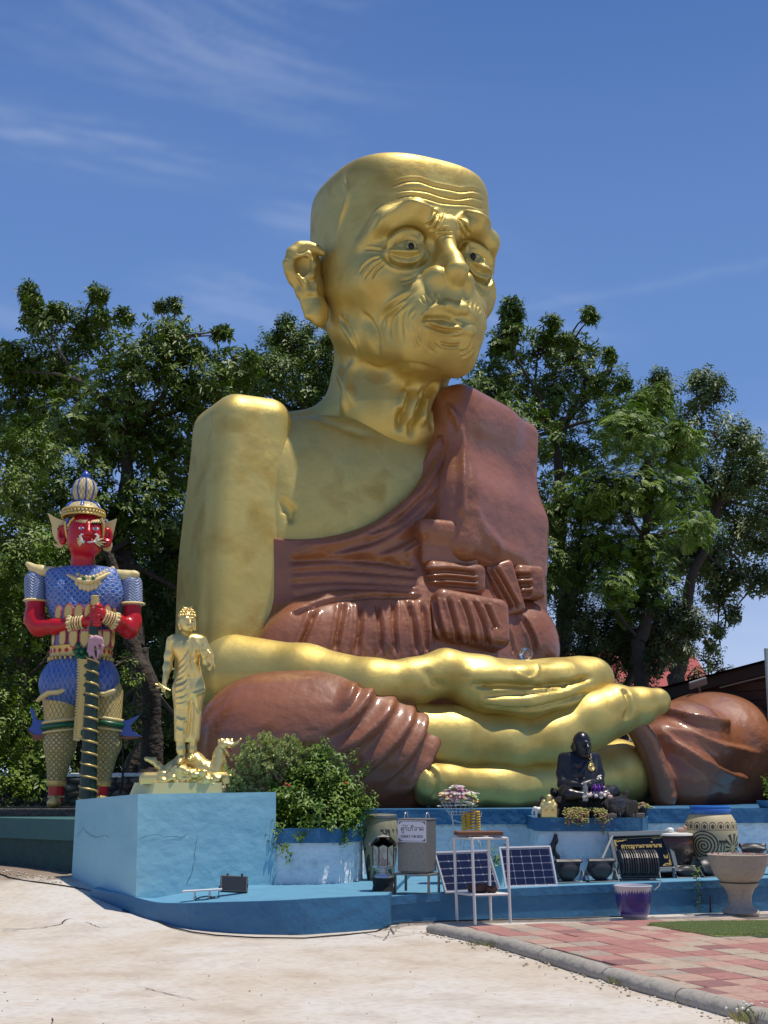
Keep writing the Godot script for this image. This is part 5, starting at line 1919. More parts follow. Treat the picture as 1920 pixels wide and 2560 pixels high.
	# ear wings
	for sp in ["120,1283 128,1287 142,1296 160,1302 165,1315 150,1313 144,1322 146,1340 156,1356 162,1362 155,1369 146,1370 136,1364 132,1352 137,1360 145,1363 148,1360 138,1350 132,1335 130,1312", "292,1297 280,1302 261,1307 258,1318 270,1322 276,1332 274,1345 262,1356 256,1362 259,1376 268,1379 276,1376 280,1366 280,1357 276,1366 270,1369 268,1362 278,1350 284,1330 288,1312"]:
		var w := Shape.new()
		plate(sp, -0.12, 0.05, w)
		put(w.mesh(), "ear_wing", M.cream_gold, o)
	# ---- trunk of the body
	c = Clay.new()
	c.ell(Y(213, 1500, -0.05), Vector3(0.55, 0.5, 0.36))
	c.ell(Y(165, 1480, 0.1), Vector3(0.27, 0.27, 0.2), 0.15)
	c.ell(Y(262, 1485, 0.1), Vector3(0.27, 0.27, 0.2), 0.15)
	c.cap(Y(208, 1560, -0.02), Y(204, 1650, -0.02), 0.42, 0.42, 0.2)
	c.box(Y(208, 1442, -0.05), Vector3(0.52, 0.1, 0.2), 0.08, 0.2)
	c.build(Vector3(-0.9, 1.9, -0.6), Vector3(1.1, 3.9, 0.7), 0.06, 1)
	put(c.mesh(), "chest_armour", M.blue_scales, o)
	for sd in [[[90, 1452], [89, 1498], 0.155], [[327, 1462], [332, 1506], 0.145]]:
		c = Clay.new()
		c.cap(Y(sd[0][0], sd[0][1], -0.05), Y(sd[1][0], sd[1][1], 0.0), 0.17, sd[2], 0.1)
		c.build(Y(sd[0][0], 1530, 0) - Vector3(0.35, 0, 0.4), Y(sd[0][0], 1410, 0) + Vector3(0.4, 0, 0.4), 0.04, 1)
		put(c.mesh(), "sleeve", M.blue_chevron, o)
		var cf := Shape.new()
		cf.lathe(Y(sd[1][0], sd[1][1] + 4, 0.0), [Vector2(0.15, -0.02), Vector2(0.175, -0.015), Vector2(0.19, 0.0), Vector2(0.165, 0.02), Vector2(0.14, 0.022)], 24)
		put(cf.mesh(), "sleeve_cuff", M.cream_gold, o)
	for sp in ["69,1410 82,1414 105,1420 128,1423 142,1430 132,1437 118,1439 98,1434 80,1424", "275,1434 300,1431 325,1430 343,1426 341,1437 326,1447 308,1450 290,1443"]:
		c = Clay.new()
		var p := ys(sp, 0.02)
		var half := p.size() / 2
		c.chain([p[0], (p[1] + p[p.size() - 1]) * 0.5, (p[2] + p[p.size() - 2]) * 0.5, (p[3] + p[half + 1]) * 0.5, p[half - 0]], [0.015, 0.04, 0.07, 0.065, 0.03] if sp[0] == "6" else [0.03, 0.06, 0.07, 0.04, 0.012], 0.08)
		c.chain([p[0], (p[2] + p[p.size() - 2]) * 0.5 + Vector3(0, 0, -0.22), p[half]], [0.012, 0.07, 0.03], 0.08)
		c.build(p[0].min(p[half]) - Vector3(0.3, 0.4, 0.45), p[0].max(p[half]) + Vector3(0.3, 0.3, 0.3), 0.03, 1)
		put(c.mesh(), "epaulette", M.cream_gold, o)
	# collar of leaves
	var col := Shape.new()
	var run := []
	for q in [[150, 1430, 0.12], [175, 1440, 0.22], [200, 1451, 0.29], [222, 1456, 0.31], [244, 1450, 0.29], [262, 1440, 0.22], [280, 1432, 0.12]]: run.append(Y(q[0], q[1], q[2]))
	col.tube(run, [0.05, 0.06, 0.065, 0.07, 0.065, 0.06, 0.05], 8, 0.6)
	for k in 15:
		var t := k / 14.0 * 5.999
		var p: Vector3 = (run[int(t)] as Vector3).lerp(run[int(t) + 1], t - int(t))
		col.ball(p + Vector3(0, -0.08, 0.015), Vector3(0.04, 0.06, 0.025), 7, 5)
		col.ball(p + Vector3(0, 0.055, -0.03), Vector3(0.04, 0.05, 0.025), 7, 5)
		col.ball(p + Vector3(0, 0.0, 0.045), Vector3(0.02, 0.022, 0.02), 6, 4)
	put(col.mesh(), "collar", M.cream_gold, o)
	var gem := Shape.new()
	for k in 7:
		var a := PI + k * PI / 6.0
		gem.ball(Y(222, 1446, 0.34) + Vector3(cos(a) * 0.07, sin(a) * 0.045, 0), Vector3(0.035, 0.03, 0.025), 7, 5)
	put(gem.mesh(), "brooch", M.guard_green, o)
	# ---- arms
	var arms := [[[Y(90, 1498, 0.0), Y(87, 1548, 0.06), Y(98, 1567, 0.12), Y(140, 1566, 0.28), Y(190, 1558, 0.42)], [0.14, 0.14, 0.13, 0.105, 0.075]], [[Y(332, 1506, 0.0), Y(330, 1556, 0.06), Y(322, 1574, 0.12), Y(296, 1556, 0.3), Y(268, 1543, 0.44)], [0.125, 0.125, 0.12, 0.1, 0.075]]]
	for a in arms:
		c = Clay.new()
		c.chain(a[0], a[1], 0.08)
		c.build(Vector3(-1.1, 2.3, -0.4), Vector3(1.2, 3.4, 0.9), 0.035, 1)
		put(c.mesh(), "arm", M.guard_red, o)
	for h in 2:
		# a fist closed round the grip: back of the hand, four fingers, thumb
		c = Clay.new()
		var wrist := Y(206, 1556, 0.44) if h == 0 else Y(260, 1541, 0.46)
		var palm := Y(222, 1553, 0.47) if h == 0 else Y(252, 1532, 0.47)
		c.cap(wrist, palm, 0.07, 0.075, 0.03)
		for f in 4:
			var y: float = (1540.0 + f * 7.6) if h == 0 else (1516.0 + f * 7.8)
			if h == 0: c.chain([Y(224, y + 1, 0.5), Y(236, y - 1, 0.545), Y(247, y, 0.53), Y(251, y + 1, 0.48)], [0.026, 0.026, 0.025, 0.02], 0.012)
			else: c.chain([Y(252, y + 1, 0.5), Y(242, y - 1, 0.54), Y(231, y, 0.53), Y(227, y + 1, 0.48)], [0.026, 0.026, 0.025, 0.02], 0.012)
		if h == 0: c.chain([Y(222, 1542, 0.47), Y(230, 1533, 0.52), Y(240, 1530, 0.53)], [0.032, 0.028, 0.022], 0.015)
		else: c.chain([Y(253, 1520, 0.47), Y(246, 1511, 0.5), Y(238, 1509, 0.52)], [0.032, 0.028, 0.022], 0.015)
		c.build(palm - Vector3(0.3, 0.3, 0.3), palm + Vector3(0.3, 0.3, 0.3), 0.018, 1)
		put(c.mesh(), "hand", M.guard_red, o)
	for bq in [[Y(183, 1559, 0.4), Y(208, 1556, 0.45)], [Y(283, 1551, 0.38), Y(260, 1541, 0.46)]]:
		var br := Shape.new()
		var a: Vector3 = bq[0]
		var b: Vector3 = bq[1]
		for k in 5:
			var p := a.lerp(b, k / 4.0)
			var dir := (b - a).normalized()
			var e := dir.cross(Vector3.UP).normalized()
			var f := e.cross(dir)
			var ring := []
			for j in 19: ring.append(p + (e * cos(TAU * j / 18.0) + f * sin(TAU * j / 18.0)) * (0.105 - k * 0.004))
			br.tube(ring, [0.017 if k % 2 == 0 else 0.011], 6, 1.0, false)
		for j in 12:
			var dir := (b - a).normalized()
			var e := dir.cross(Vector3.UP).normalized()
			var f := e.cross(dir)
			br.ball(a - dir * 0.03 + (e * cos(TAU * j / 12.0) + f * sin(TAU * j / 12.0)) * 0.11, Vector3(0.035, 0.028, 0.028), 6, 4)
		put(br.mesh(), "bracelet", M.cream_gold, o)
	# ---- two rows of gold plates with pink borders
	for row in [[[147, 1531, 22], [172, 1527, 24], [197, 1528, 22], [222, 1527, 22], [248, 1529, 22], [268, 1531, 20], [284, 1534, 15]], [[136, 1596, 20], [158, 1597, 24], [184, 1597, 24], [212, 1597, 24], [242, 1597, 24], [264, 1597, 22], [280, 1598, 14]]]:
		for q in row:
			var up: bool = q[1] < 1560
			var w: float = q[2] * 0.5
			var hh := 20.0 if up else 24.0
			var x: float = q[0]
			var dx: float = (x - 207.0) / 171.0
			var rr := 0.5 if up else 0.455
			var z: float = sqrt(maxf(0.02, rr * rr - dx * dx)) - (0.05 if up else 0.0)
			var turn := asin(clampf(dx / rr, -0.95, 0.95)) * 0.85
			var tip: float = (q[1] - hh) if up else (q[1] + hh)
			var bse: float = (q[1] + hh) if up else (q[1] - hh)
			for lay in 2:
				var g := 1.0 if lay == 0 else 0.78
				var sp := PackedVector2Array()
				for v in [[-1, 0.5], [-0.95, -0.3], [-0.55, -0.8], [0, -1.0], [0.55, -0.8], [0.95, -0.3], [1, 0.5], [0.8, 0.95], [-0.8, 0.95]]:
					sp.append(Vector2(v[0] * w * px * g * 1.08, (-v[1] * hh * px * g) * (1.0 if up else -1.0)))
				var pl := Shape.new()
				pl.outline(sp, Transform3D(Basis(Vector3.UP, turn), Y(x, q[1], z + 0.012 * lay)), 0.04)
				put(pl.mesh(), "plate_border" if lay == 0 else "plate", M.guard_pink if lay == 0 else M.guard_gold, o)
	# ---- belt, hips, hem
	var ell := Basis.from_scale(Vector3(1.0, 1.0, 1.0))
	var belt := Shape.new()
	belt.lathe(Y(203, 1632, 0.0), [Vector2(0.44, -0.085), Vector2(0.455, -0.08), Vector2(0.445, -0.06), Vector2(0.445, 0.06), Vector2(0.455, 0.075), Vector2(0.43, 0.085)], 40, ell)
	for k in 34:
		var a := TAU * k / 34.0
		belt.ball(Y(203, 1632, 0.0) + ell * Vector3(cos(a) * 0.45, -0.1, sin(a) * 0.45), Vector3(0.03, 0.035, 0.02), 6, 4, Basis(Vector3.UP, -a))
	var bl := put(belt.mesh(), "belt", M.guard_gold, o)
	for k in 24:
		var a := TAU * k / 24.0
		var g := Shape.new()
		g.box(Y(203, 1632, 0.0) + ell * Vector3(cos(a) * 0.447, 0, sin(a) * 0.447), Vector3(0.012, 0.055, 0.055), Basis(Vector3.UP, -a) * Basis(Vector3.RIGHT, PI / 4), 0.005)
		put(g.mesh(), "belt_gem", M.guard_red, bl)
	c = Clay.new()
	c.cap(Y(203, 1640, -0.02), Y(200, 1690, -0.03), 0.41, 0.47, 0.1)
	c.ell(Y(150, 1712, 0.02), Vector3(0.3, 0.32, 0.36), 0.15)
	c.ell(Y(255, 1706, 0.02), Vector3(0.25, 0.3, 0.34), 0.15)
	c.build(Vector3(-0.9, 1.2, -0.7), Vector3(1.0, 2.5, 0.7), 0.05, 1)
	put(c.mesh(), "hip_cloth", M.blue_lattice, o)
	for sp in [["104,1755 120,1746 138,1736 160,1735 178,1728 196,1712", 0.1], ["248,1730 262,1738 276,1741 288,1736 297,1732", 0.12]]:
		var hm := Shape.new()
		var p := ys(sp[0], 0.0)
		var a := []
		for k in p.size(): a.append(p[k] + Vector3(0, 0, 0.38 - pow(absf(k - 2.6) / 3.2, 2.0) * 0.22))
		hm.tube(a, [0.03, 0.05, 0.055, 0.055, 0.05, 0.03], 8, 0.7)
		put(hm.mesh(), "hem", M.cream_gold, o)
	# ---- legs
	for L in [[[152, 1738], [152, 1802], [150, 1860], [141, 1952], [140, 1996], [134, 2008], 0.27, 0.215, 0.13, 116.0, 189.0], [[268, 1735], [270, 1802], [270, 1860], [258, 1952], [253, 1990], [252, 2008], 0.23, 0.175, 0.1, 250.0, 303.0]]:
		c = Clay.new()
		c.cap(Y(L[0][0], L[0][1], 0.0), Y(L[1][0], L[1][1], 0.05), L[6], L[6] * 0.84, 0.1)
		c.build(Y(L[0][0], 1830, 0) - Vector3(0.5, 0, 0.5), Y(L[0][0], 1690, 0) + Vector3(0.5, 0, 0.5), 0.045, 1)
		put(c.mesh(), "thigh", M.gold_lattice, o)
		c = Clay.new()
		c.chain([Y(L[1][0], 1815, 0.03), Y(L[2][0], L[2][1], 0.0), Y(L[3][0], L[3][1], -0.02)], [L[7] * 0.93, L[7], L[8]], 0.1)
		c.build(Y(L[2][0], 1970, 0) - Vector3(0.5, 0, 0.5), Y(L[2][0], 1780, 0) + Vector3(0.5, 0, 0.5), 0.04, 1)
		put(c.mesh(), "greave", M.gold_scales, o)
		for k in 3:
			var kb := Shape.new()
			var ring := []
			var r: float = L[6] * 0.9
			for j in 25: ring.append(Y(L[1][0], [1801.0, 1813.0, 1826.0][k] - (4.0 if L[0][0] > 200 else -2.0), 0.03) + Vector3(cos(TAU * j / 24.0) * r, 0.03 * cos(TAU * j / 24.0) * (1.0 if L[0][0] < 200 else -1.0), sin(TAU * j / 24.0) * r))
			kb.tube(ring, [[0.025, 0.042, 0.018][k]], 8, 1.0, false)
			put(kb.mesh(), "knee_band", [M.cream_gold, M.guard_green, M.cream_gold][k], o)
		var cf := Shape.new()
		cf.lathe(Y(L[3][0], 1966, -0.02), [Vector2(L[8] * 1.05, 0), Vector2(L[8] * 1.12, 0.01), Vector2(L[8] * 1.08, 0.08), Vector2(L[8] * 0.95, 0.09)], 20)
		put(cf.mesh(), "ankle_cuff", M.guard_gold, o)
		c = Clay.new()
		c.cap(Y(L[3][0], 1960, -0.02), Y(L[4][0], L[4][1], -0.02), L[8] * 0.9, L[8] * 0.85, 0.05)
		c.build(Y(L[4][0], 2022, 0) - Vector3(0.3, 0, 0.3), Y(L[4][0], 1950, 0) + Vector3(0.3, 0, 0.3), 0.035, 1)
		put(c.mesh(), "ankle", M.guard_red, o)
		var an := Shape.new()
		an.lathe(Y(L[4][0], 1992, -0.02), [Vector2(L[8] * 0.9, -0.015), Vector2(L[8] * 0.98, 0), Vector2(L[8] * 0.9, 0.015)], 20)
		put(an.mesh(), "anklet", M.cream_gold, o)
		c = Clay.new()
		c.cap(Y(L[5][0] + 3, 2004, -0.05), Y(L[5][0], 2008, 0.3), 0.1, 0.085, 0.05)
		c.chain([Y(L[5][0], 2010, 0.3), Y(L[5][0], 2006, 0.42), Y(L[5][0], 1990, 0.46)], [0.08, 0.06, 0.012], 0.05)
		c.build(Y(L[5][0], 2024, 0) - Vector3(0.25, 0.02, 0.3), Y(L[5][0], 1975, 0) + Vector3(0.25, 0, 0.65), 0.03, 1)
		put(c.mesh(), "shoe", M.guard_gold, o)
	# knee wings
	for sp in [["116,1800 100,1803 90,1795 86,1780 79,1767 77,1778 83,1797 82,1812 76,1820 70,1824 76,1832 86,1838 100,1838 118,1830", "70,1824 84,1836 100,1838 117,1832 118,1846 104,1847 96,1852 86,1851 80,1840"], ["302,1801 320,1801 336,1793 348,1788 342,1797 332,1806 326,1815 330,1826 340,1833 353,1841 340,1842 322,1843 300,1836", "298,1842 320,1841 353,1842 340,1847 318,1849 298,1846"]]:
		for k in 2:
			c = Clay.new()
			var w := Shape.new()
			plate(sp[k], 0.02 + 0.03 * k, 0.07 - 0.02 * k, w, 0.0)
			put(w.mesh(), "knee_wing" if k == 0 else "knee_wing_edge", M.guard_blue if k == 0 else M.guard_brown, o)
	# ---- front cloth and its gems
	var fc := Shape.new()
	plate("197,1648 223,1648 222,1700 214,1780 212,1846 200,1850 187,1846 192,1780 196,1720", 0.47, 0.035, fc)
	put(fc.mesh(), "front_cloth", M.guard_gold, o)
	for edge in ["197,1648 196,1720 191,1790 187,1846 200,1850"]:
		var tr := Shape.new()
		var p := ys(edge, 0.48)
		for i in p.size() - 1:
			for k in 10:
				tr.ball((p[i] as Vector3).lerp(p[i + 1], k / 10.0), Vector3(0.035, 0.014, 0.022), 6, 4, Basis(Vector3.BACK, 0.6))
		put(tr.mesh(), "fringe", M.cream_gold, o)
	for q in [[216, 1666], [216, 1690], [215, 1714], [214, 1738], [206, 1832]]:
		var g := Shape.new()
		g.box(Y(q[0], q[1], 0.5), Vector3(0.05, 0.075, 0.03), Basis(Vector3.BACK, PI / 4 if q[1] < 1800 else 0.0), 0.01)
		put(g.mesh(), "gem", M.guard_green, o)
	var fl := Shape.new()
	for k in 8:
		var a := TAU * k / 8.0
		fl.ball(Y(206, 1628, 0.45) + Vector3(cos(a) * 0.085, sin(a) * 0.1, 0), Vector3(0.045, 0.055, 0.035), 8, 5, Basis(Vector3.BACK, a - PI / 2))
	fl.ball(Y(206, 1628, 0.48), Vector3(0.045, 0.05, 0.04), 8, 5)
	put(fl.mesh(), "flower_brooch", M.guard_green, o)
	# ---- the club, its grip, its gold spiral, the cloth knotted on it
	var club := thing("club", "dark green club wound with a gold spiral, gripped by the red faced guardian", "club", guard_at + Y(219, 2005, 0.52))
	var base := Y(219, 2005, 0.52)
	var top := Y(238, 1484, 0.5) - base
	var s := Shape.new()
	var axis := top.normalized()
	var bas := Basis(axis.cross(Vector3.BACK).normalized(), axis, axis.cross(axis.cross(Vector3.BACK)).normalized() * -1.0)
	if bas.determinant() < 0: bas.z = -bas.z
	var ln := top.length()
	s.lathe(Vector3.ZERO, [Vector2(0, -0.12), Vector2(0.13, -0.12), Vector2(0.125, 0.0), Vector2(0.1, ln * 0.4), Vector2(0.075, ln * 0.7), Vector2(0.06, ln * 0.83), Vector2(0.05, ln * 0.93), Vector2(0, ln * 0.93)], 20, bas)
	put(s.mesh(), "shaft", M.club_green, club)
	s = Shape.new()
	var sp := []
	for k in 290:
		var t := k / 289.0
		var a := t * TAU * 14.5
		var y := lerpf(-0.02, ln * 0.8, t)
		sp.append(bas * Vector3(cos(a) * (lerpf(0.126, 0.063, t) + 0.004), y, sin(a) * (lerpf(0.126, 0.063, t) + 0.004)))
	s.tube(sp, [0.016], 6)
	put(s.mesh(), "spiral", M.guard_gold, club)
	s = Shape.new()
	var gp := []
	for k in 13: gp.append(Vector2(0.055 + (0.006 if k % 2 == 0 else 0.0), ln * 0.925 + k * 0.015))
	gp.append(Vector2(0.05, ln * 0.925 + 0.19))
	gp.append(Vector2(0, ln * 0.925 + 0.195))
	s.lathe(Vector3.ZERO, gp, 18, bas)
	put(s.mesh(), "grip", M.guard_gold, club)
	var cl := Clay.new()
	cl.ell(Y(238, 1601, 0.6), Vector3(0.08, 0.04, 0.06))
	for q in [["225,1604 222,1626 225,1640", 0.024], ["233,1606 232,1632 240,1652", 0.026], ["242,1606 247,1630 244,1646", 0.024], ["250,1602 257,1616 255,1634", 0.022], ["238,1600 252,1596 258,1606", 0.022], ["230,1598 240,1595 252,1600", 0.045]]:
		var p := ys(q[0], 0.64)
		cl.chain(p, [q[1], q[1] * 0.8, q[1] * 0.5], 0.03)
	cl.build(Y(238, 1665, 0.3) - Vector3(0.25, 0, 0), Y(238, 1580, 0.9) + Vector3(0.25, 0, 0), 0.022, 1)
	tag(put(cl.mesh(), "knotted_cloth", M.pink_cloth), "pale pink cloth knotted round the guardian's green club", "cloth")
	(get_node("knotted_cloth") as Node3D).position = guard_at

# ------------------------------------------------------------------ the walking gold statue on its serpent
var walk_at := Vector3.ZERO
func B(px: float, py: float, z := 0.0) -> Vector3:
	return world_at(px, py, 16.85 - z) - walk_at

func bs(spec: String, z: float) -> Array:
	var out := []
	for q in pts(spec):
		# crop of the photo that the sightings were taken in
		out.append(B(340.0 + q.x * 0.2351, 1490.0 + q.y * 0.2351, z))
	return out

func b1(x: float, y: float, z := 0.0) -> Vector3:
	return B(340.0 + x * 0.2351, 1490.0 + y * 0.2351, z)

func build_walker() -> void:
	walk_at = world_at(472, 1983, 16.85)
	var o := thing("walking_gold_statue", "slender gold standing statue with one hand raised, on the pale blue block", "statue", walk_at)
	var c := Clay.new()
	c.ell(b1(545, 265, 0.02), Vector3(0.098, 0.135, 0.11))
	c.ell(b1(552, 330, 0.05), Vector3(0.072, 0.07, 0.075), 0.05)
	c.cap(b1(540, 365, 0.0), b1(535, 450, -0.02), 0.06, 0.075, 0.03)
	c.chain([b1(572, 250, 0.135), b1(575, 290, 0.155)], [0.012, 0.02], 0.015)
	c.ell(b1(572, 322, 0.125), Vector3(0.035, 0.018, 0.02), 0.015)
	for s in [-1.0, 1.0]:
		c.ell(b1(570 + 34 * s, 262, 0.115), Vector3(0.026, 0.012, 0.018), 0.012)
		c.chain([b1(570 + 12 * s, 236, 0.13), b1(570 + 38 * s, 228, 0.12), b1(570 + 58 * s, 244, 0.09)], [0.01, 0.011, 0.006], 0.01)
	for e in [[466, 290, 0.0], [622, 290, 0.0]]:
		c.chain([b1(e[0], 255, e[2]), b1(e[0] - 2, 300, e[2]), b1(e[0] + 4, 355, e[2])], [0.018, 0.02, 0.016], 0.02)
	c.build(b1(545, 440, 0) - Vector3(0.2, 0.05, 0.25), b1(545, 130, 0) + Vector3(0.2, 0, 0.25), 0.02, 1)
	put(c.mesh(), "head", M.bright_gold, o)
	for s in [-1.0, 1.0]:
		var ey := Shape.new()
		ey.ball(b1(570 + 34 * s, 270, 0.128), Vector3(0.009, 0.007, 0.006), 8, 5)
		put(ey.mesh(), "eye", M.black, o)
	# curls of hair and the knot above
	var hair := Shape.new()
	hair.ball(b1(543, 232, -0.005), Vector3(0.103, 0.1, 0.115), 20, 12)
	for ring in 4:
		for k in 16 - ring * 3:
			var a := TAU * k / (16 - ring * 3)
			var el := 0.1 + ring * 0.38
			hair.ball(b1(543, 222, -0.005) + Vector3(cos(a) * cos(el) * 0.104, sin(el) * 0.105, sin(a) * cos(el) * 0.115), Vector3.ONE * 0.019, 6, 4)
	hair.ball(b1(545, 158, 0), Vector3(0.045, 0.035, 0.045), 10, 6)
	put(hair.mesh(), "hair", M.bright_gold, o)
	var cre := Shape.new()
	var horn := bs("500,108 515,132 548,140 582,130 598,106", 0.02)
	cre.tube(horn, [0.004, 0.018, 0.024, 0.018, 0.004], 8)
	put(cre.mesh(), "hair_crest", M.bright_gold, o)
	# body under the robe
	c = Clay.new()
	c.box(b1(545, 520, 0.0), Vector3(0.17, 0.14, 0.09), 0.085)
	c.ell(b1(405, 470, -0.01), Vector3(0.075, 0.075, 0.08), 0.06)
	c.ell(b1(690, 480, -0.01), Vector3(0.075, 0.075, 0.08), 0.06)
	c.cap(b1(550, 560, 0.0), b1(568, 780, 0.02), 0.155, 0.135, 0.1)
	c.ell(b1(480, 560, 0.07), Vector3(0.085, 0.08, 0.05), 0.06)
	c.ell(b1(640, 565, 0.07), Vector3(0.085, 0.08, 0.05), 0.06)
	c.ell(b1(560, 980, 0.0), Vector3(0.195, 0.26, 0.14), 0.1)
	c.cap(b1(500, 1000, 0.02), b1(475, 1520, 0.04), 0.12, 0.075, 0.08)
	c.cap(b1(620, 1000, 0.0), b1(610, 1520, 0.0), 0.12, 0.075, 0.08)
	c.box(b1(545, 1300, -0.01), Vector3(0.13, 0.29, 0.06), 0.05, 0.06)
	c.build(b1(545, 1560, 0) - Vector3(0.4, 0, 0.35), b1(545, 380, 0) + Vector3(0.4, 0, 0.35), 0.026, 1)
	c.prepare()
	for sp in [["600,425 590,520 585,640 580,800 578,980 590,1040", 0.018, -0.02], ["590,430 540,600 470,690 420,740", 0.016, -0.016], ["580,560 510,680 440,760", 0.02, 0.016], ["580,640 520,740 440,830", 0.02, 0.016], ["578,720 520,810 420,880", 0.02, 0.016], ["575,800 500,880 410,930", 0.02, 0.016], ["575,880 500,950 400,990", 0.02, 0.016], ["570,960 500,1020 400,1050", 0.022, 0.018], ["570,1040 500,1090 400,1110", 0.022, 0.018], ["560,1120 500,1150 405,1160", 0.022, 0.018], ["600,1060 640,1180 690,1260", 0.02, -0.016], ["590,1060 575,1200 560,1400 540,1540", 0.016, -0.02], ["610,1080 600,1250 585,1400 570,1540", 0.016, 0.016], ["625,1090 630,1250 620,1400 610,1540", 0.016, -0.016], ["420,1290 480,1330 540,1310", 0.02, 0.016], ["420,1400 470,1440 520,1430", 0.02, 0.014], ["740,1000 690,1020 640,1040 590,1045", 0.02, 0.02], ["600,430 640,560 690,690 700,780", 0.018, -0.012]]:
		var run := []
		for q in pts(sp[0]):
			var d := (b1(q.x, q.y, 0.0) - (EYE - walk_at)).normalized()
			run.append(c.hit(b1(q.x, q.y, 0.0) - d * 1.2, d))
		c.stroke(run, sp[1], sp[2], 0, 0.2)
	put(c.mesh(), "robe", M.bright_gold, o)
	# the lowered arm with a small fan, the raised hand with five fingers
	c = Clay.new()
	c.chain([b1(378, 480, 0.0), b1(352, 640, 0.0), b1(335, 760, 0.02), b1(305, 920, 0.1)], [0.068, 0.055, 0.05, 0.032], 0.05)
	c.ell(b1(294, 965, 0.12), Vector3(0.035, 0.05, 0.028), 0.03)
	for f in 4: c.chain([b1(280 + f * 9, 985, 0.14), b1(278 + f * 10, 1010, 0.155), b1(286 + f * 8, 1022, 0.14)], [0.011, 0.01, 0.007], 0.008)
	c.chain([b1(318, 960, 0.13), b1(326, 985, 0.15)], [0.012, 0.008], 0.01)
	c.build(b1(300, 1050, 0) - Vector3(0.2, 0, 0.2), b1(400, 400, 0) + Vector3(0.12, 0, 0.4), 0.022, 1)
	put(c.mesh(), "arm", M.bright_gold, o)
	c = Clay.new()
	c.chain([b1(700, 480, -0.02), b1(762, 620, -0.03), b1(790, 745, 0.0)], [0.07, 0.062, 0.055], 0.05)
	c.chain([b1(785, 755, 0.0), b1(745, 700, 0.14), b1(728, 650, 0.2)], [0.052, 0.04, 0.03], 0.04)
	c.box(b1(727, 610, 0.22), Vector3(0.035, 0.045, 0.016), 0.014, 0.02)
	for f in 4: c.chain([b1(708 + f * 12, 580, 0.22), b1(709 + f * 12, 550 - [4, 14, 12, 0][f], 0.225), b1(711 + f * 11.5, 520 - [8, 24, 18, -4][f], 0.215)], [0.0115, 0.011, 0.008], 0.006)
	c.chain([b1(700, 620, 0.22), b1(690, 590, 0.235), b1(692, 565, 0.235)], [0.013, 0.011, 0.008], 0.01)
	c.build(b1(700, 830, 0) - Vector3(0.15, 0, 0.2), b1(800, 420, 0) + Vector3(0.15, 0.05, 0.4), 0.02, 1)
	c.prepare()
	put(c.mesh(), "arm", M.bright_gold, o)
	c = Clay.new()
	for k in 4: c.chain([b1(745 + k * 16, 560 + k * 40, 0.0), b1(780 + k * 8, 620 + k * 36, 0.05), b1(792, 700 + k * 22, 0.06)], [0.02, 0.03, 0.02], 0.015)
	c.build(b1(760, 850, 0) - Vector3(0.15, 0, 0.1), b1(800, 480, 0) + Vector3(0.15, 0.05, 0.25), 0.022, 1)
	put(c.mesh(), "sleeve_fold", M.bright_gold, o)
	var fan := Shape.new()
	for sp in ["205,935 260,955 320,985 365,1005", "215,975 250,972 285,962", "240,925 268,950 290,965"]: fan.tube(bs(sp, 0.17), [0.008, 0.011, 0.012, 0.01], 6)
	put(fan.mesh(), "fan", M.bright_gold, o)
	# legs and feet
	c = Clay.new()
	c.chain([b1(472, 1500, 0.04), b1(480, 1640, 0.05), b1(488, 1720, 0.06)], [0.062, 0.055, 0.04], 0.03)
	c.chain([b1(488, 1725, 0.05), b1(470, 1760, 0.16), b1(462, 1772, 0.22)], [0.042, 0.036, 0.022], 0.03)
	c.chain([b1(608, 1500, 0.0), b1(600, 1640, 0.0), b1(590, 1710, 0.0)], [0.06, 0.052, 0.038], 0.03)
	c.chain([b1(590, 1705, 0.0), b1(582, 1730, 0.12), b1(575, 1742, 0.18)], [0.042, 0.034, 0.02], 0.03)
	c.build(b1(530, 1830, 0) - Vector3(0.3, 0, 0.2), b1(530, 1470, 0) + Vector3(0.3, 0, 0.4), 0.022, 1)
	put(c.mesh(), "leg", M.bright_gold, o)
	# serpent with a crested head, under the feet
	c = Clay.new()
	c.chain([b1(300, 1900, 0.02), b1(400, 1830, 0.0), b1(500, 1770, -0.05), b1(620, 1765, -0.05), b1(720, 1840, 0.02), b1(810, 1900, 0.05), b1(860, 1880, 0.05), b1(885, 1780, 0.03), b1(885, 1690, 0.02), b1(905, 1620, 0.02)], [0.075, 0.085, 0.1, 0.12, 0.11, 0.1, 0.095, 0.085, 0.07, 0.06], 0.05)
	c.chain([b1(320, 1895, 0.02), b1(240, 1810, 0.02), b1(180, 1750, 0.02), b1(120, 1735, 0.02), b1(82, 1720, 0.02)], [0.06, 0.04, 0.03, 0.022, 0.006], 0.03)
	c.chain([b1(205, 1720, 0.02), b1(190, 1770, 0.03), b1(160, 1760, 0.03)], [0.012, 0.024, 0.02], 0.02)
	c.build(b1(530, 1990, 0) - Vector3(0.75, 0, 0.3), b1(530, 1560, 0) + Vector3(0.6, 0, 0.3), 0.03, 1)
	for i in c.v.size():
		# scales pressed in as small bumps
		c.v[i] += c.n[i] * 0.006 * absf(sin(c.v[i].x * 75.0 + c.v[i].y * 45.0) * sin(c.v[i].x * 45.0 - c.v[i].y * 75.0))
	var body := put(c.mesh(), "serpent", M.bright_gold, o)
	c = Clay.new()
	c.ell(b1(930, 1590, 0.03), Vector3(0.075, 0.06, 0.055))
	c.chain([b1(940, 1580, 0.03), b1(1000, 1590, 0.03), b1(1045, 1585, 0.03)], [0.05, 0.035, 0.025], 0.02)
	c.chain([b1(950, 1630, 0.03), b1(975, 1670, 0.03), b1(990, 1700, 0.03)], [0.03, 0.022, 0.012], 0.02)
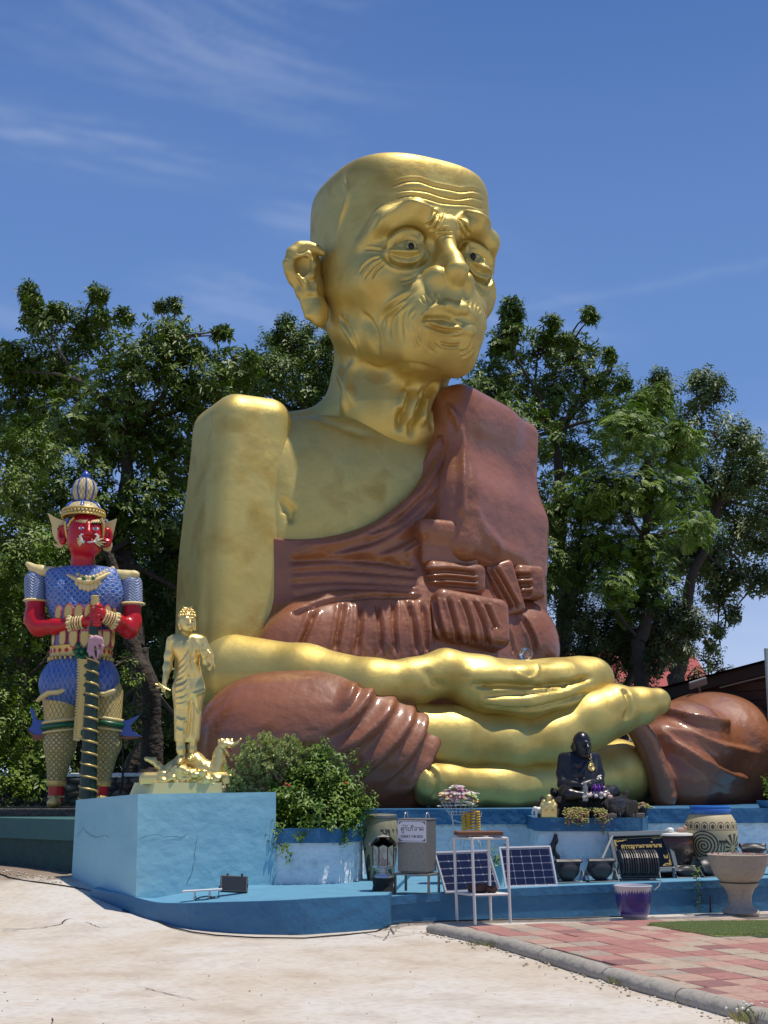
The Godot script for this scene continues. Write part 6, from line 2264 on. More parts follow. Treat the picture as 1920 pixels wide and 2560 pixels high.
	c.chain([b1(1040, 1580, 0.03), b1(1085, 1560, 0.03), b1(1108, 1530, 0.03), b1(1128, 1500, 0.03)], [0.024, 0.02, 0.014, 0.003], 0.015)
	for k in 6: c.chain([b1(885 + k * 26, 1560 - k * 2, 0.02), b1(880 + k * 28, 1535 - (k % 2) * 10, 0.0), b1(872 + k * 30, 1518 - (k % 3) * 8, -0.01)], [0.022, 0.014, 0.003], 0.012)
	for k in 4: c.chain([b1(900 - k * 4, 1610 + k * 22, 0.03), b1(882 - k * 3, 1600 + k * 24, 0.04)], [0.02, 0.004], 0.01)
	c.build(b1(980, 1730, 0) - Vector3(0.3, 0, 0.2), b1(980, 1490, 0) + Vector3(0.3, 0.03, 0.2), 0.02, 1)
	put(c.mesh(), "serpent_head", M.bright_gold, body)
	var mouth := Shape.new()
	mouth.ball(b1(985, 1640, 0.035), Vector3(0.05, 0.022, 0.03), 10, 6, Basis(Vector3.BACK, -0.6))
	put(mouth.mesh(), "mouth", M.guard_pink, body)
	# clouds carved round the foot, then the eight sided pedestal
	c = Clay.new()
	c.box(b1(565, 1960, 0.0), Vector3(0.6, 0.1, 0.22), 0.08)
	rng.seed = 15
	for k in 46:
		var x := rng.randf_range(280, 870)
		var y := rng.randf_range(1860, 1985) + absf(x - 560) * 0.1
		c.ell(b1(x, y, 0.16 + rng.randf() * 0.1), Vector3(0.05, 0.035, 0.04) * rng.randf_range(0.6, 1.4), 0.02)
	c.ell(b1(470, 1840, 0.1), Vector3(0.14, 0.07, 0.14), 0.06)
	c.build(b1(565, 2010, 0) - Vector3(0.8, 0, 0.4), b1(565, 1780, 0) + Vector3(0.8, 0, 0.45), 0.03, 1)
	put(c.mesh(), "cloud_base", M.bright_gold, o)
	var ped := Shape.new()
	var a := []
	var b := []
	for q in [[-0.8, -0.25], [-0.42, 0.34], [0.48, 0.34], [0.79, -0.2], [0.5, -0.55], [-0.5, -0.55]]:
		a.append(Vector3(q[0] * 0.98, -0.03, q[1] * 0.9))
		b.append(Vector3(q[0] * 0.9, 0.13, q[1] * 0.82))
	prismoid(ped, a, b)
	put(ped.mesh(), "pedestal", M.cream_gold, o)

# ------------------------------------------------------------------ the black monk on the ledge
func build_black_monk() -> void:
	var at := world_at(1470, 2010, 17.35)
	var k := func(x: float, y: float, z: float) -> Vector3: return world_at(1300.0 + x * 0.2049, 1780.0 + y * 0.2049, 17.35 - z) - at
	var o := thing("black_monk_statue", "small black seated monk statue with a gold spiral mark on its robe, on the ledge", "statue", at)
	var c := Clay.new()
	c.ell(k.call(752, 370, 0.02), Vector3(0.115, 0.14, 0.14))
	c.ell(k.call(780, 470, 0.06), Vector3(0.09, 0.1, 0.1), 0.06)
	c.ell(k.call(795, 540, 0.11), Vector3(0.05, 0.035, 0.04), 0.03)
	c.chain([k.call(815, 380, 0.15), k.call(828, 440, 0.185)], [0.018, 0.03], 0.02)
	c.chain([k.call(770, 365, 0.13), k.call(810, 378, 0.155), k.call(860, 385, 0.12)], [0.015, 0.02, 0.014], 0.02)
	c.ell(k.call(788, 405, 0.17), Vector3(0.03, 0.018, 0.02), 0.012, -1)
	c.ell(k.call(852, 410, 0.15), Vector3(0.025, 0.018, 0.02), 0.012, -1)
	c.chain([k.call(785, 500, 0.15), k.call(820, 492, 0.17), k.call(850, 500, 0.15)], [0.012, 0.016, 0.01], 0.01)
	c.chain([k.call(652, 390, -0.02), k.call(648, 430, -0.02), k.call(660, 470, 0.0)], [0.022, 0.03, 0.02], 0.02)
	c.cap(k.call(750, 520, -0.02), k.call(735, 620, -0.04), 0.1, 0.12, 0.05)
	c.build(k.call(752, 640, 0) - Vector3(0.3, 0, 0.3), k.call(752, 230, 0) + Vector3(0.3, 0, 0.35), 0.022, 1)
	put(c.mesh(), "head", M.black_lacquer, o)
	c = Clay.new()
	c.box(k.call(725, 690, -0.05), Vector3(0.235, 0.22, 0.13), 0.12)
	c.cap(k.call(725, 720, -0.03), k.call(720, 960, 0.0), 0.19, 0.24, 0.08)
	c.chain([k.call(530, 560, -0.05), k.call(510, 760, -0.03), k.call(520, 880, 0.06), k.call(610, 900, 0.2), k.call(740, 900, 0.3)], [0.075, 0.072, 0.066, 0.05, 0.036], 0.03)
	c.chain([k.call(915, 570, -0.08), k.call(955, 760, -0.06), k.call(960, 860, 0.05), k.call(860, 900, 0.2), k.call(770, 905, 0.3)], [0.08, 0.076, 0.068, 0.05, 0.036], 0.03)
	c.build(k.call(725, 1010, 0) - Vector3(0.6, 0, 0.35), k.call(725, 480, 0) + Vector3(0.6, 0, 0.45), 0.03, 1)
	c.prepare()
	for sp in ["820,560 760,640 700,720 620,760", "860,600 800,700 740,790 640,820", "600,790 720,800 850,780", "600,830 720,850 880,830", "640,640 700,680 780,660", "890,720 940,760 1000,770", "880,760 940,800 1000,810"]:
		var run := []
		for q in pts(sp):
			var p: Vector3 = k.call(q.x, q.y, 0.0)
			var d := (p - (EYE - at)).normalized()
			run.append(c.hit(p - d * 1.2, d))
		c.stroke(run, 0.02, -0.014, 0, 0.3)
	put(c.mesh(), "robe", M.black_lacquer, o)
	var on_robe := func(x: float, y: float) -> Vector3:
		var p: Vector3 = k.call(x, y, 0.0)
		var d := (p - (EYE - at)).normalized()
		return c.hit(p - d * 1.2, d) - d * 0.004
	var zz := []
	for q in [[858, 540], [872, 560], [845, 572], [878, 596], [845, 612], [885, 622], [895, 650]]: zz.append(on_robe.call(q[0], q[1]))
	var spi := []
	for i in 40:
		var t := i / 39.0
		var a := t * TAU * 2.2
		spi.append(on_robe.call(870 + cos(a) * 42 * (1 - t * 0.8), 670 + sin(a) * 50 * (1 - t * 0.8)))
	c = Clay.new()
	c.chain([k.call(640, 960, 0.0), k.call(575, 985, 0.16), k.call(600, 1010, 0.28), k.call(760, 1020, 0.32)], [0.11, 0.105, 0.075, 0.055], 0.05)
	c.chain([k.call(860, 960, 0.0), k.call(1130, 985, 0.02), k.call(1060, 1020, 0.18), k.call(860, 1020, 0.3)], [0.11, 0.085, 0.07, 0.055], 0.05)
	c.build(k.call(800, 1090, 0) - Vector3(0.7, 0, 0.3), k.call(800, 880, 0) + Vector3(0.7, 0.05, 0.5), 0.028, 1)
	put(c.mesh(), "legs", M.black_lacquer, o)
	var g := Shape.new()
	g.tube(zz, [0.009], 6)
	g.tube(spi, [0.008], 6)
	put(g.mesh(), "gold_mark", M.bright_gold, o)
	c = Clay.new()
	c.box(k.call(810, 1215, -0.02), Vector3(0.62, 0.15, 0.3), 0.05)
	rng.seed = 8
	for i in 60: c.ell(k.call(rng.randf_range(260, 1360), rng.randf_range(1080, 1330), 0.2 + rng.randf() * 0.12), Vector3(0.03, 0.07, 0.03), 0.02)
	for i in 16: c.ell(k.call([430.0, 1240.0][i % 2] + rng.randf_range(-40, 60), rng.randf_range(960, 1080), rng.randf_range(-0.1, 0.1)), Vector3(0.03, 0.05, 0.05), 0.02)
	c.build(k.call(810, 1380, 0) - Vector3(0.9, 0, 0.5), k.call(810, 930, 0) + Vector3(0.9, 0, 0.5), 0.035, 1)
	put(c.mesh(), "rock_base", M.black_rock, o)

# ------------------------------------------------------------------ things set out on the step and the yard
func ink(im: Image, spec: String, ox: float, oy: float, k: float, w: float, col: Color) -> void:
	# pen strokes for lettering; spec in sightings, strokes parted by ;
	for s in spec.split(";", false):
		var p := pts(s.strip_edges())
		for i in p.size() - 1:
			var a := (p[i] - Vector2(ox, oy)) * k
			var b := (p[i + 1] - Vector2(ox, oy)) * k
			var n := maxi(1, int(a.distance_to(b)))
			for t in n + 1:
				var q := a.lerp(b, float(t) / n)
				for y in range(int(q.y - w), int(q.y + w) + 1):
					for x in range(int(q.x - w), int(q.x + w) + 1):
						if Vector2(x, y).distance_to(q) <= w and x >= 0 and y >= 0 and x < im.get_width() and y < im.get_height(): im.set_pixel(x, y, col)

const LETTERS := {"D": "0,0 0,10 4,10 7,7 7,3 4,0 0,0", "O": "2,0 0,3 0,7 2,10 5,10 7,7 7,3 5,0 2,0", "N": "0,10 0,0 7,10 7,0", "A": "0,10 3.5,0 7,10;1.5,6.5 5.5,6.5", "T": "0,0 7,0;3.5,0 3.5,10", "I": "3.5,0 3.5,10", "B": "0,0 0,10 5,10 7,7.5 5,5 0,5;5,5 6.5,2.5 5,0 0,0", "X": "0,0 7,10;7,0 0,10"}

func spot(px: float, py: float, dist: float, y: float) -> Vector3:
	# on a level that is known, along one line of sight
	var p := world_at(px, py, dist)
	p.y = y
	return p

func printed(im: Image, rough := 0.5) -> StandardMaterial3D:
	im.generate_mipmaps()
	var m := StandardMaterial3D.new()
	m.albedo_texture = ImageTexture.create_from_image(im)
	m.roughness = rough
	return m

func sheet(a: Vector3, b: Vector3, c: Vector3, d: Vector3) -> Shape:
	# top left, top right, bottom right, bottom left
	var s := Shape.new()
	var n := (c - a).cross(b - a).normalized()
	var i := s.vert(a, n, Vector2(0, 0))
	s.vert(b, n, Vector2(1, 0))
	s.vert(c, n, Vector2(1, 1))
	s.vert(d, n, Vector2(0, 1))
	s.tri(i, i + 1, i + 2)
	s.tri(i, i + 2, i + 3)
	return s

func one_piece(s: Shape, called: String, m: Material, label: String, category: String, at: Vector3, turn := 0.0, group := "") -> MeshInstance3D:
	var o := put(s.mesh(), called, m)
	o.position = at
	o.rotation.y = turn
	tag(o, label, category, group)
	return o

func floodlight(label: String, at: Vector3, turn: float, w: float, h: float, pitch: float, ribbed: bool) -> void:
	var o := thing("floodlight", label, "floodlight", at, turn, "solar floodlights set out on the step")
	var s := Shape.new()
	var b := Basis(Vector3.RIGHT, pitch)
	var mid := Vector3(0, h * 0.62, 0)
	if ribbed:
		s.box(mid + b * Vector3(0, 0, 0.05), Vector3(w, h, 0.05), b, 0.012)
		for k in 15:
			var x := lerpf(-w * 0.47, w * 0.47, k / 14.0)
			var prof := PackedVector2Array()
			for j in 9:
				var a := PI * j / 8.0
				prof.append(Vector2(-sin(a) * w * 0.3, cos(a) * h * 0.47))
			s.outline(prof, Transform3D(b * Basis(Vector3.UP, -PI / 2), mid + b * Vector3(x, 0, 0.04)), 0.009 if k % 4 else 0.022)
		var core := PackedVector2Array()
		for j in 9:
			var a := PI * j / 8.0
			core.append(Vector2(-sin(a) * w * 0.24, cos(a) * h * 0.42))
		s.outline(core, Transform3D(b * Basis(Vector3.UP, -PI / 2), mid + b * Vector3(0, 0, 0.04)), w * 0.94)
	else:
		# a dished housing, seen from behind
		var c := Clay.new()
		c.box(mid + b * Vector3(0, h * 0.46, 0.03), Vector3(w * 0.5, 0.012, 0.03), 0.01)
		c.box(mid + b * Vector3(0, 0.0, 0.04), Vector3(w * 0.46, h * 0.47, 0.015), 0.012, 0.02)
		c.ell(mid + b * Vector3(0, -h * 0.04, 0.0), Vector3(w * 0.42, h * 0.46, 0.085), 0.04)
		c.box(mid + b * Vector3(0, -h * 0.3, -0.02), Vector3(w * 0.22, h * 0.16, 0.05), 0.03, 0.05)
		for i in c.rot.size(): c.rot[i] = b.transposed()
		c.build(mid - Vector3.ONE * w, mid + Vector3.ONE * w, w * 0.055, 1)
		put(c.mesh(), "housing", M.black_plastic, o)
	if ribbed: put(s.mesh(), "housing", M.black_plastic, o)
	s = Shape.new()
	s.box(mid + b * Vector3(0, 0, 0.052 if not ribbed else 0.078), Vector3(w * 0.86, h * 0.84, 0.006), b, 0.002)
	put(s.mesh(), "lens", M.dark_glass, o)
	s = Shape.new()
	var hw := w * 0.53
	s.tube([mid + Vector3(-hw, 0, 0), Vector3(-hw, 0.012, -0.09), Vector3(hw, 0.012, -0.09), mid + Vector3(hw, 0, 0)], [0.011], 6, 1.0)
	s.tube([mid + Vector3(-hw, 0, 0), Vector3(-hw, 0.012, 0.1), Vector3(hw, 0.012, 0.1), mid + Vector3(hw, 0, 0)], [0.011], 6, 1.0)
	put(s.mesh(), "bracket", M.grey_metal, o)

func jar(called: String, label: String, at: Vector3, prof: Array, m: Material, lid: Array, lid_m: Material) -> Node3D:
	var o := thing(called, label, "jar", at)
	var s := Shape.new()
	s.lathe(Vector3.ZERO, prof, 40)
	put(s.mesh(), "body", m, o)
	s = Shape.new()
	s.lathe(Vector3.ZERO, lid, 40)
	put(s.mesh(), "lid", lid_m, o)
	return o

func solar_panel(label: String, q: Array) -> void:
	# q: top left, top right, bottom right, bottom left
	var o := thing("solar_panel", label, "solar panel", q[3], 0.0, "solar panels leaning on the step")
	var p := []
	for v in q: p.append(v - q[3])
	var ux: Vector3 = p[2] - p[3]
	var uy: Vector3 = p[0] - p[3]
	var n := ux.cross(uy).normalized()
	var b := Basis(ux.normalized(), n.cross(ux.normalized()), n)
	var w := ux.length()
	var h := uy.length()
	var mid: Vector3 = (p[0] + p[1] + p[2] + p[3]) * 0.25
	var s := Shape.new()
	s.box(mid - n * 0.012, Vector3(w * 0.97, h * 0.97, 0.014), b, 0.002)
	put(s.mesh(), "backing", M.panel_white, o)
	for e in [[Vector3(0, h * 0.5, 0), Vector3(w + 0.02, 0.022, 0.03)], [Vector3(0, -h * 0.5, 0), Vector3(w + 0.02, 0.022, 0.03)], [Vector3(w * 0.5, 0, 0), Vector3(0.022, h - 0.022, 0.03)], [Vector3(-w * 0.5, 0, 0), Vector3(0.022, h - 0.022, 0.03)]]:
		s = Shape.new()
		s.box(mid + b * (e[0] as Vector3), e[1], b, 0.003)
		put(s.mesh(), "frame", M.aluminium, o)
	for r in 5:
		for c in 5:
			s = Shape.new()
			var cw := w * 0.94 / 5.0
			var ch := h * 0.92 / 5.0
			s.box(mid + b * Vector3((c - 2) * cw, (r - 2) * ch, -0.001), Vector3(cw - 0.006, ch - 0.012, 0.006), b, 0.001)
			for k in 3: s.box(mid + b * Vector3((c - 2) * cw + (k - 1) * cw * 0.28, (r - 2) * ch, 0.0025), Vector3(0.0018, ch - 0.014, 0.002), b)
			put(s.mesh(), "cell", M.solar_cell, o)
	s = Shape.new()
	s.tube([p[0] + b * Vector3(w * 0.2, -0.05, -0.02), Vector3(w * 0.2, 0.0, p[0].z - 0.1)], [0.01], 6)
	s.tube([p[1] + b * Vector3(-w * 0.2, -0.05, -0.02), Vector3(w * 0.8, 0.0, p[1].z - 0.1)], [0.01], 6)
	put(s.mesh(), "prop", M.aluminium, o).set_meta("kind", "stuff")

func build_props() -> void:
	rng.seed = 202
	mat(Color(0.03, 0.031, 0.034), 0.42, 0.0, "black_plastic")
	mat(Color(0.62, 0.63, 0.64), 0.35, 0.8, "aluminium")
	mat(Color(0.6, 0.62, 0.65), 0.5, 0.0, "panel_white")
	mat(Color(0.01, 0.014, 0.045), 0.18, 0.0, "solar_cell")
	worn(mat(Color(0.24, 0.235, 0.21), 0.45, 0.55, "dull_steel"), M.grime, 2.5)
	mat(Color(0.66, 0.65, 0.63), 0.5, 0.0, "white_frame")
	worn(mat(Color(0.16, 0.075, 0.045), 0.8, 0.0, "board_wood"), M.grime, 2.0)
	mat(Color(0.07, 0.03, 0.02), 0.7, 0.0, "brown_clay")
	mat(Color(0.55, 0.56, 0.58), 0.3, 0.7, "bright_tin")
	mat(Color(0.03, 0.17, 0.55), 0.4, 0.0, "blue_plastic")
	worn(mat(Color(0.42, 0.36, 0.28), 0.85, 0.0, "old_stone"), M.grime, 1.6, M.rough_noise, 1.0)
	var glass := mat(Color(0.9, 0.95, 0.95), 0.05, 0.0, "clear_glass")
	glass.transparency = BaseMaterial3D.TRANSPARENCY_ALPHA
	glass.albedo_color.a = 0.14
	var crystal := mat(Color(1, 1, 1), 0.02, 0.0, "crystal")
	crystal.refraction_enabled = true
	crystal.refraction_scale = 0.05
	crystal.albedo_color.a = 0.02

	# small black bowl
	var s := Shape.new()
	s.lathe(Vector3.ZERO, [Vector2(0, 0.002), Vector2(0.07, 0.002), Vector2(0.075, 0.012), Vector2(0.1, 0.05), Vector2(0.108, 0.085), Vector2(0.095, 0.125), Vector2(0.088, 0.14), Vector2(0.105, 0.155), Vector2(0.104, 0.165), Vector2(0.08, 0.16), Vector2(0.06, 0.1), Vector2(0, 0.08)], 28)
	one_piece(s, "black_bowl", M.black_lacquer, "small glossy black bowl on the blue step before the white planter", "bowl", on_level(755, 2208, 0.325))

	# floodlight panel with a separate white bracket beside it
	var o := thing("floodlight", "flat black floodlight panel tilted on a wire stand at the curved step edge", "floodlight", on_level(582, 2246, 0.28))
	s = Shape.new()
	var tb := Basis(Vector3.BACK, 0.06) * Basis(Vector3.RIGHT, -0.62) * Basis(Vector3.UP, 0.2)
	s.box(Vector3(0.01, 0.15, 0), Vector3(0.3, 0.2, 0.035), tb, 0.008)
	put(s.mesh(), "housing", M.black_plastic, o)
	s = Shape.new()
	s.box(Vector3(0.01, 0.15, 0) + tb * Vector3(0, 0, 0.019), Vector3(0.27, 0.17, 0.006), tb, 0.002)
	put(s.mesh(), "lens", M.dark_glass, o)
	s = Shape.new()
	s.tube([Vector3(-0.15, 0.13, 0), Vector3(-0.15, 0.0, 0.05), Vector3(0.15, 0.0, 0.05), Vector3(0.16, 0.15, 0)], [0.007], 6)
	for x in [-0.07, 0.09]: s.ball(Vector3(x, 0.245, -0.06), Vector3(0.014, 0.018, 0.014), 8, 6)
	put(s.mesh(), "stand", M.black_plastic, o)
	o = thing("bracket", "white flat metal bracket on two short legs beside the tilted black floodlight", "bracket", on_level(500, 2256, 0.25))
	s = Shape.new()
	s.box(Vector3(0.02, 0.125, 0), Vector3(0.42, 0.018, 0.1), Basis(Vector3.BACK, 0.05), 0.003)
	put(s.mesh(), "plate", M.white_frame, o)
	for x in [-0.06, 0.1]:
		s = Shape.new()
		s.box(Vector3(x, 0.06, 0), Vector3(0.018, 0.12, 0.05), Basis.IDENTITY, 0.002)
		put(s.mesh(), "leg", M.white_frame, o)
	s = Shape.new()
	var loop := []
	for k in 30: loop.append(Vector3(0.06 + cos(k * 0.55) * 0.11, 0.02 + 0.025 * sin(k * 0.7) + 0.02, 0.02 + sin(k * 0.55) * 0.05))
	s.tube(loop, [0.004], 5)
	put(s.mesh(), "cable", M.black, o)

	# lantern on a black base
	o = thing("lantern", "glass garden lantern with a scalloped tin roof, left of the donation box", "lantern", on_level(958, 2234, 0.315))
	s = Shape.new()
	s.lathe(Vector3.ZERO, [Vector2(0, 0.002), Vector2(0.12, 0.002), Vector2(0.125, 0.03), Vector2(0.112, 0.09), Vector2(0.125, 0.16), Vector2(0.13, 0.17), Vector2(0.06, 0.172)], 24)
	put(s.mesh(), "base", M.black_rock, o)
	s = Shape.new()
	s.lathe(Vector3.ZERO, [Vector2(0.1, 0.172), Vector2(0.095, 0.2), Vector2(0.045, 0.235), Vector2(0.05, 0.255), Vector2(0.12, 0.29), Vector2(0.125, 0.3), Vector2(0.0, 0.3)], 8)
	put(s.mesh(), "foot", M.bright_tin, o)
	for k in 8:
		var a := TAU * (k + 0.5) / 8.0
		s = Shape.new()
		s.tube([Vector3(cos(a) * 0.122, 0.3, sin(a) * 0.122), Vector3(cos(a) * 0.128, 0.52, sin(a) * 0.128)], [0.007], 5)
		put(s.mesh(), "post", M.black_plastic, o)
		var a2 := TAU * (k + 1.5) / 8.0
		s = sheet(Vector3(cos(a) * 0.124, 0.515, sin(a) * 0.124), Vector3(cos(a2) * 0.124, 0.515, sin(a2) * 0.124), Vector3(cos(a2) * 0.12, 0.302, sin(a2) * 0.12), Vector3(cos(a) * 0.12, 0.302, sin(a) * 0.12))
		put(s.mesh(), "pane", M.clear_glass, o)
	s = Shape.new()
	var roof_c := s.vert(Vector3(0, 0.635, 0), Vector3.UP)
	var ring := []
	for k in 33:
		var a := TAU * k / 32.0
		var r := 0.155 + 0.012 * cos(a * 8.0)
		ring.append(s.vert(Vector3(cos(a) * r * 0.5, 0.61, sin(a) * r * 0.5), Vector3(cos(a) * 0.4, 0.9, sin(a) * 0.4)))
		s.vert(Vector3(cos(a) * r, 0.515 + 0.016 * cos(a * 8.0), sin(a) * r), Vector3(cos(a) * 0.7, 0.7, sin(a) * 0.7))
	for k in 32:
		s.tri(roof_c, ring[k], ring[k + 1])
		s.tri(ring[k], ring[k + 1], ring[k + 1] + 1)
		s.tri(ring[k], ring[k + 1] + 1, ring[k] + 1)
	put(s.mesh(), "roof", M.bright_tin, o)
	s = Shape.new()
	s.lathe(Vector3(0, 0.3, 0), [Vector2(0.03, 0), Vector2(0.03, 0.06), Vector2(0.018, 0.065), Vector2(0.0, 0.09)], 12)
	put(s.mesh(), "candle_holder", M.board_wood, o)

	# jars
	var ji := Image.create(256, 128, false, Image.FORMAT_RGB8)
	var jn := noise(0.06, 91, 3)
	for y in 128:
		for x in 256:
			var v := jn.get_noise_2d(cos(x / 256.0 * TAU) * 30.0 + 50.0, sin(x / 256.0 * TAU) * 30.0 + y * 0.5)
			var c := Color(0.34, 0.3, 0.17).lerp(Color(0.05, 0.05, 0.03), smoothstep(0.02, 0.12, v) * (1.0 if (y > 22 and y < 40) or y > 60 else 0.15))
			ji.set_pixel(x, y, c.linear_to_srgb())
	jar("dragon_jar", "tall beige jar with dark patterns and a grey lid behind the lantern", spot(951, 2190, 16.85, 0.33), [Vector2(0, 0.0), Vector2(0.15, 0.0), Vector2(0.165, 0.03), Vector2(0.2, 0.3), Vector2(0.225, 0.5), Vector2(0.225, 0.62), Vector2(0.2, 0.72), Vector2(0.185, 0.76)], printed(ji, 0.45), [Vector2(0.195, 0.755), Vector2(0.205, 0.76), Vector2(0.205, 0.79), Vector2(0.19, 0.8), Vector2(0, 0.81)], M.dull_steel)
	var bi := Image.create(512, 256, false, Image.FORMAT_RGB8)
	for y in 256:
		for x in 512:
			var c := Color(0.5, 0.42, 0.24)
			if y > 190: c = Color(0.23, 0.29, 0.2)
			elif y > 172: c = Color(0.23, 0.29, 0.2).lerp(Color(0.5, 0.42, 0.24), (190 - y) / 18.0)
			if y > 105 and y < 172: c = Color(0.03, 0.032, 0.024)
			var u := fposmod(x / 512.0 * 20.0, 1.0) - 0.5
			if y > 30 and y < 62:
				var d := Vector2(u * 1.1, (y - 50) / 40.0).length()
				c = Color(0.06, 0.045, 0.03) if d < 0.24 or absf(d - 0.44) < 0.05 else c
			if y > 62 and y < 66: c = Color(0.12, 0.1, 0.06)
			# leaves in the dark band
			if y > 105 and y < 172:
				var lf := fposmod(x / 512.0 * 16.0, 1.0) - 0.5
				var h := (172.0 - y) / 67.0
				var wd := 0.42 * sin(h * PI) * 0.9
				if absf(lf) < wd and absf(absf(lf) - wd * 0.45) > 0.06: c = Color(0.5, 0.42, 0.24)
			# a spiral and an open hand of petals on the side that faces the yard
			for sp in [[0.335, 128.0], [0.83, 128.0]]:
				var q := Vector2((x / 512.0 - sp[0]) * 512.0 * 1.25, y - sp[1])
				var r := q.length()
				if r < 62: c = Color(0.5, 0.42, 0.24) if fposmod(r / 13.0 - q.angle() / TAU, 1.0) < 0.55 else Color(0.03, 0.032, 0.024)
			var q2 := Vector2((x / 512.0 - 0.135) * 640.0, y - 138)
			if q2.length() < 60 and q2.x < 40:
				c = Color(0.5, 0.42, 0.24) if fposmod(q2.angle() / TAU * 12.0, 1.0) < 0.5 or q2.length() < 14 else Color(0.03, 0.032, 0.024)
			bi.set_pixel(x, y, c.linear_to_srgb())
	jar("carved_jar", "big beige water jar carved with leaves and a spiral, blue rim on top", spot(1781, 2150, 17.3, 0.36), [Vector2(0, 0.000), Vector2(0.22, 0.000), Vector2(0.235, 0.023), Vector2(0.28, 0.184), Vector2(0.325, 0.391), Vector2(0.335, 0.529), Vector2(0.315, 0.667), Vector2(0.27, 0.747), Vector2(0.25, 0.765)], printed(bi, 0.55), [Vector2(0.24, 0.759), Vector2(0.25, 0.793), Vector2(0.262, 0.793), Vector2(0.268, 0.811), Vector2(0.262, 0.828), Vector2(0.25, 0.830), Vector2(0.25, 0.845), Vector2(0.262, 0.851), Vector2(0.255, 0.868), Vector2(0.225, 0.868), Vector2(0.215, 0.839), Vector2(0, 0.834)], M.blue_plastic)
	var di := Image.create(256, 128, false, Image.FORMAT_RGB8)
	for y in 128:
		for x in 256:
			var v := jn.get_noise_2d(x * 0.6, y * 0.6)
			var c := Color(0.035, 0.02, 0.014).lerp(Color(0.2, 0.13, 0.08), smoothstep(0.12, 0.2, v) * (1.0 if y > 40 and y < 110 else 0.2))
			if y < 26: c = Color(0.1, 0.035, 0.02)
			di.set_pixel(x, y, c.linear_to_srgb())
	var dj := jar("brown_jar", "dark brown patterned jar with a white lid behind the framed sign", spot(1681, 2160, 17.1, 0.37), [Vector2(0, 0.0), Vector2(0.19, 0.0), Vector2(0.25, 0.2), Vector2(0.27, 0.36), Vector2(0.25, 0.47), Vector2(0.235, 0.5)], printed(di, 0.35), [Vector2(0.26, 0.495), Vector2(0.27, 0.5), Vector2(0.265, 0.52), Vector2(0.2, 0.53), Vector2(0, 0.535)], M.white_gloss)
	s = Shape.new()
	s.ball(Vector3.ZERO, Vector3(0.05, 0.035, 0.035), 10, 6)
	s.ball(Vector3(-0.05, -0.012, 0.01), Vector3(0.025, 0.018, 0.02), 8, 5)
	one_piece(s, "seashell", M.white_gloss, "white seashell lying on the white lid of the brown jar", "shell", dj.position + Vector3(-0.03, 0.562, 0.1))
	s = Shape.new()
	s.ball(Vector3.ZERO, Vector3(0.07, 0.035, 0.03), 8, 5)
	s.ball(Vector3(0.05, 0.025, 0), Vector3(0.03, 0.03, 0.025), 8, 5)
	one_piece(s, "figurine", M.tile_cream2, "small pinkish reclining figurine on the white lid of the brown jar", "figurine", dj.position + Vector3(0.12, 0.562, 0.03))

	# donation box on its stand
	var stand_at := on_level(1043, 2231, 0.32)
	o = thing("box_stand", "small steel stand with four legs under the donation box", "stand", stand_at, -0.42)
	s = Shape.new()
	s.box(Vector3(0, 0.2, 0), Vector3(0.44, 0.02, 0.34), Basis.IDENTITY, 0.003)
	put(s.mesh(), "top", M.dull_steel, o)
	for x in [-0.2, 0.2]:
		for z in [-0.15, 0.15]:
			s = Shape.new()
			s.box(Vector3(x, 0.095, z), Vector3(0.025, 0.19, 0.025), Basis.IDENTITY, 0.003)
			put(s.mesh(), "leg", M.dull_steel, o)
	o = thing("donation_box", "dull steel donation box with a printed white sign and wire handles", "box", stand_at + Vector3(0, 0.212, 0), -0.42)
	s = Shape.new()
	s.box(Vector3(0, 0.295, 0), Vector3(0.35, 0.56, 0.28), Basis.IDENTITY, 0.006)
	s.box(Vector3(0, 0.582, 0), Vector3(0.362, 0.014, 0.292), Basis.IDENTITY, 0.003)
	s.box(Vector3(0, 0.008, 0.0), Vector3(0.3, 0.016, 0.24), Basis.IDENTITY, 0.003)
	put(s.mesh(), "body", M.dull_steel, o)
	for x in [-0.13, 0.13]:
		s = Shape.new()
		var hp := []
		for k in 9: hp.append(Vector3(x, 0.585 + sin(PI * k / 8.0) * 0.07, cos(PI * k / 8.0) * 0.05))
		s.tube(hp, [0.006], 6)
		put(s.mesh(), "handle", M.bright_tin, o)
	var im := Image.create(260, 210, false, Image.FORMAT_RGB8)
	im.fill(Color(0.36, 0.35, 0.36))
	for y in 210:
		for x in 260:
			var q := Vector2(absf(x - 130) - 76, absf(y - 105) - 46)
			var d := Vector2(maxf(q.x, 0), maxf(q.y, 0)).length() - 46
			if d < 0 or x < 9 or y < 9 or x > 250 or y > 200: im.set_pixel(x, y, Color(0.83, 0.82, 0.84))
	for sp in ["240,680 240,580 265,555 300,570 325,555 332,680", "262,640 285,605 292,640 262,660", "265,700 268,755 325,758 330,690", "290,462 300,490 335,490 348,460", "430,680 430,600 400,590 375,580 380,545 430,540", "395,468 400,500 440,505 470,465", "478,556 492,545 490,670 570,670 570,545", "660,680 660,600 630,590 605,575 615,545 665,540", "595,505 600,478 640,465 680,488 682,505 595,505", "715,565 750,537 795,560 795,655 750,668 730,625 760,612", "830,570 850,540 890,540 905,570 905,665", "945,665 940,570 975,532 1020,532 1036,570 1036,665", "962,625 985,602 1000,625 975,650 952,665"]:
		ink(im, sp, 110, 280, 0.25, 2.6, Color(0.12, 0.12, 0.14))
	var x0 := 236.0
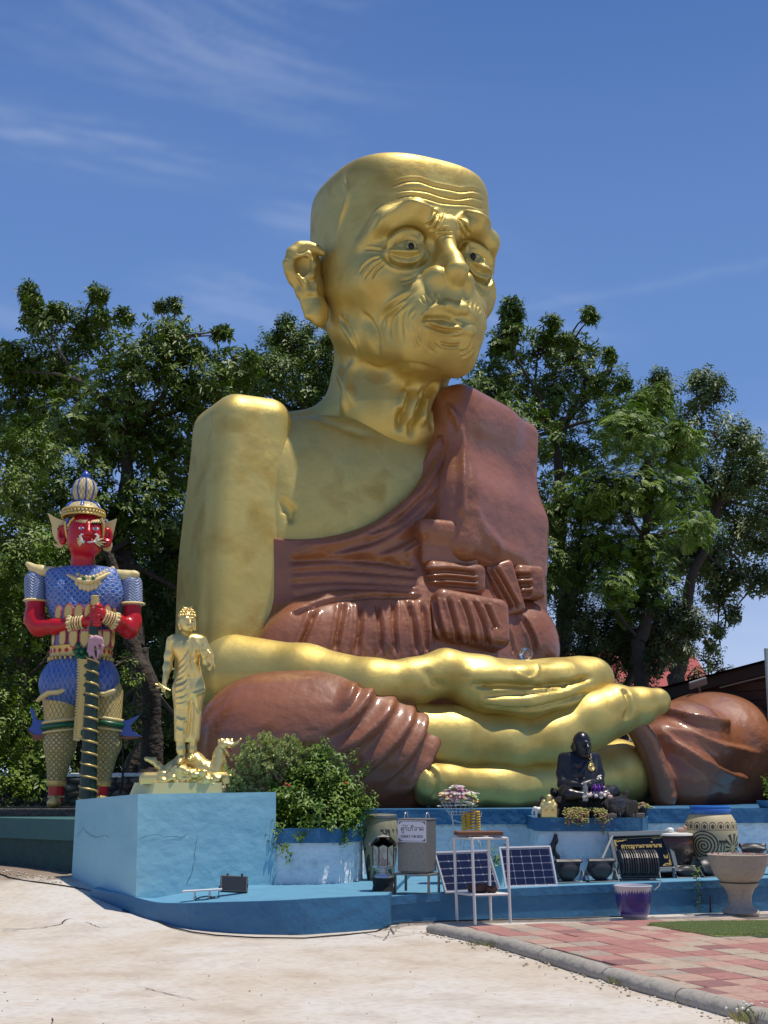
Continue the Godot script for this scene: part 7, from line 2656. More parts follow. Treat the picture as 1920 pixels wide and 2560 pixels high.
	for ch in "DONATION BOX":
		if ch == " ":
			x0 += 34
			continue
		for st in (LETTERS[ch] as String).split(";"):
			var run := ""
			for q in pts(st): run += "%f,%f " % [x0 + q.x * 7.0, 850.0 + q.y * 9.4]
			ink(im, run, 110, 280, 0.25, 2.1, Color(0.14, 0.14, 0.16))
		x0 += 70
	s = sheet(Vector3(-0.172, 0.57, 0.144), Vector3(0.172, 0.57, 0.144), Vector3(0.172, 0.335, 0.144), Vector3(-0.172, 0.335, 0.144))
	put(s.mesh(), "sign", printed(im, 0.4), o)

	# framed black sign with gold lettering, leaning on a stand
	var sa := world_at(1532, 2087, 16.75)
	var sb := world_at(1678, 2084, 16.95)
	var sc := world_at(1681, 2172, 16.75)
	var sd := world_at(1535, 2178, 16.55)
	o = thing("framed_sign", "black sign with gold Thai lettering in a grey metal frame, behind the big floodlight", "sign", sd)
	var A := sa - sd
	var Bq := sb - sd
	var Cq := sc - sd
	var nn := Cq.cross(A).normalized()
	var fb := Basis(Cq.normalized(), nn.cross(Cq.normalized()), nn)
	var fw := Cq.length()
	var fh := A.length()
	var fm: Vector3 = (A + Bq + Cq) * 0.25
	for e in [[Vector3(0, fh * 0.5, 0), Vector3(fw + 0.04, 0.06, 0.035)], [Vector3(0, -fh * 0.5, 0), Vector3(fw + 0.04, 0.06, 0.035)], [Vector3(fw * 0.5, 0, 0), Vector3(0.055, fh - 0.06, 0.035)], [Vector3(-fw * 0.5, 0, 0), Vector3(0.055, fh - 0.06, 0.035)]]:
		s = Shape.new()
		s.box(fm + fb * (e[0] as Vector3), e[1], fb, 0.006)
		put(s.mesh(), "frame", M.grey_zinc, o)
	s = Shape.new()
	s.box(fm - nn * 0.02, Vector3(fw, fh, 0.012), fb, 0.002)
	put(s.mesh(), "backing", M.black_plastic, o)
	im = Image.create(400, 240, false, Image.FORMAT_RGB8)
	im.fill(Color(0.025, 0.03, 0.035))
	var gold := Color(0.72, 0.62, 0.36)
	ink(im, "250,290 1360,262;1360,262 1370,880;250,290 270,720;1200,895 1370,880;420,880 300,880 285,760", 225, 240, 0.342, 2.0, gold)
	ink(im, "260,310 300,320 330,340 380,325 430,330 470,310 520,310;1090,290 1130,305 1180,290 1240,300 1300,275 1340,300;265,330 280,360 270,400 290,430;1350,320 1335,360 1350,400;1190,890 1240,860 1290,850 1340,860;1345,780 1350,840 1330,870", 225, 240, 0.342, 4.0, gold)
	ink(im, "390,500 388,440 405,420 428,422 435,500;398,470 412,455;455,440 465,422 485,425 490,500;510,440 525,425 540,430 542,490;560,445 575,428 598,430 600,488 570,488;620,430 622,486 652,486 652,430;620,510 650,505;675,440 690,428 705,432 707,486;725,445 745,426 765,445 765,485;790,430 790,485 815,440 815,485;835,430 860,428 862,486 838,470;885,445 905,428 925,440 926,486;950,430 950,486 985,470 985,430;1010,486 1010,430 1035,445 1035,486;1045,370 1060,385 1075,365;1060,440 1085,425 1095,445 1095,486;1115,430 1118,486 1150,486 1150,430;1170,445 1190,428 1205,440 1207,486;1225,430 1228,486 1250,486 1250,430", 225, 240, 0.342, 3.2, gold)
	ink(im, "1255,665 1260,730 1325,730 1325,665;1285,690 1300,710;300,600 360,590;300,640 380,630;300,700 350,700", 225, 240, 0.342, 3.2, gold)
	var fi := 0.028
	s = sheet(fm + fb * Vector3(-fw * 0.5 + fi, fh * 0.5 - fi, -0.008), fm + fb * Vector3(fw * 0.5 - fi, fh * 0.5 - fi, -0.008), fm + fb * Vector3(fw * 0.5 - fi, -fh * 0.5 + fi, -0.008), fm + fb * Vector3(-fw * 0.5 + fi, -fh * 0.5 + fi, -0.008))
	put(s.mesh(), "sign_face", printed(im, 0.2), o)
	s = Shape.new()
	var lg := world_at(1500, 2160, 16.5) - sd
	s.box((A + lg) * 0.5, Vector3(0.03, A.distance_to(lg), 0.03), Basis(Quaternion(Vector3.UP, (A - lg).normalized())), 0.004)
	put(s.mesh(), "strut", M.grey_zinc, o)
	s = Shape.new()
	var lg2 := Cq + Vector3(0.02, -0.12, 0.05)
	s.box((Cq + lg2) * 0.5, Vector3(0.03, 0.16, 0.03), Basis.IDENTITY, 0.004)
	s.box(Vector3(0, -0.07, 0.03), Vector3(0.03, 0.18, 0.03), Basis.IDENTITY, 0.004)
	put(s.mesh(), "foot", M.grey_zinc, o).set_meta("kind", "stuff")

	# solar panels
	var p1 := [on_level(1113, 2231, 0.33), on_level(1248, 2224, 0.335)]
	var up1: Vector3 = world_at(1089, 2132, -p1[0].z + 0.22)
	var up2: Vector3 = world_at(1219, 2128, -p1[1].z + 0.22)
	solar_panel("blue solar panel in an aluminium frame, leaning behind the white table's left side", [up1, up2, p1[1], p1[0]])
	var p2 := [on_level(1266, 2219, 0.335), on_level(1394, 2215, 0.345)]
	up1 = world_at(1246, 2121, -p2[0].z + 0.22)
	up2 = world_at(1374, 2115, -p2[1].z + 0.22)
	solar_panel("blue solar panel right of the white table, beside the row of floodlights", [up1, up2, p2[1], p2[0]])

	# floodlights
	floodlight("grey-black floodlight seen from behind, next to the right-hand solar panel", on_level(1421, 2208, 0.35), PI + 0.25, 0.34, 0.24, -0.6, false)
	floodlight("grey-black floodlight seen from behind, second from the right-hand solar panel", on_level(1503, 2206, 0.355), PI + 0.3, 0.36, 0.24, -0.6, false)
	floodlight("big round-backed black floodlight with cooling ribs in front of the framed sign", on_level(1597, 2203, 0.36), PI + 0.15, 0.46, 0.36, 0.55, true)
	floodlight("pale floodlight panel on a black bracket under the carved jar", on_level(1716, 2196, 0.36), 0.1, 0.27, 0.12, -1.0, false)
	floodlight("black floodlight half hidden behind the stone bowl", spot(1768, 2185, 16.9, 0.365), 0.5, 0.26, 0.2, -0.6, false)
	floodlight("thin black floodlight panel lying at the right edge of the step", spot(1884, 2150, 17.2, 0.6), -0.1, 0.34, 0.13, -1.1, false)
	s = Shape.new()
	s.box(Vector3(0, 0.2, 0), Vector3(0.55, 0.03, 0.3), Basis(Vector3.RIGHT, 0.06), 0.006)
	s.box(Vector3(-0.2, 0.09, 0), Vector3(0.03, 0.19, 0.03), Basis.IDENTITY, 0.003)
	s.box(Vector3(0.2, 0.09, 0), Vector3(0.03, 0.19, 0.03), Basis.IDENTITY, 0.003)
	one_piece(s, "low_rack", M.white_frame, "low white rack under the thin floodlight at the right edge", "rack", spot(1884, 2150, 17.2, 0.37))

	# black driftwood ornament
	var c := Clay.new()
	c.chain([Vector3(0.02, 0, 0), Vector3(-0.02, 0.12, 0), Vector3(-0.06, 0.2, 0), Vector3(-0.02, 0.3, 0), Vector3(0.03, 0.38, 0), Vector3(0.035, 0.43, 0)], [0.06, 0.05, 0.035, 0.04, 0.03, 0.022], 0.03)
	c.chain([Vector3(-0.0, 0.1, 0), Vector3(0.06, 0.16, 0), Vector3(0.05, 0.22, 0), Vector3(-0.01, 0.29, 0)], [0.035, 0.03, 0.025, 0.03], 0.02)
	c.build(Vector3(-0.2, 0.0, -0.15), Vector3(0.2, 0.5, 0.15), 0.025, 1)
	for i in c.v.size(): c.v[i].y *= 1.25
	var dw := put(c.mesh(), "driftwood", M.black_lacquer)
	dw.position = spot(1384, 2165, 16.75, 0.345)
	tag(dw, "black twisted driftwood ornament standing behind the right-hand solar panel", "ornament")

	# small blue pot with a plant between the panels
	o = thing("blue_pot", "small light blue pot with a leafy plant between the two solar panels", "pot", spot(1242, 2190, 16.3, 0.335))
	s = Shape.new()
	s.lathe(Vector3.ZERO, [Vector2(0, 0), Vector2(0.07, 0), Vector2(0.085, 0.2), Vector2(0.095, 0.21), Vector2(0.08, 0.21), Vector2(0.0, 0.19)], 20)
	put(s.mesh(), "pot", M.pale_blue, o)
	foliage(o, "leaves", [[Vector3(0, 0.33, 0), Vector3(0.12, 0.13, 0.12)]], 1, M.leaf_mid, 0.5, 0.5, Color(0.8, 1, 0.7), Color(1.5, 1.5, 0.9), -0.5, 301)

	# white table with a board on top
	var feet := [on_level(1143, 2304, 0.03), on_level(1188, 2311, 0.03), on_level(1276, 2308, 0.03), on_level(1227, 2302, 0.03)]
	o = thing("white_table", "tall thin white metal table with a lower shelf, in front of the solar panels", "table", feet[1])
	var tops := []
	var foot0: Vector3 = feet[1]
	for i in 4:
		var f: Vector3 = feet[i]
		var t := world_at([1135.0, 1180.0, 1268.0, 1221.0][i], 2110, -f.z)
		t.y = 0.03 + 0.9
		tops.append(t - foot0)
		feet[i] -= foot0
	for i in 4:
		s = Shape.new()
		s.tube([feet[i], tops[i]], [0.016], 8)
		put(s.mesh(), "leg", M.white_frame, o)
	for lvl in [0.99, 0.335]:
		for i in 4:
			s = Shape.new()
			var a: Vector3 = (feet[i] as Vector3).lerp(tops[i], lvl)
			var b: Vector3 = (feet[(i + 1) % 4] as Vector3).lerp(tops[(i + 1) % 4], lvl)
			s.tube([a, b], [0.014], 6)
			put(s.mesh(), "rail", M.white_frame, o)
		s = Shape.new()
		var ringp := []
		for i in 4: ringp.append((feet[i] as Vector3).lerp(tops[i], lvl) + Vector3(0, 0.008, 0))
		prismoid(s, ringp.map(func(p): return p - Vector3(0, 0.008, 0)), ringp)
		put(s.mesh(), "shelf" if lvl < 0.5 else "top", M.white_frame, o)
	var tm: Vector3 = (tops[0] + tops[1] + tops[2] + tops[3]) * 0.25
	s = Shape.new()
	s.box(Vector3.ZERO, Vector3(0.5, 0.045, 0.3), Basis(Vector3.UP, 0.1), 0.006)
	one_piece(s, "wooden_board", M.board_wood, "reddish brown wooden board lying on top of the white table", "board", o.position + tm + Vector3(-0.02, 0.04, 0))
	s = Shape.new()
	s.box(Vector3.ZERO, Vector3(0.2, 0.09, 0.14), Basis(Vector3.UP, 0.4), 0.02)
	s.box(Vector3(0.15, -0.01, 0.03), Vector3(0.12, 0.07, 0.1), Basis(Vector3.UP, -0.3), 0.02)
	var sm := Vector3.ZERO
	for i in 4: sm += (feet[i] as Vector3).lerp(tops[i], 0.335) * 0.25
	one_piece(s, "clay_brick", M.brown_clay, "dark reddish clay brick on the lower shelf of the white table", "brick", o.position + sm + Vector3(-0.05, 0.058, 0))

	# wire bicycle planter with flowers and a garland
	o = thing("bicycle_planter", "white wire bicycle-shaped planter behind the donation box", "planter", spot(1130, 2150, 16.75, 0.34))
	var bz := func(px: float, py: float, z: float) -> Vector3: return world_at(px, py, -o.position.z - z) - o.position
	s = Shape.new()
	for wv in [[1118, 2112, 34.0, 0.0], [1180, 2118, 22.0, -0.1]]:
		var ringw := []
		for k in 29: ringw.append(bz.call(wv[0] + cos(TAU * k / 28.0) * wv[2], wv[1] + sin(TAU * k / 28.0) * wv[2] * 1.05, wv[3]))
		s.tube(ringw, [0.007], 6, 1.0, false)
		for k in 6: s.tube([bz.call(wv[0], wv[1], wv[3]), bz.call(wv[0] + cos(TAU * k / 6.0) * wv[2], wv[1] + sin(TAU * k / 6.0) * wv[2], wv[3])], [0.003], 4)
	put(s.mesh(), "wheel", M.white_frame, o).set_meta("kind", "stuff")
	s = Shape.new()
	s.tube([bz.call(1130, 2150, 0.0), bz.call(1133, 2060, 0.0), bz.call(1128, 2030, 0.0)], [0.01], 6)
	s.tube([bz.call(1132, 2050, 0.0), bz.call(1165, 2060, 0.0), bz.call(1180, 2118, -0.1)], [0.009], 6)
	s.tube([bz.call(1118, 2112, 0.0), bz.call(1131, 2075, 0.0), bz.call(1170, 2085, -0.05)], [0.008], 6)
	s.tube([bz.call(1190, 2045, -0.05), bz.call(1203, 2040, -0.05), bz.call(1204, 2030, -0.05)], [0.006], 6)
	put(s.mesh(), "frame", M.white_frame, o).set_meta("kind", "stuff")
	s = Shape.new()
	for lev in 5:
		var rg := []
		var rx := 44.0 - lev * 5.5
		for k in 25: rg.append(bz.call(1146 + cos(TAU * k / 24.0) * rx, 2005 + lev * 8.0, sin(TAU * k / 24.0) * rx / 200.0))
		s.tube(rg, [0.004], 4, 1.0, false)
	for k in 18: s.tube([bz.call(1146 + cos(TAU * k / 18.0) * 44, 2005, sin(TAU * k / 18.0) * 0.22), bz.call(1146 + cos(TAU * k / 18.0) * 22, 2037, sin(TAU * k / 18.0) * 0.11)], [0.003], 4)
	put(s.mesh(), "basket", M.white_frame, o).set_meta("kind", "stuff")
	var fo := thing("flowers", "bunch of pink and white artificial flowers in the wire basket", "flowers", o.position)
	s = Shape.new()
	var tones := [Color(0.75, 0.72, 0.68), Color(0.72, 0.68, 0.6), Color(0.62, 0.3, 0.38), Color(0.7, 0.45, 0.48), Color(0.45, 0.55, 0.25), Color(0.72, 0.45, 0.18), Color(0.55, 0.25, 0.4)]
	for k in 150:
		var a := rng.randf() * TAU
		var r := sqrt(rng.randf())
		var e := rng.randf()
		var p: Vector3 = bz.call(1146 + cos(a) * r * 46, 2006 - e * 44 * (1.0 - r * 0.55) + (14.0 if k % 7 == 0 else 0.0), sin(a) * r * 0.2)
		s.tint = tones[rng.randi() % 7] * rng.randf_range(0.85, 1.1)
		var up := Vector3(cos(a) * 0.6, 0.8, sin(a) * 0.6 + 0.3).normalized()
		for q in 5:
			var b := TAU * q / 5.0 + a
			leaf(s, p, (Vector3(cos(b), 0, sin(b)) + up * 0.5).normalized(), up, 0.06, 0.046, 0.1)
	put(s.mesh(), "blossoms", M.vertex_matte, fo).set_meta("kind", "stuff")
	var go := thing("garland", "strings of orange and yellow marigold garlands hanging beside the flower basket", "garland", o.position)
	for g in [[1158, 2030, 1160, 2078], [1170, 2034, 1172, 2072], [1182, 2026, 1184, 2084], [1194, 2030, 1196, 2080], [1177, 2080, 1190, 2092]]:
		s = Shape.new()
		for k in 9:
			var t := k / 8.0
			s.tint = Color(0.78, 0.36, 0.02).lerp(Color(0.75, 0.48, 0.06), rng.randf())
			for j in 7:
				var a := TAU * j / 7.0
				s.ball(bz.call(lerpf(g[0], g[2], t) + cos(a) * 3.5, lerpf(g[1], g[3], t), 0.06 + sin(a) * 0.02), Vector3(0.016, 0.014, 0.016), 5, 4)
		put(s.mesh(), "string", M.vertex_matte, go)

	# stone bowl on a pedestal, purple pot
	o = thing("stone_bowl", "weathered pale stone bowl on a pedestal at the right of the step", "bowl", on_level(1852, 2284, 0.03))
	s = Shape.new()
	s.lathe(Vector3.ZERO, [Vector2(0, 0.0), Vector2(0.2, 0.0), Vector2(0.215, 0.015), Vector2(0.2, 0.045), Vector2(0.165, 0.06), Vector2(0.13, 0.1), Vector2(0.135, 0.2), Vector2(0.17, 0.28), Vector2(0.22, 0.33), Vector2(0.228, 0.345), Vector2(0.15, 0.352)], 36)
	put(s.mesh(), "pedestal", M.old_stone, o)
	s = Shape.new()
	s.lathe(Vector3.ZERO, [Vector2(0.18, 0.353), Vector2(0.21, 0.36), Vector2(0.28, 0.43), Vector2(0.325, 0.55), Vector2(0.345, 0.65), Vector2(0.35, 0.665), Vector2(0.335, 0.67), Vector2(0.31, 0.62), Vector2(0.24, 0.48), Vector2(0, 0.44)], 40)
	put(s.mesh(), "bowl", M.old_stone, o)
	s = Shape.new()
	s.tint = Color(0.35, 0.05, 0.1)
	for k in 26:
		var a := rng.randf() * TAU
		s.ball(Vector3(cos(a) * rng.randf_range(0.28, 0.34), 0.668, sin(a) * 0.33 * rng.randf_range(0.6, 1.0)), Vector3(0.012, 0.006, 0.012), 5, 3)
	put(s.mesh(), "petals", M.vertex_matte, o).set_meta("kind", "stuff")
	o = thing("purple_pot", "purple glazed flower pot with a white drip rim before the step", "pot", on_level(1585, 2293, 0.03))
	var pim := Image.create(256, 128, false, Image.FORMAT_RGB8)
	for y in 128:
		for x in 256:
			var a := x / 256.0 * TAU
			var drip := 26.0 + 9.0 * jn.get_noise_2d(cos(a) * 160.0, sin(a) * 160.0) * 2.0
			var col := Color(0.045, 0.03, 0.2).lerp(Color(0.03, 0.02, 0.12), 0.5 + 0.5 * sin(y * 0.9)) if y > 50 and y < 85 else Color(0.045, 0.03, 0.2)
			if y > 112: col = Color(0.2, 0.18, 0.3)
			pim.set_pixel(x, y, Color(0.5, 0.49, 0.52).lerp(col, smoothstep(drip - 5, drip + 5, y)).linear_to_srgb())
	s = Shape.new()
	s.lathe(Vector3.ZERO, [Vector2(0, 0.0), Vector2(0.14, 0.0), Vector2(0.15, 0.01), Vector2(0.178, 0.08), Vector2(0.194, 0.16), Vector2(0.2, 0.25), Vector2(0.203, 0.315), Vector2(0.215, 0.325), Vector2(0.218, 0.345), Vector2(0.205, 0.352), Vector2(0.19, 0.33), Vector2(0.185, 0.26), Vector2(0, 0.25)], 40)
	put(s.mesh(), "pot", printed(pim, 0.25), o)

	# on the ledge round the black monk
	var ly := ledge_y
	c = Clay.new()
	var gp := spot(1372, 2045, 16.98, ly)
	c.box(Vector3(0, 0.05, 0), Vector3(0.1, 0.05, 0.07), 0.01)
	c.ell(Vector3(0, 0.15, 0.01), Vector3(0.075, 0.07, 0.065), 0.03)
	c.ell(Vector3(0.005, 0.245, 0.015), Vector3(0.042, 0.045, 0.042), 0.02)
	for sd2 in [-1.0, 1.0]:
		c.chain([Vector3(0.06 * sd2, 0.2, 0), Vector3(0.085 * sd2, 0.15, 0.02), Vector3(0.04 * sd2, 0.12, 0.06)], [0.024, 0.022, 0.02], 0.02)
		c.ell(Vector3(0.06 * sd2, 0.11, 0.035), Vector3(0.04, 0.028, 0.035), 0.02)
	c.build(Vector3(-0.18, 0, -0.15), Vector3(0.18, 0.34, 0.18), 0.018, 1)
	var gl := put(c.mesh(), "gold_figurine", M.bright_gold)
	gl.position = gp
	tag(gl, "little round-bellied gold figurine at the left end of the ledge", "figurine")
	c = Clay.new()
	c.ell(Vector3(0, 0.09, 0), Vector3(0.05, 0.042, 0.035))
	c.ell(Vector3(-0.045, 0.11, 0.01), Vector3(0.03, 0.03, 0.028), 0.02)
	c.chain([Vector3(-0.07, 0.1, 0.01), Vector3(-0.082, 0.06, 0.01), Vector3(-0.075, 0.035, 0.01)], [0.014, 0.01, 0.008], 0.01)
	for q in [[-0.03, 0.02], [0.035, 0.02], [-0.03, -0.02], [0.035, -0.02]]: c.cap(Vector3(q[0], 0.07, q[1]), Vector3(q[0], 0.01, q[1]), 0.016, 0.015, 0.01)
	c.build(Vector3(-0.12, 0.0, -0.08), Vector3(0.1, 0.17, 0.08), 0.012, 1)
	var el := put(c.mesh(), "elephant_figurine", M.white_gloss)
	el.position = spot(1347, 2045, 17.02, ly)
	tag(el, "tiny white elephant figurine left of the gold figurine on the ledge", "figurine")
	s = Shape.new()
	s.ball(Vector3(0, 0.135, 0), Vector3.ONE * 0.13, 40, 24)
	one_piece(s, "crystal_ball", M.crystal, "clear crystal ball on the ledge in front of the black monk", "ball", spot(1543, 2043, 17.1, ly))
	for q in [[1594, 2040, 0.16, 0.055, "grey stone block right of the crystal ball on the ledge"], [1525, 2041, 0.15, 0.05, "low grey stone block left of the crystal ball on the ledge"]]:
		s = Shape.new()
		s.box(Vector3(0, q[3] * 0.5, 0), Vector3(q[2], q[3], 0.09), Basis(Vector3.UP, 0.1), 0.006)
		one_piece(s, "stone_block", M.rubble_c, q[4], "block", spot(q[0], q[1] + 3, 17.12 if q[0] > 1560 else 16.98, ly))
	o = thing("bottle", "clear plastic water bottle standing before the black monk's knee", "bottle", world_at(1464, 2003, 16.93))
	s = Shape.new()
	s.lathe(Vector3.ZERO, [Vector2(0, 0), Vector2(0.034, 0), Vector2(0.036, 0.02), Vector2(0.033, 0.06), Vector2(0.036, 0.12), Vector2(0.034, 0.17), Vector2(0.014, 0.21), Vector2(0.014, 0.225)], 18)
	put(s.mesh(), "body", M.clear_glass, o)
	s = Shape.new()
	s.lathe(Vector3.ZERO, [Vector2(0.016, 0.222), Vector2(0.016, 0.245), Vector2(0, 0.246)], 14)
	put(s.mesh(), "cap", M.white_gloss, o)
	s = Shape.new()
	s.tint = Color(0.12, 0.03, 0.3)
	var rb := world_at(1495, 1976, 16.95)
	for k in 9:
		var a := k * 0.7
		s.tube([Vector3(0, 0, 0), Vector3(cos(a) * 0.06, 0.06 + 0.02 * sin(a * 2), sin(a) * 0.05), Vector3(cos(a) * 0.09, 0.02, sin(a) * 0.07), Vector3(cos(a) * 0.07, -0.09, sin(a) * 0.05)], [0.012, 0.012, 0.01, 0.006], 5, 0.35)
	one_piece(s, "purple_ribbon", M.vertex_matte, "purple ribbon bow laid on the black monk's lap", "ribbon", rb)
	s = Shape.new()
	for k in 16:
		s.tint = [Color(0.7, 0.68, 0.64), Color(0.62, 0.45, 0.4), Color(0.5, 0.48, 0.45)][k % 3]
		s.ball(Vector3(rng.randf_range(-0.16, 0.18), rng.randf_range(0.0, 0.05), rng.randf_range(-0.06, 0.05)), Vector3(0.03, 0.022, 0.026) * rng.randf_range(0.7, 1.3), 8, 5)
	one_piece(s, "offering_pebbles", M.vertex_matte, "heap of pale pebbles and shells before the black monk's crossed legs", "pebbles", world_at(1492, 1994, 16.92)).set_meta("kind", "stuff")
	var suc := thing("trailing_succulent", "yellow-green trailing succulent hanging over the ledge under the black monk", "plant", spot(1462, 2046, 16.88, ly))
	s = Shape.new()
	for k in 34:
		var x := rng.randf_range(-0.28, 0.28)
		var drop := rng.randf_range(0.02, 0.26) * (0.4 if rng.randf() < 0.6 else 1.0)
		var z0 := rng.randf_range(-0.05, 0.05)
		var path := [Vector3(x * 0.7, 0.08, z0 - 0.06), Vector3(x * 0.85, 0.1, z0), Vector3(x, 0.04, 0.1 + z0 * 0.4), Vector3(x + rng.randf_range(-0.03, 0.03), -drop, 0.11 + z0 * 0.3)]
		s.tint = Color(0.25, 0.14, 0.08)
		s.tube(path, [0.005], 4)
		for j in 14:
			var t := rng.randf() * 2.999
			var p: Vector3 = (path[int(t)] as Vector3).lerp(path[int(t) + 1], t - int(t))
			s.tint = [Color(0.34, 0.36, 0.1), Color(0.4, 0.32, 0.1), Color(0.22, 0.28, 0.07), Color(0.5, 0.12, 0.2)][[0, 0, 1, 1, 2, 0, 1, 3][rng.randi() % 8]]
			s.ball(p + Vector3(rng.randf_range(-0.03, 0.03), rng.randf_range(-0.01, 0.03), rng.randf_range(-0.02, 0.03)), Vector3(0.015, 0.01, 0.013), 5, 4)
	put(s.mesh(), "strands", M.vertex_matte, suc).set_meta("kind", "stuff")
	var sp2 := thing("potted_succulent", "small dark pot of pink-tipped succulents at the right end of the ledge", "plant", spot(1600, 2040, 17.4, ly))
	s = Shape.new()
	s.lathe(Vector3.ZERO, [Vector2(0, 0), Vector2(0.08, 0), Vector2(0.1, 0.11), Vector2(0.09, 0.112), Vector2(0, 0.1)], 16)
	put(s.mesh(), "pot", M.black_rock, sp2)
	s = Shape.new()
	for k in 90:
		var a := rng.randf() * TAU
		var r := rng.randf_range(0.02, 0.17)
		s.tint = [Color(0.34, 0.36, 0.1), Color(0.25, 0.3, 0.08), Color(0.6, 0.15, 0.3)][[0, 1, 0, 1, 2][k % 5]]
		s.ball(Vector3(cos(a) * r, 0.14 - r * 0.25 + rng.randf() * 0.05, sin(a) * r), Vector3(0.018, 0.013, 0.018), 5, 4)
	put(s.mesh(), "leaves", M.vertex_matte, sp2).set_meta("kind", "stuff")
	s = Shape.new()
	s.box(Vector3(0, 0.006, 0), Vector3(0.17, 0.012, 0.12), Basis(Vector3.UP, 0.5), 0.002)
	one_piece(s, "paper_tray", M.white_gloss, "flat white tray lying on the blue terrace edge right of the black monk", "tray", spot(1618, 2011, 18.75, terrace_y + 0.003))

	# on the giant's lap
	s = Shape.new()
	s.ball(Vector3(0, 0.1, 0), Vector3.ONE * 0.1, 24, 16)
	one_piece(s, "glass_ball", M.crystal, "small glass ball resting on the giant statue's open hands", "ball", world_at(1315, 1652, 20.3))
	for q in [[752, 1663, 20.1, 0.4, -0.05, "thin black floodlight lying on the giant's bent knee near the elbow"], [1098, 1637, 20.45, 0.5, 0.05, "thin black floodlight lying behind the giant's wrist"]]:
		s = Shape.new()
		s.box(Vector3.ZERO, Vector3(q[3], 0.05, 0.22), Basis(Vector3.BACK, q[4]) * Basis(Vector3.RIGHT, 0.25), 0.012)
		s.box(Vector3(0, -0.06, -0.02), Vector3(q[3] * 0.5, 0.1, 0.06), Basis.IDENTITY, 0.01)
		one_piece(s, "lap_floodlight", M.black_plastic, q[5], "floodlight", world_at(q[0], q[1], q[2]))

	# cord along the ground
	s = Shape.new()
	var cp := []
	for q in pts("-40,2172 0,2184 25,2194 60,2201 110,2207 160,2214 205,2222 245,2233 285,2247 299,2254 301,2266 309,2277 340,2285 380,2299 430,2318 480,2330 540,2338 640,2344 760,2345 860,2337 940,2329 985,2315 1060,2312 1200,2307 1400,2303 1560,2298"): cp.append(on_ground(q.x, q.y, 0.012) + (Vector3(0, 0.03, 0) if q.x > 980 else Vector3.ZERO))
	s.tube(cp, [0.008], 6)
	one_piece(s, "power_cable", M.black, "long black cable running along the foot of the block and the step", "cable", Vector3.ZERO)
	s = Shape.new()
	s.tube([world_at(1652, 2203, 15.85), world_at(1648, 2215, 15.75), world_at(1636, 2226, 15.72)], [0.008], 6)
	one_piece(s, "lamp_cable", M.grey_metal, "short grey cable dropping from the big floodlight towards the purple pot", "cable", Vector3.ZERO)

	# growing things in the yard
	var w := thing("tall_weed", "spindly green weed growing in the crack at the step foot left of the stone bowl", "weed", on_level(1748, 2281, 0.03))
	s = Shape.new()
	var stem := [Vector3(0, 0, 0), Vector3(0.01, 0.2, 0.02), Vector3(-0.02, 0.38, 0.02), Vector3(0.0, 0.52, 0.03)]
	s.tint = Color(0.2, 0.22, 0.08)
	s.tube(stem, [0.008, 0.006, 0.004], 5)
	put(s.mesh(), "stem", M.vertex_matte, w)
	s = Shape.new()
	for k in 22:
		var t := 0.2 + k / 22.0 * 2.79
		var p: Vector3 = (stem[int(t)] as Vector3).lerp(stem[mini(int(t) + 1, 3)], t - int(t))
		var a := k * 2.4
		s.tint = Color(0.9, 1.05, 0.6) * rng.randf_range(0.8, 1.3)
		leaf(s, p, Vector3(cos(a), 0.3, sin(a)).normalized(), Vector3.UP, rng.randf_range(0.07, 0.13), 0.055, 0.3)
	put(s.mesh(), "leaves", M.leaf_mid, w).set_meta("kind", "stuff")
	s = Shape.new()
	s.tube([Vector3.ZERO, Vector3(0.005, 0.2, 0)], [0.012, 0.009], 6)
	one_piece(s, "iron_stake", M.brown_clay, "short rusty iron stake standing in front of the step beside the weed", "stake", on_level(1776, 2282, 0.03))
	for q in [[1215, 2366, 1.0, "tuft of dry grass growing from the kerb joint"], [1905, 2556, 1.2, "small flowering weed against the kerb in the bottom right corner"], [1545, 2462, 0.35, "wisp of dead grass in the kerb joint half way down the paving"]]:
		var gt := thing("grass_tuft", q[3], "weed", on_level(q[0], q[1], 0.01))
		s = Shape.new()
		for k in int(90 * q[2]):
			var a := rng.randf() * TAU
			var r: float = rng.randf() * 0.12 * q[2]
			var p := Vector3(cos(a) * r * 1.4, 0, sin(a) * r * 0.6)
			var d := Vector3(cos(a) * 0.7, 1.0, sin(a) * 0.7).normalized()
			s.tint = [Color(0.3, 0.28, 0.1), Color(0.18, 0.24, 0.07), Color(0.42, 0.36, 0.18)][k % 3]
			leaf(s, p, d, Vector3(sin(a), 0.2, -cos(a)), rng.randf_range(0.03, 0.09) * (1.5 if q[0] > 1900 else 1.0), 0.008 if q[0] < 1900 else 0.018, 0.1)
			if q[0] > 1900 and k % 4 == 0:
				s.tint = Color(0.7, 0.7, 0.6)
				s.ball(p + d * rng.randf_range(0.06, 0.14), Vector3.ONE * 0.009, 5, 4)
		put(s.mesh(), "blades", M.vertex_matte, gt).set_meta("kind", "stuff")
	var ep := thing("edge_plant", "leafy plant in a blue pot at the right end of the terrace", "plant", spot(1928, 2004, 19.0, terrace_y))
	s = Shape.new()
	s.lathe(Vector3.ZERO, [Vector2(0, 0), Vector2(0.16, 0), Vector2(0.2, 0.08), Vector2(0.2, 0.1), Vector2(0, 0.09)], 20)
	put(s.mesh(), "pot", M.blue_paint, ep)
	foliage(ep, "leaves", [[Vector3(0.02, 0.25, 0), Vector3(0.14, 0.2, 0.15)]], 1, M.leaf_mid, 0.5, 0.6, Color(0.9, 1, 0.6), Color(1.6, 1.6, 0.9), -0.5, 305)

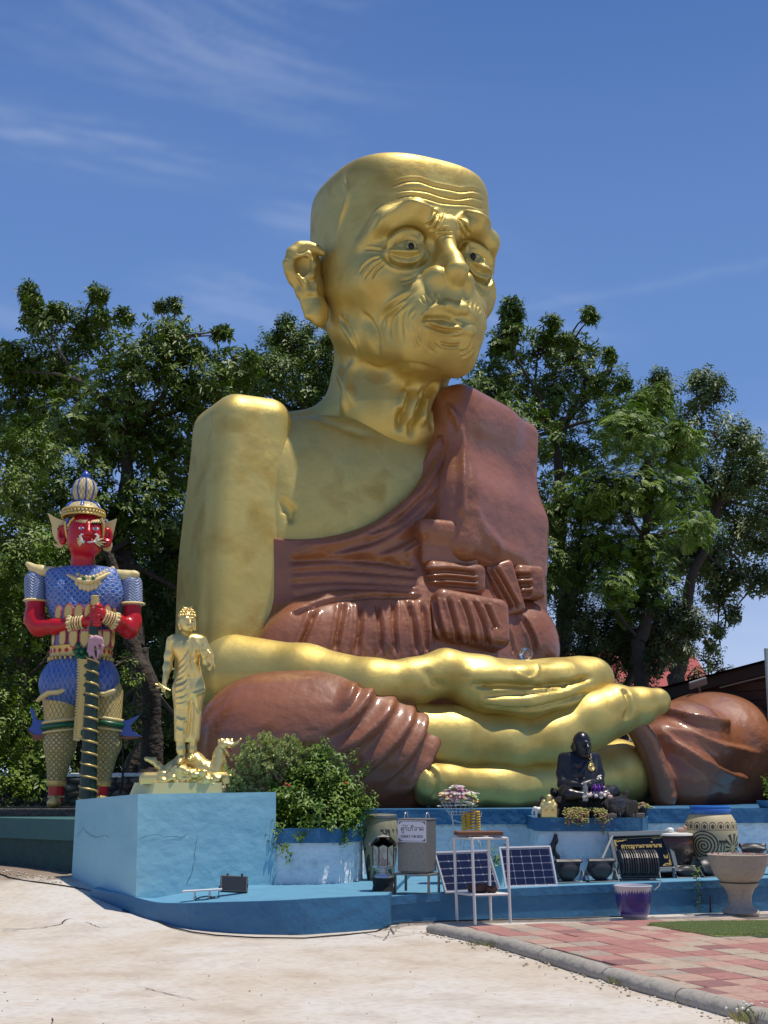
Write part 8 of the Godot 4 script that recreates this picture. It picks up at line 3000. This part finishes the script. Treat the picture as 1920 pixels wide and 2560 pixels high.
	# the bush in the planter: a pale compact half and a dark leafy half with red flowers
	var bu := thing("planter_bush", "big bush in the white planter, pale green on its left, dark glossy on its right", "bush", spot(780, 2070, 16.5, planter_y))
	var place := func(list: Array) -> Array:
		var out := []
		for q in list:
			var cc := world_at(q[0], q[1], 16.55 + q[3]) - bu.position
			var rr: float = q[2] / 3300.0 * 16.5
			out.append([cc, Vector3(rr, rr * 0.9, rr)])
		return out
	s = Shape.new()
	for k in 16: limb(s, Vector3(rng.randf_range(-0.4, 0.2), -0.05, rng.randf_range(-0.1, 0.2)), Vector3(rng.randf_range(-0.8, 0.5), rng.randf_range(0.3, 0.9), rng.randf_range(-0.4, 0.3)), 0.018, 0.006, rng, 0.1, 5)
	put(s.mesh(), "stems", M.bark, bu).set_meta("kind", "stuff")
	foliage(bu, "pale_leaves", place.call([[655, 1895, 62, 0.0], [620, 1930, 50, 0.0], [700, 1900, 55, 0.1], [650, 1960, 60, 0.1], [720, 1870, 30, 0.2], [600, 1970, 34, 0.0], [760, 1905, 40, 0.3]]), 3, M.leaf_pale, 1.3, 0.42, Color(0.75, 0.85, 0.7), Color(1.35, 1.3, 1.2), -0.12, 311)
	foliage(bu, "dark_leaves", place.call([[800, 1950, 75, 0.1], [740, 1990, 75, 0.0], [850, 1990, 60, 0.1], [790, 2030, 75, -0.1], [870, 2040, 48, 0.0], [720, 2040, 55, -0.1], [905, 2015, 30, 0.0], [800, 1895, 40, 0.3], [700, 2075, 30, -0.35], [845, 2070, 40, -0.2]]), 1, M.leaf_mid, 1.5, 0.62, Color(0.6, 0.85, 0.5), Color(1.25, 1.35, 0.8), -0.08, 312)
	foliage(bu, "hanging_leaves", place.call([[712, 2118, 14, -0.5], [722, 2135, 9, -0.5], [760, 2090, 16, -0.5], [895, 1905, 14, 0.2], [905, 1925, 12, 0.2]]), 1, M.leaf_mid, 0.9, 0.6, Color(0.8, 1, 0.6), Color(1.4, 1.4, 0.9), -0.5, 313)
	s = Shape.new()
	for q in [[712, 1961], [721, 1963], [865, 1955]]:
		for k in 2:
			s.tint = Color(0.6, 0.06, 0.02)
			s.ball(world_at(q[0] + rng.randf_range(-4, 4), q[1] + rng.randf_range(-3, 3), 16.15) - bu.position, Vector3.ONE * 0.014, 5, 4)
	put(s.mesh(), "red_flowers", M.vertex_matte, bu).set_meta("kind", "stuff")

func _ready() -> void:
	build_light()
	build_materials()
	build_ground()
	build_paving()
	build_steps()
	build_monk()
	build_guardian()
	build_walker()
	build_black_monk()
	build_trees()
	build_far()
	build_props()
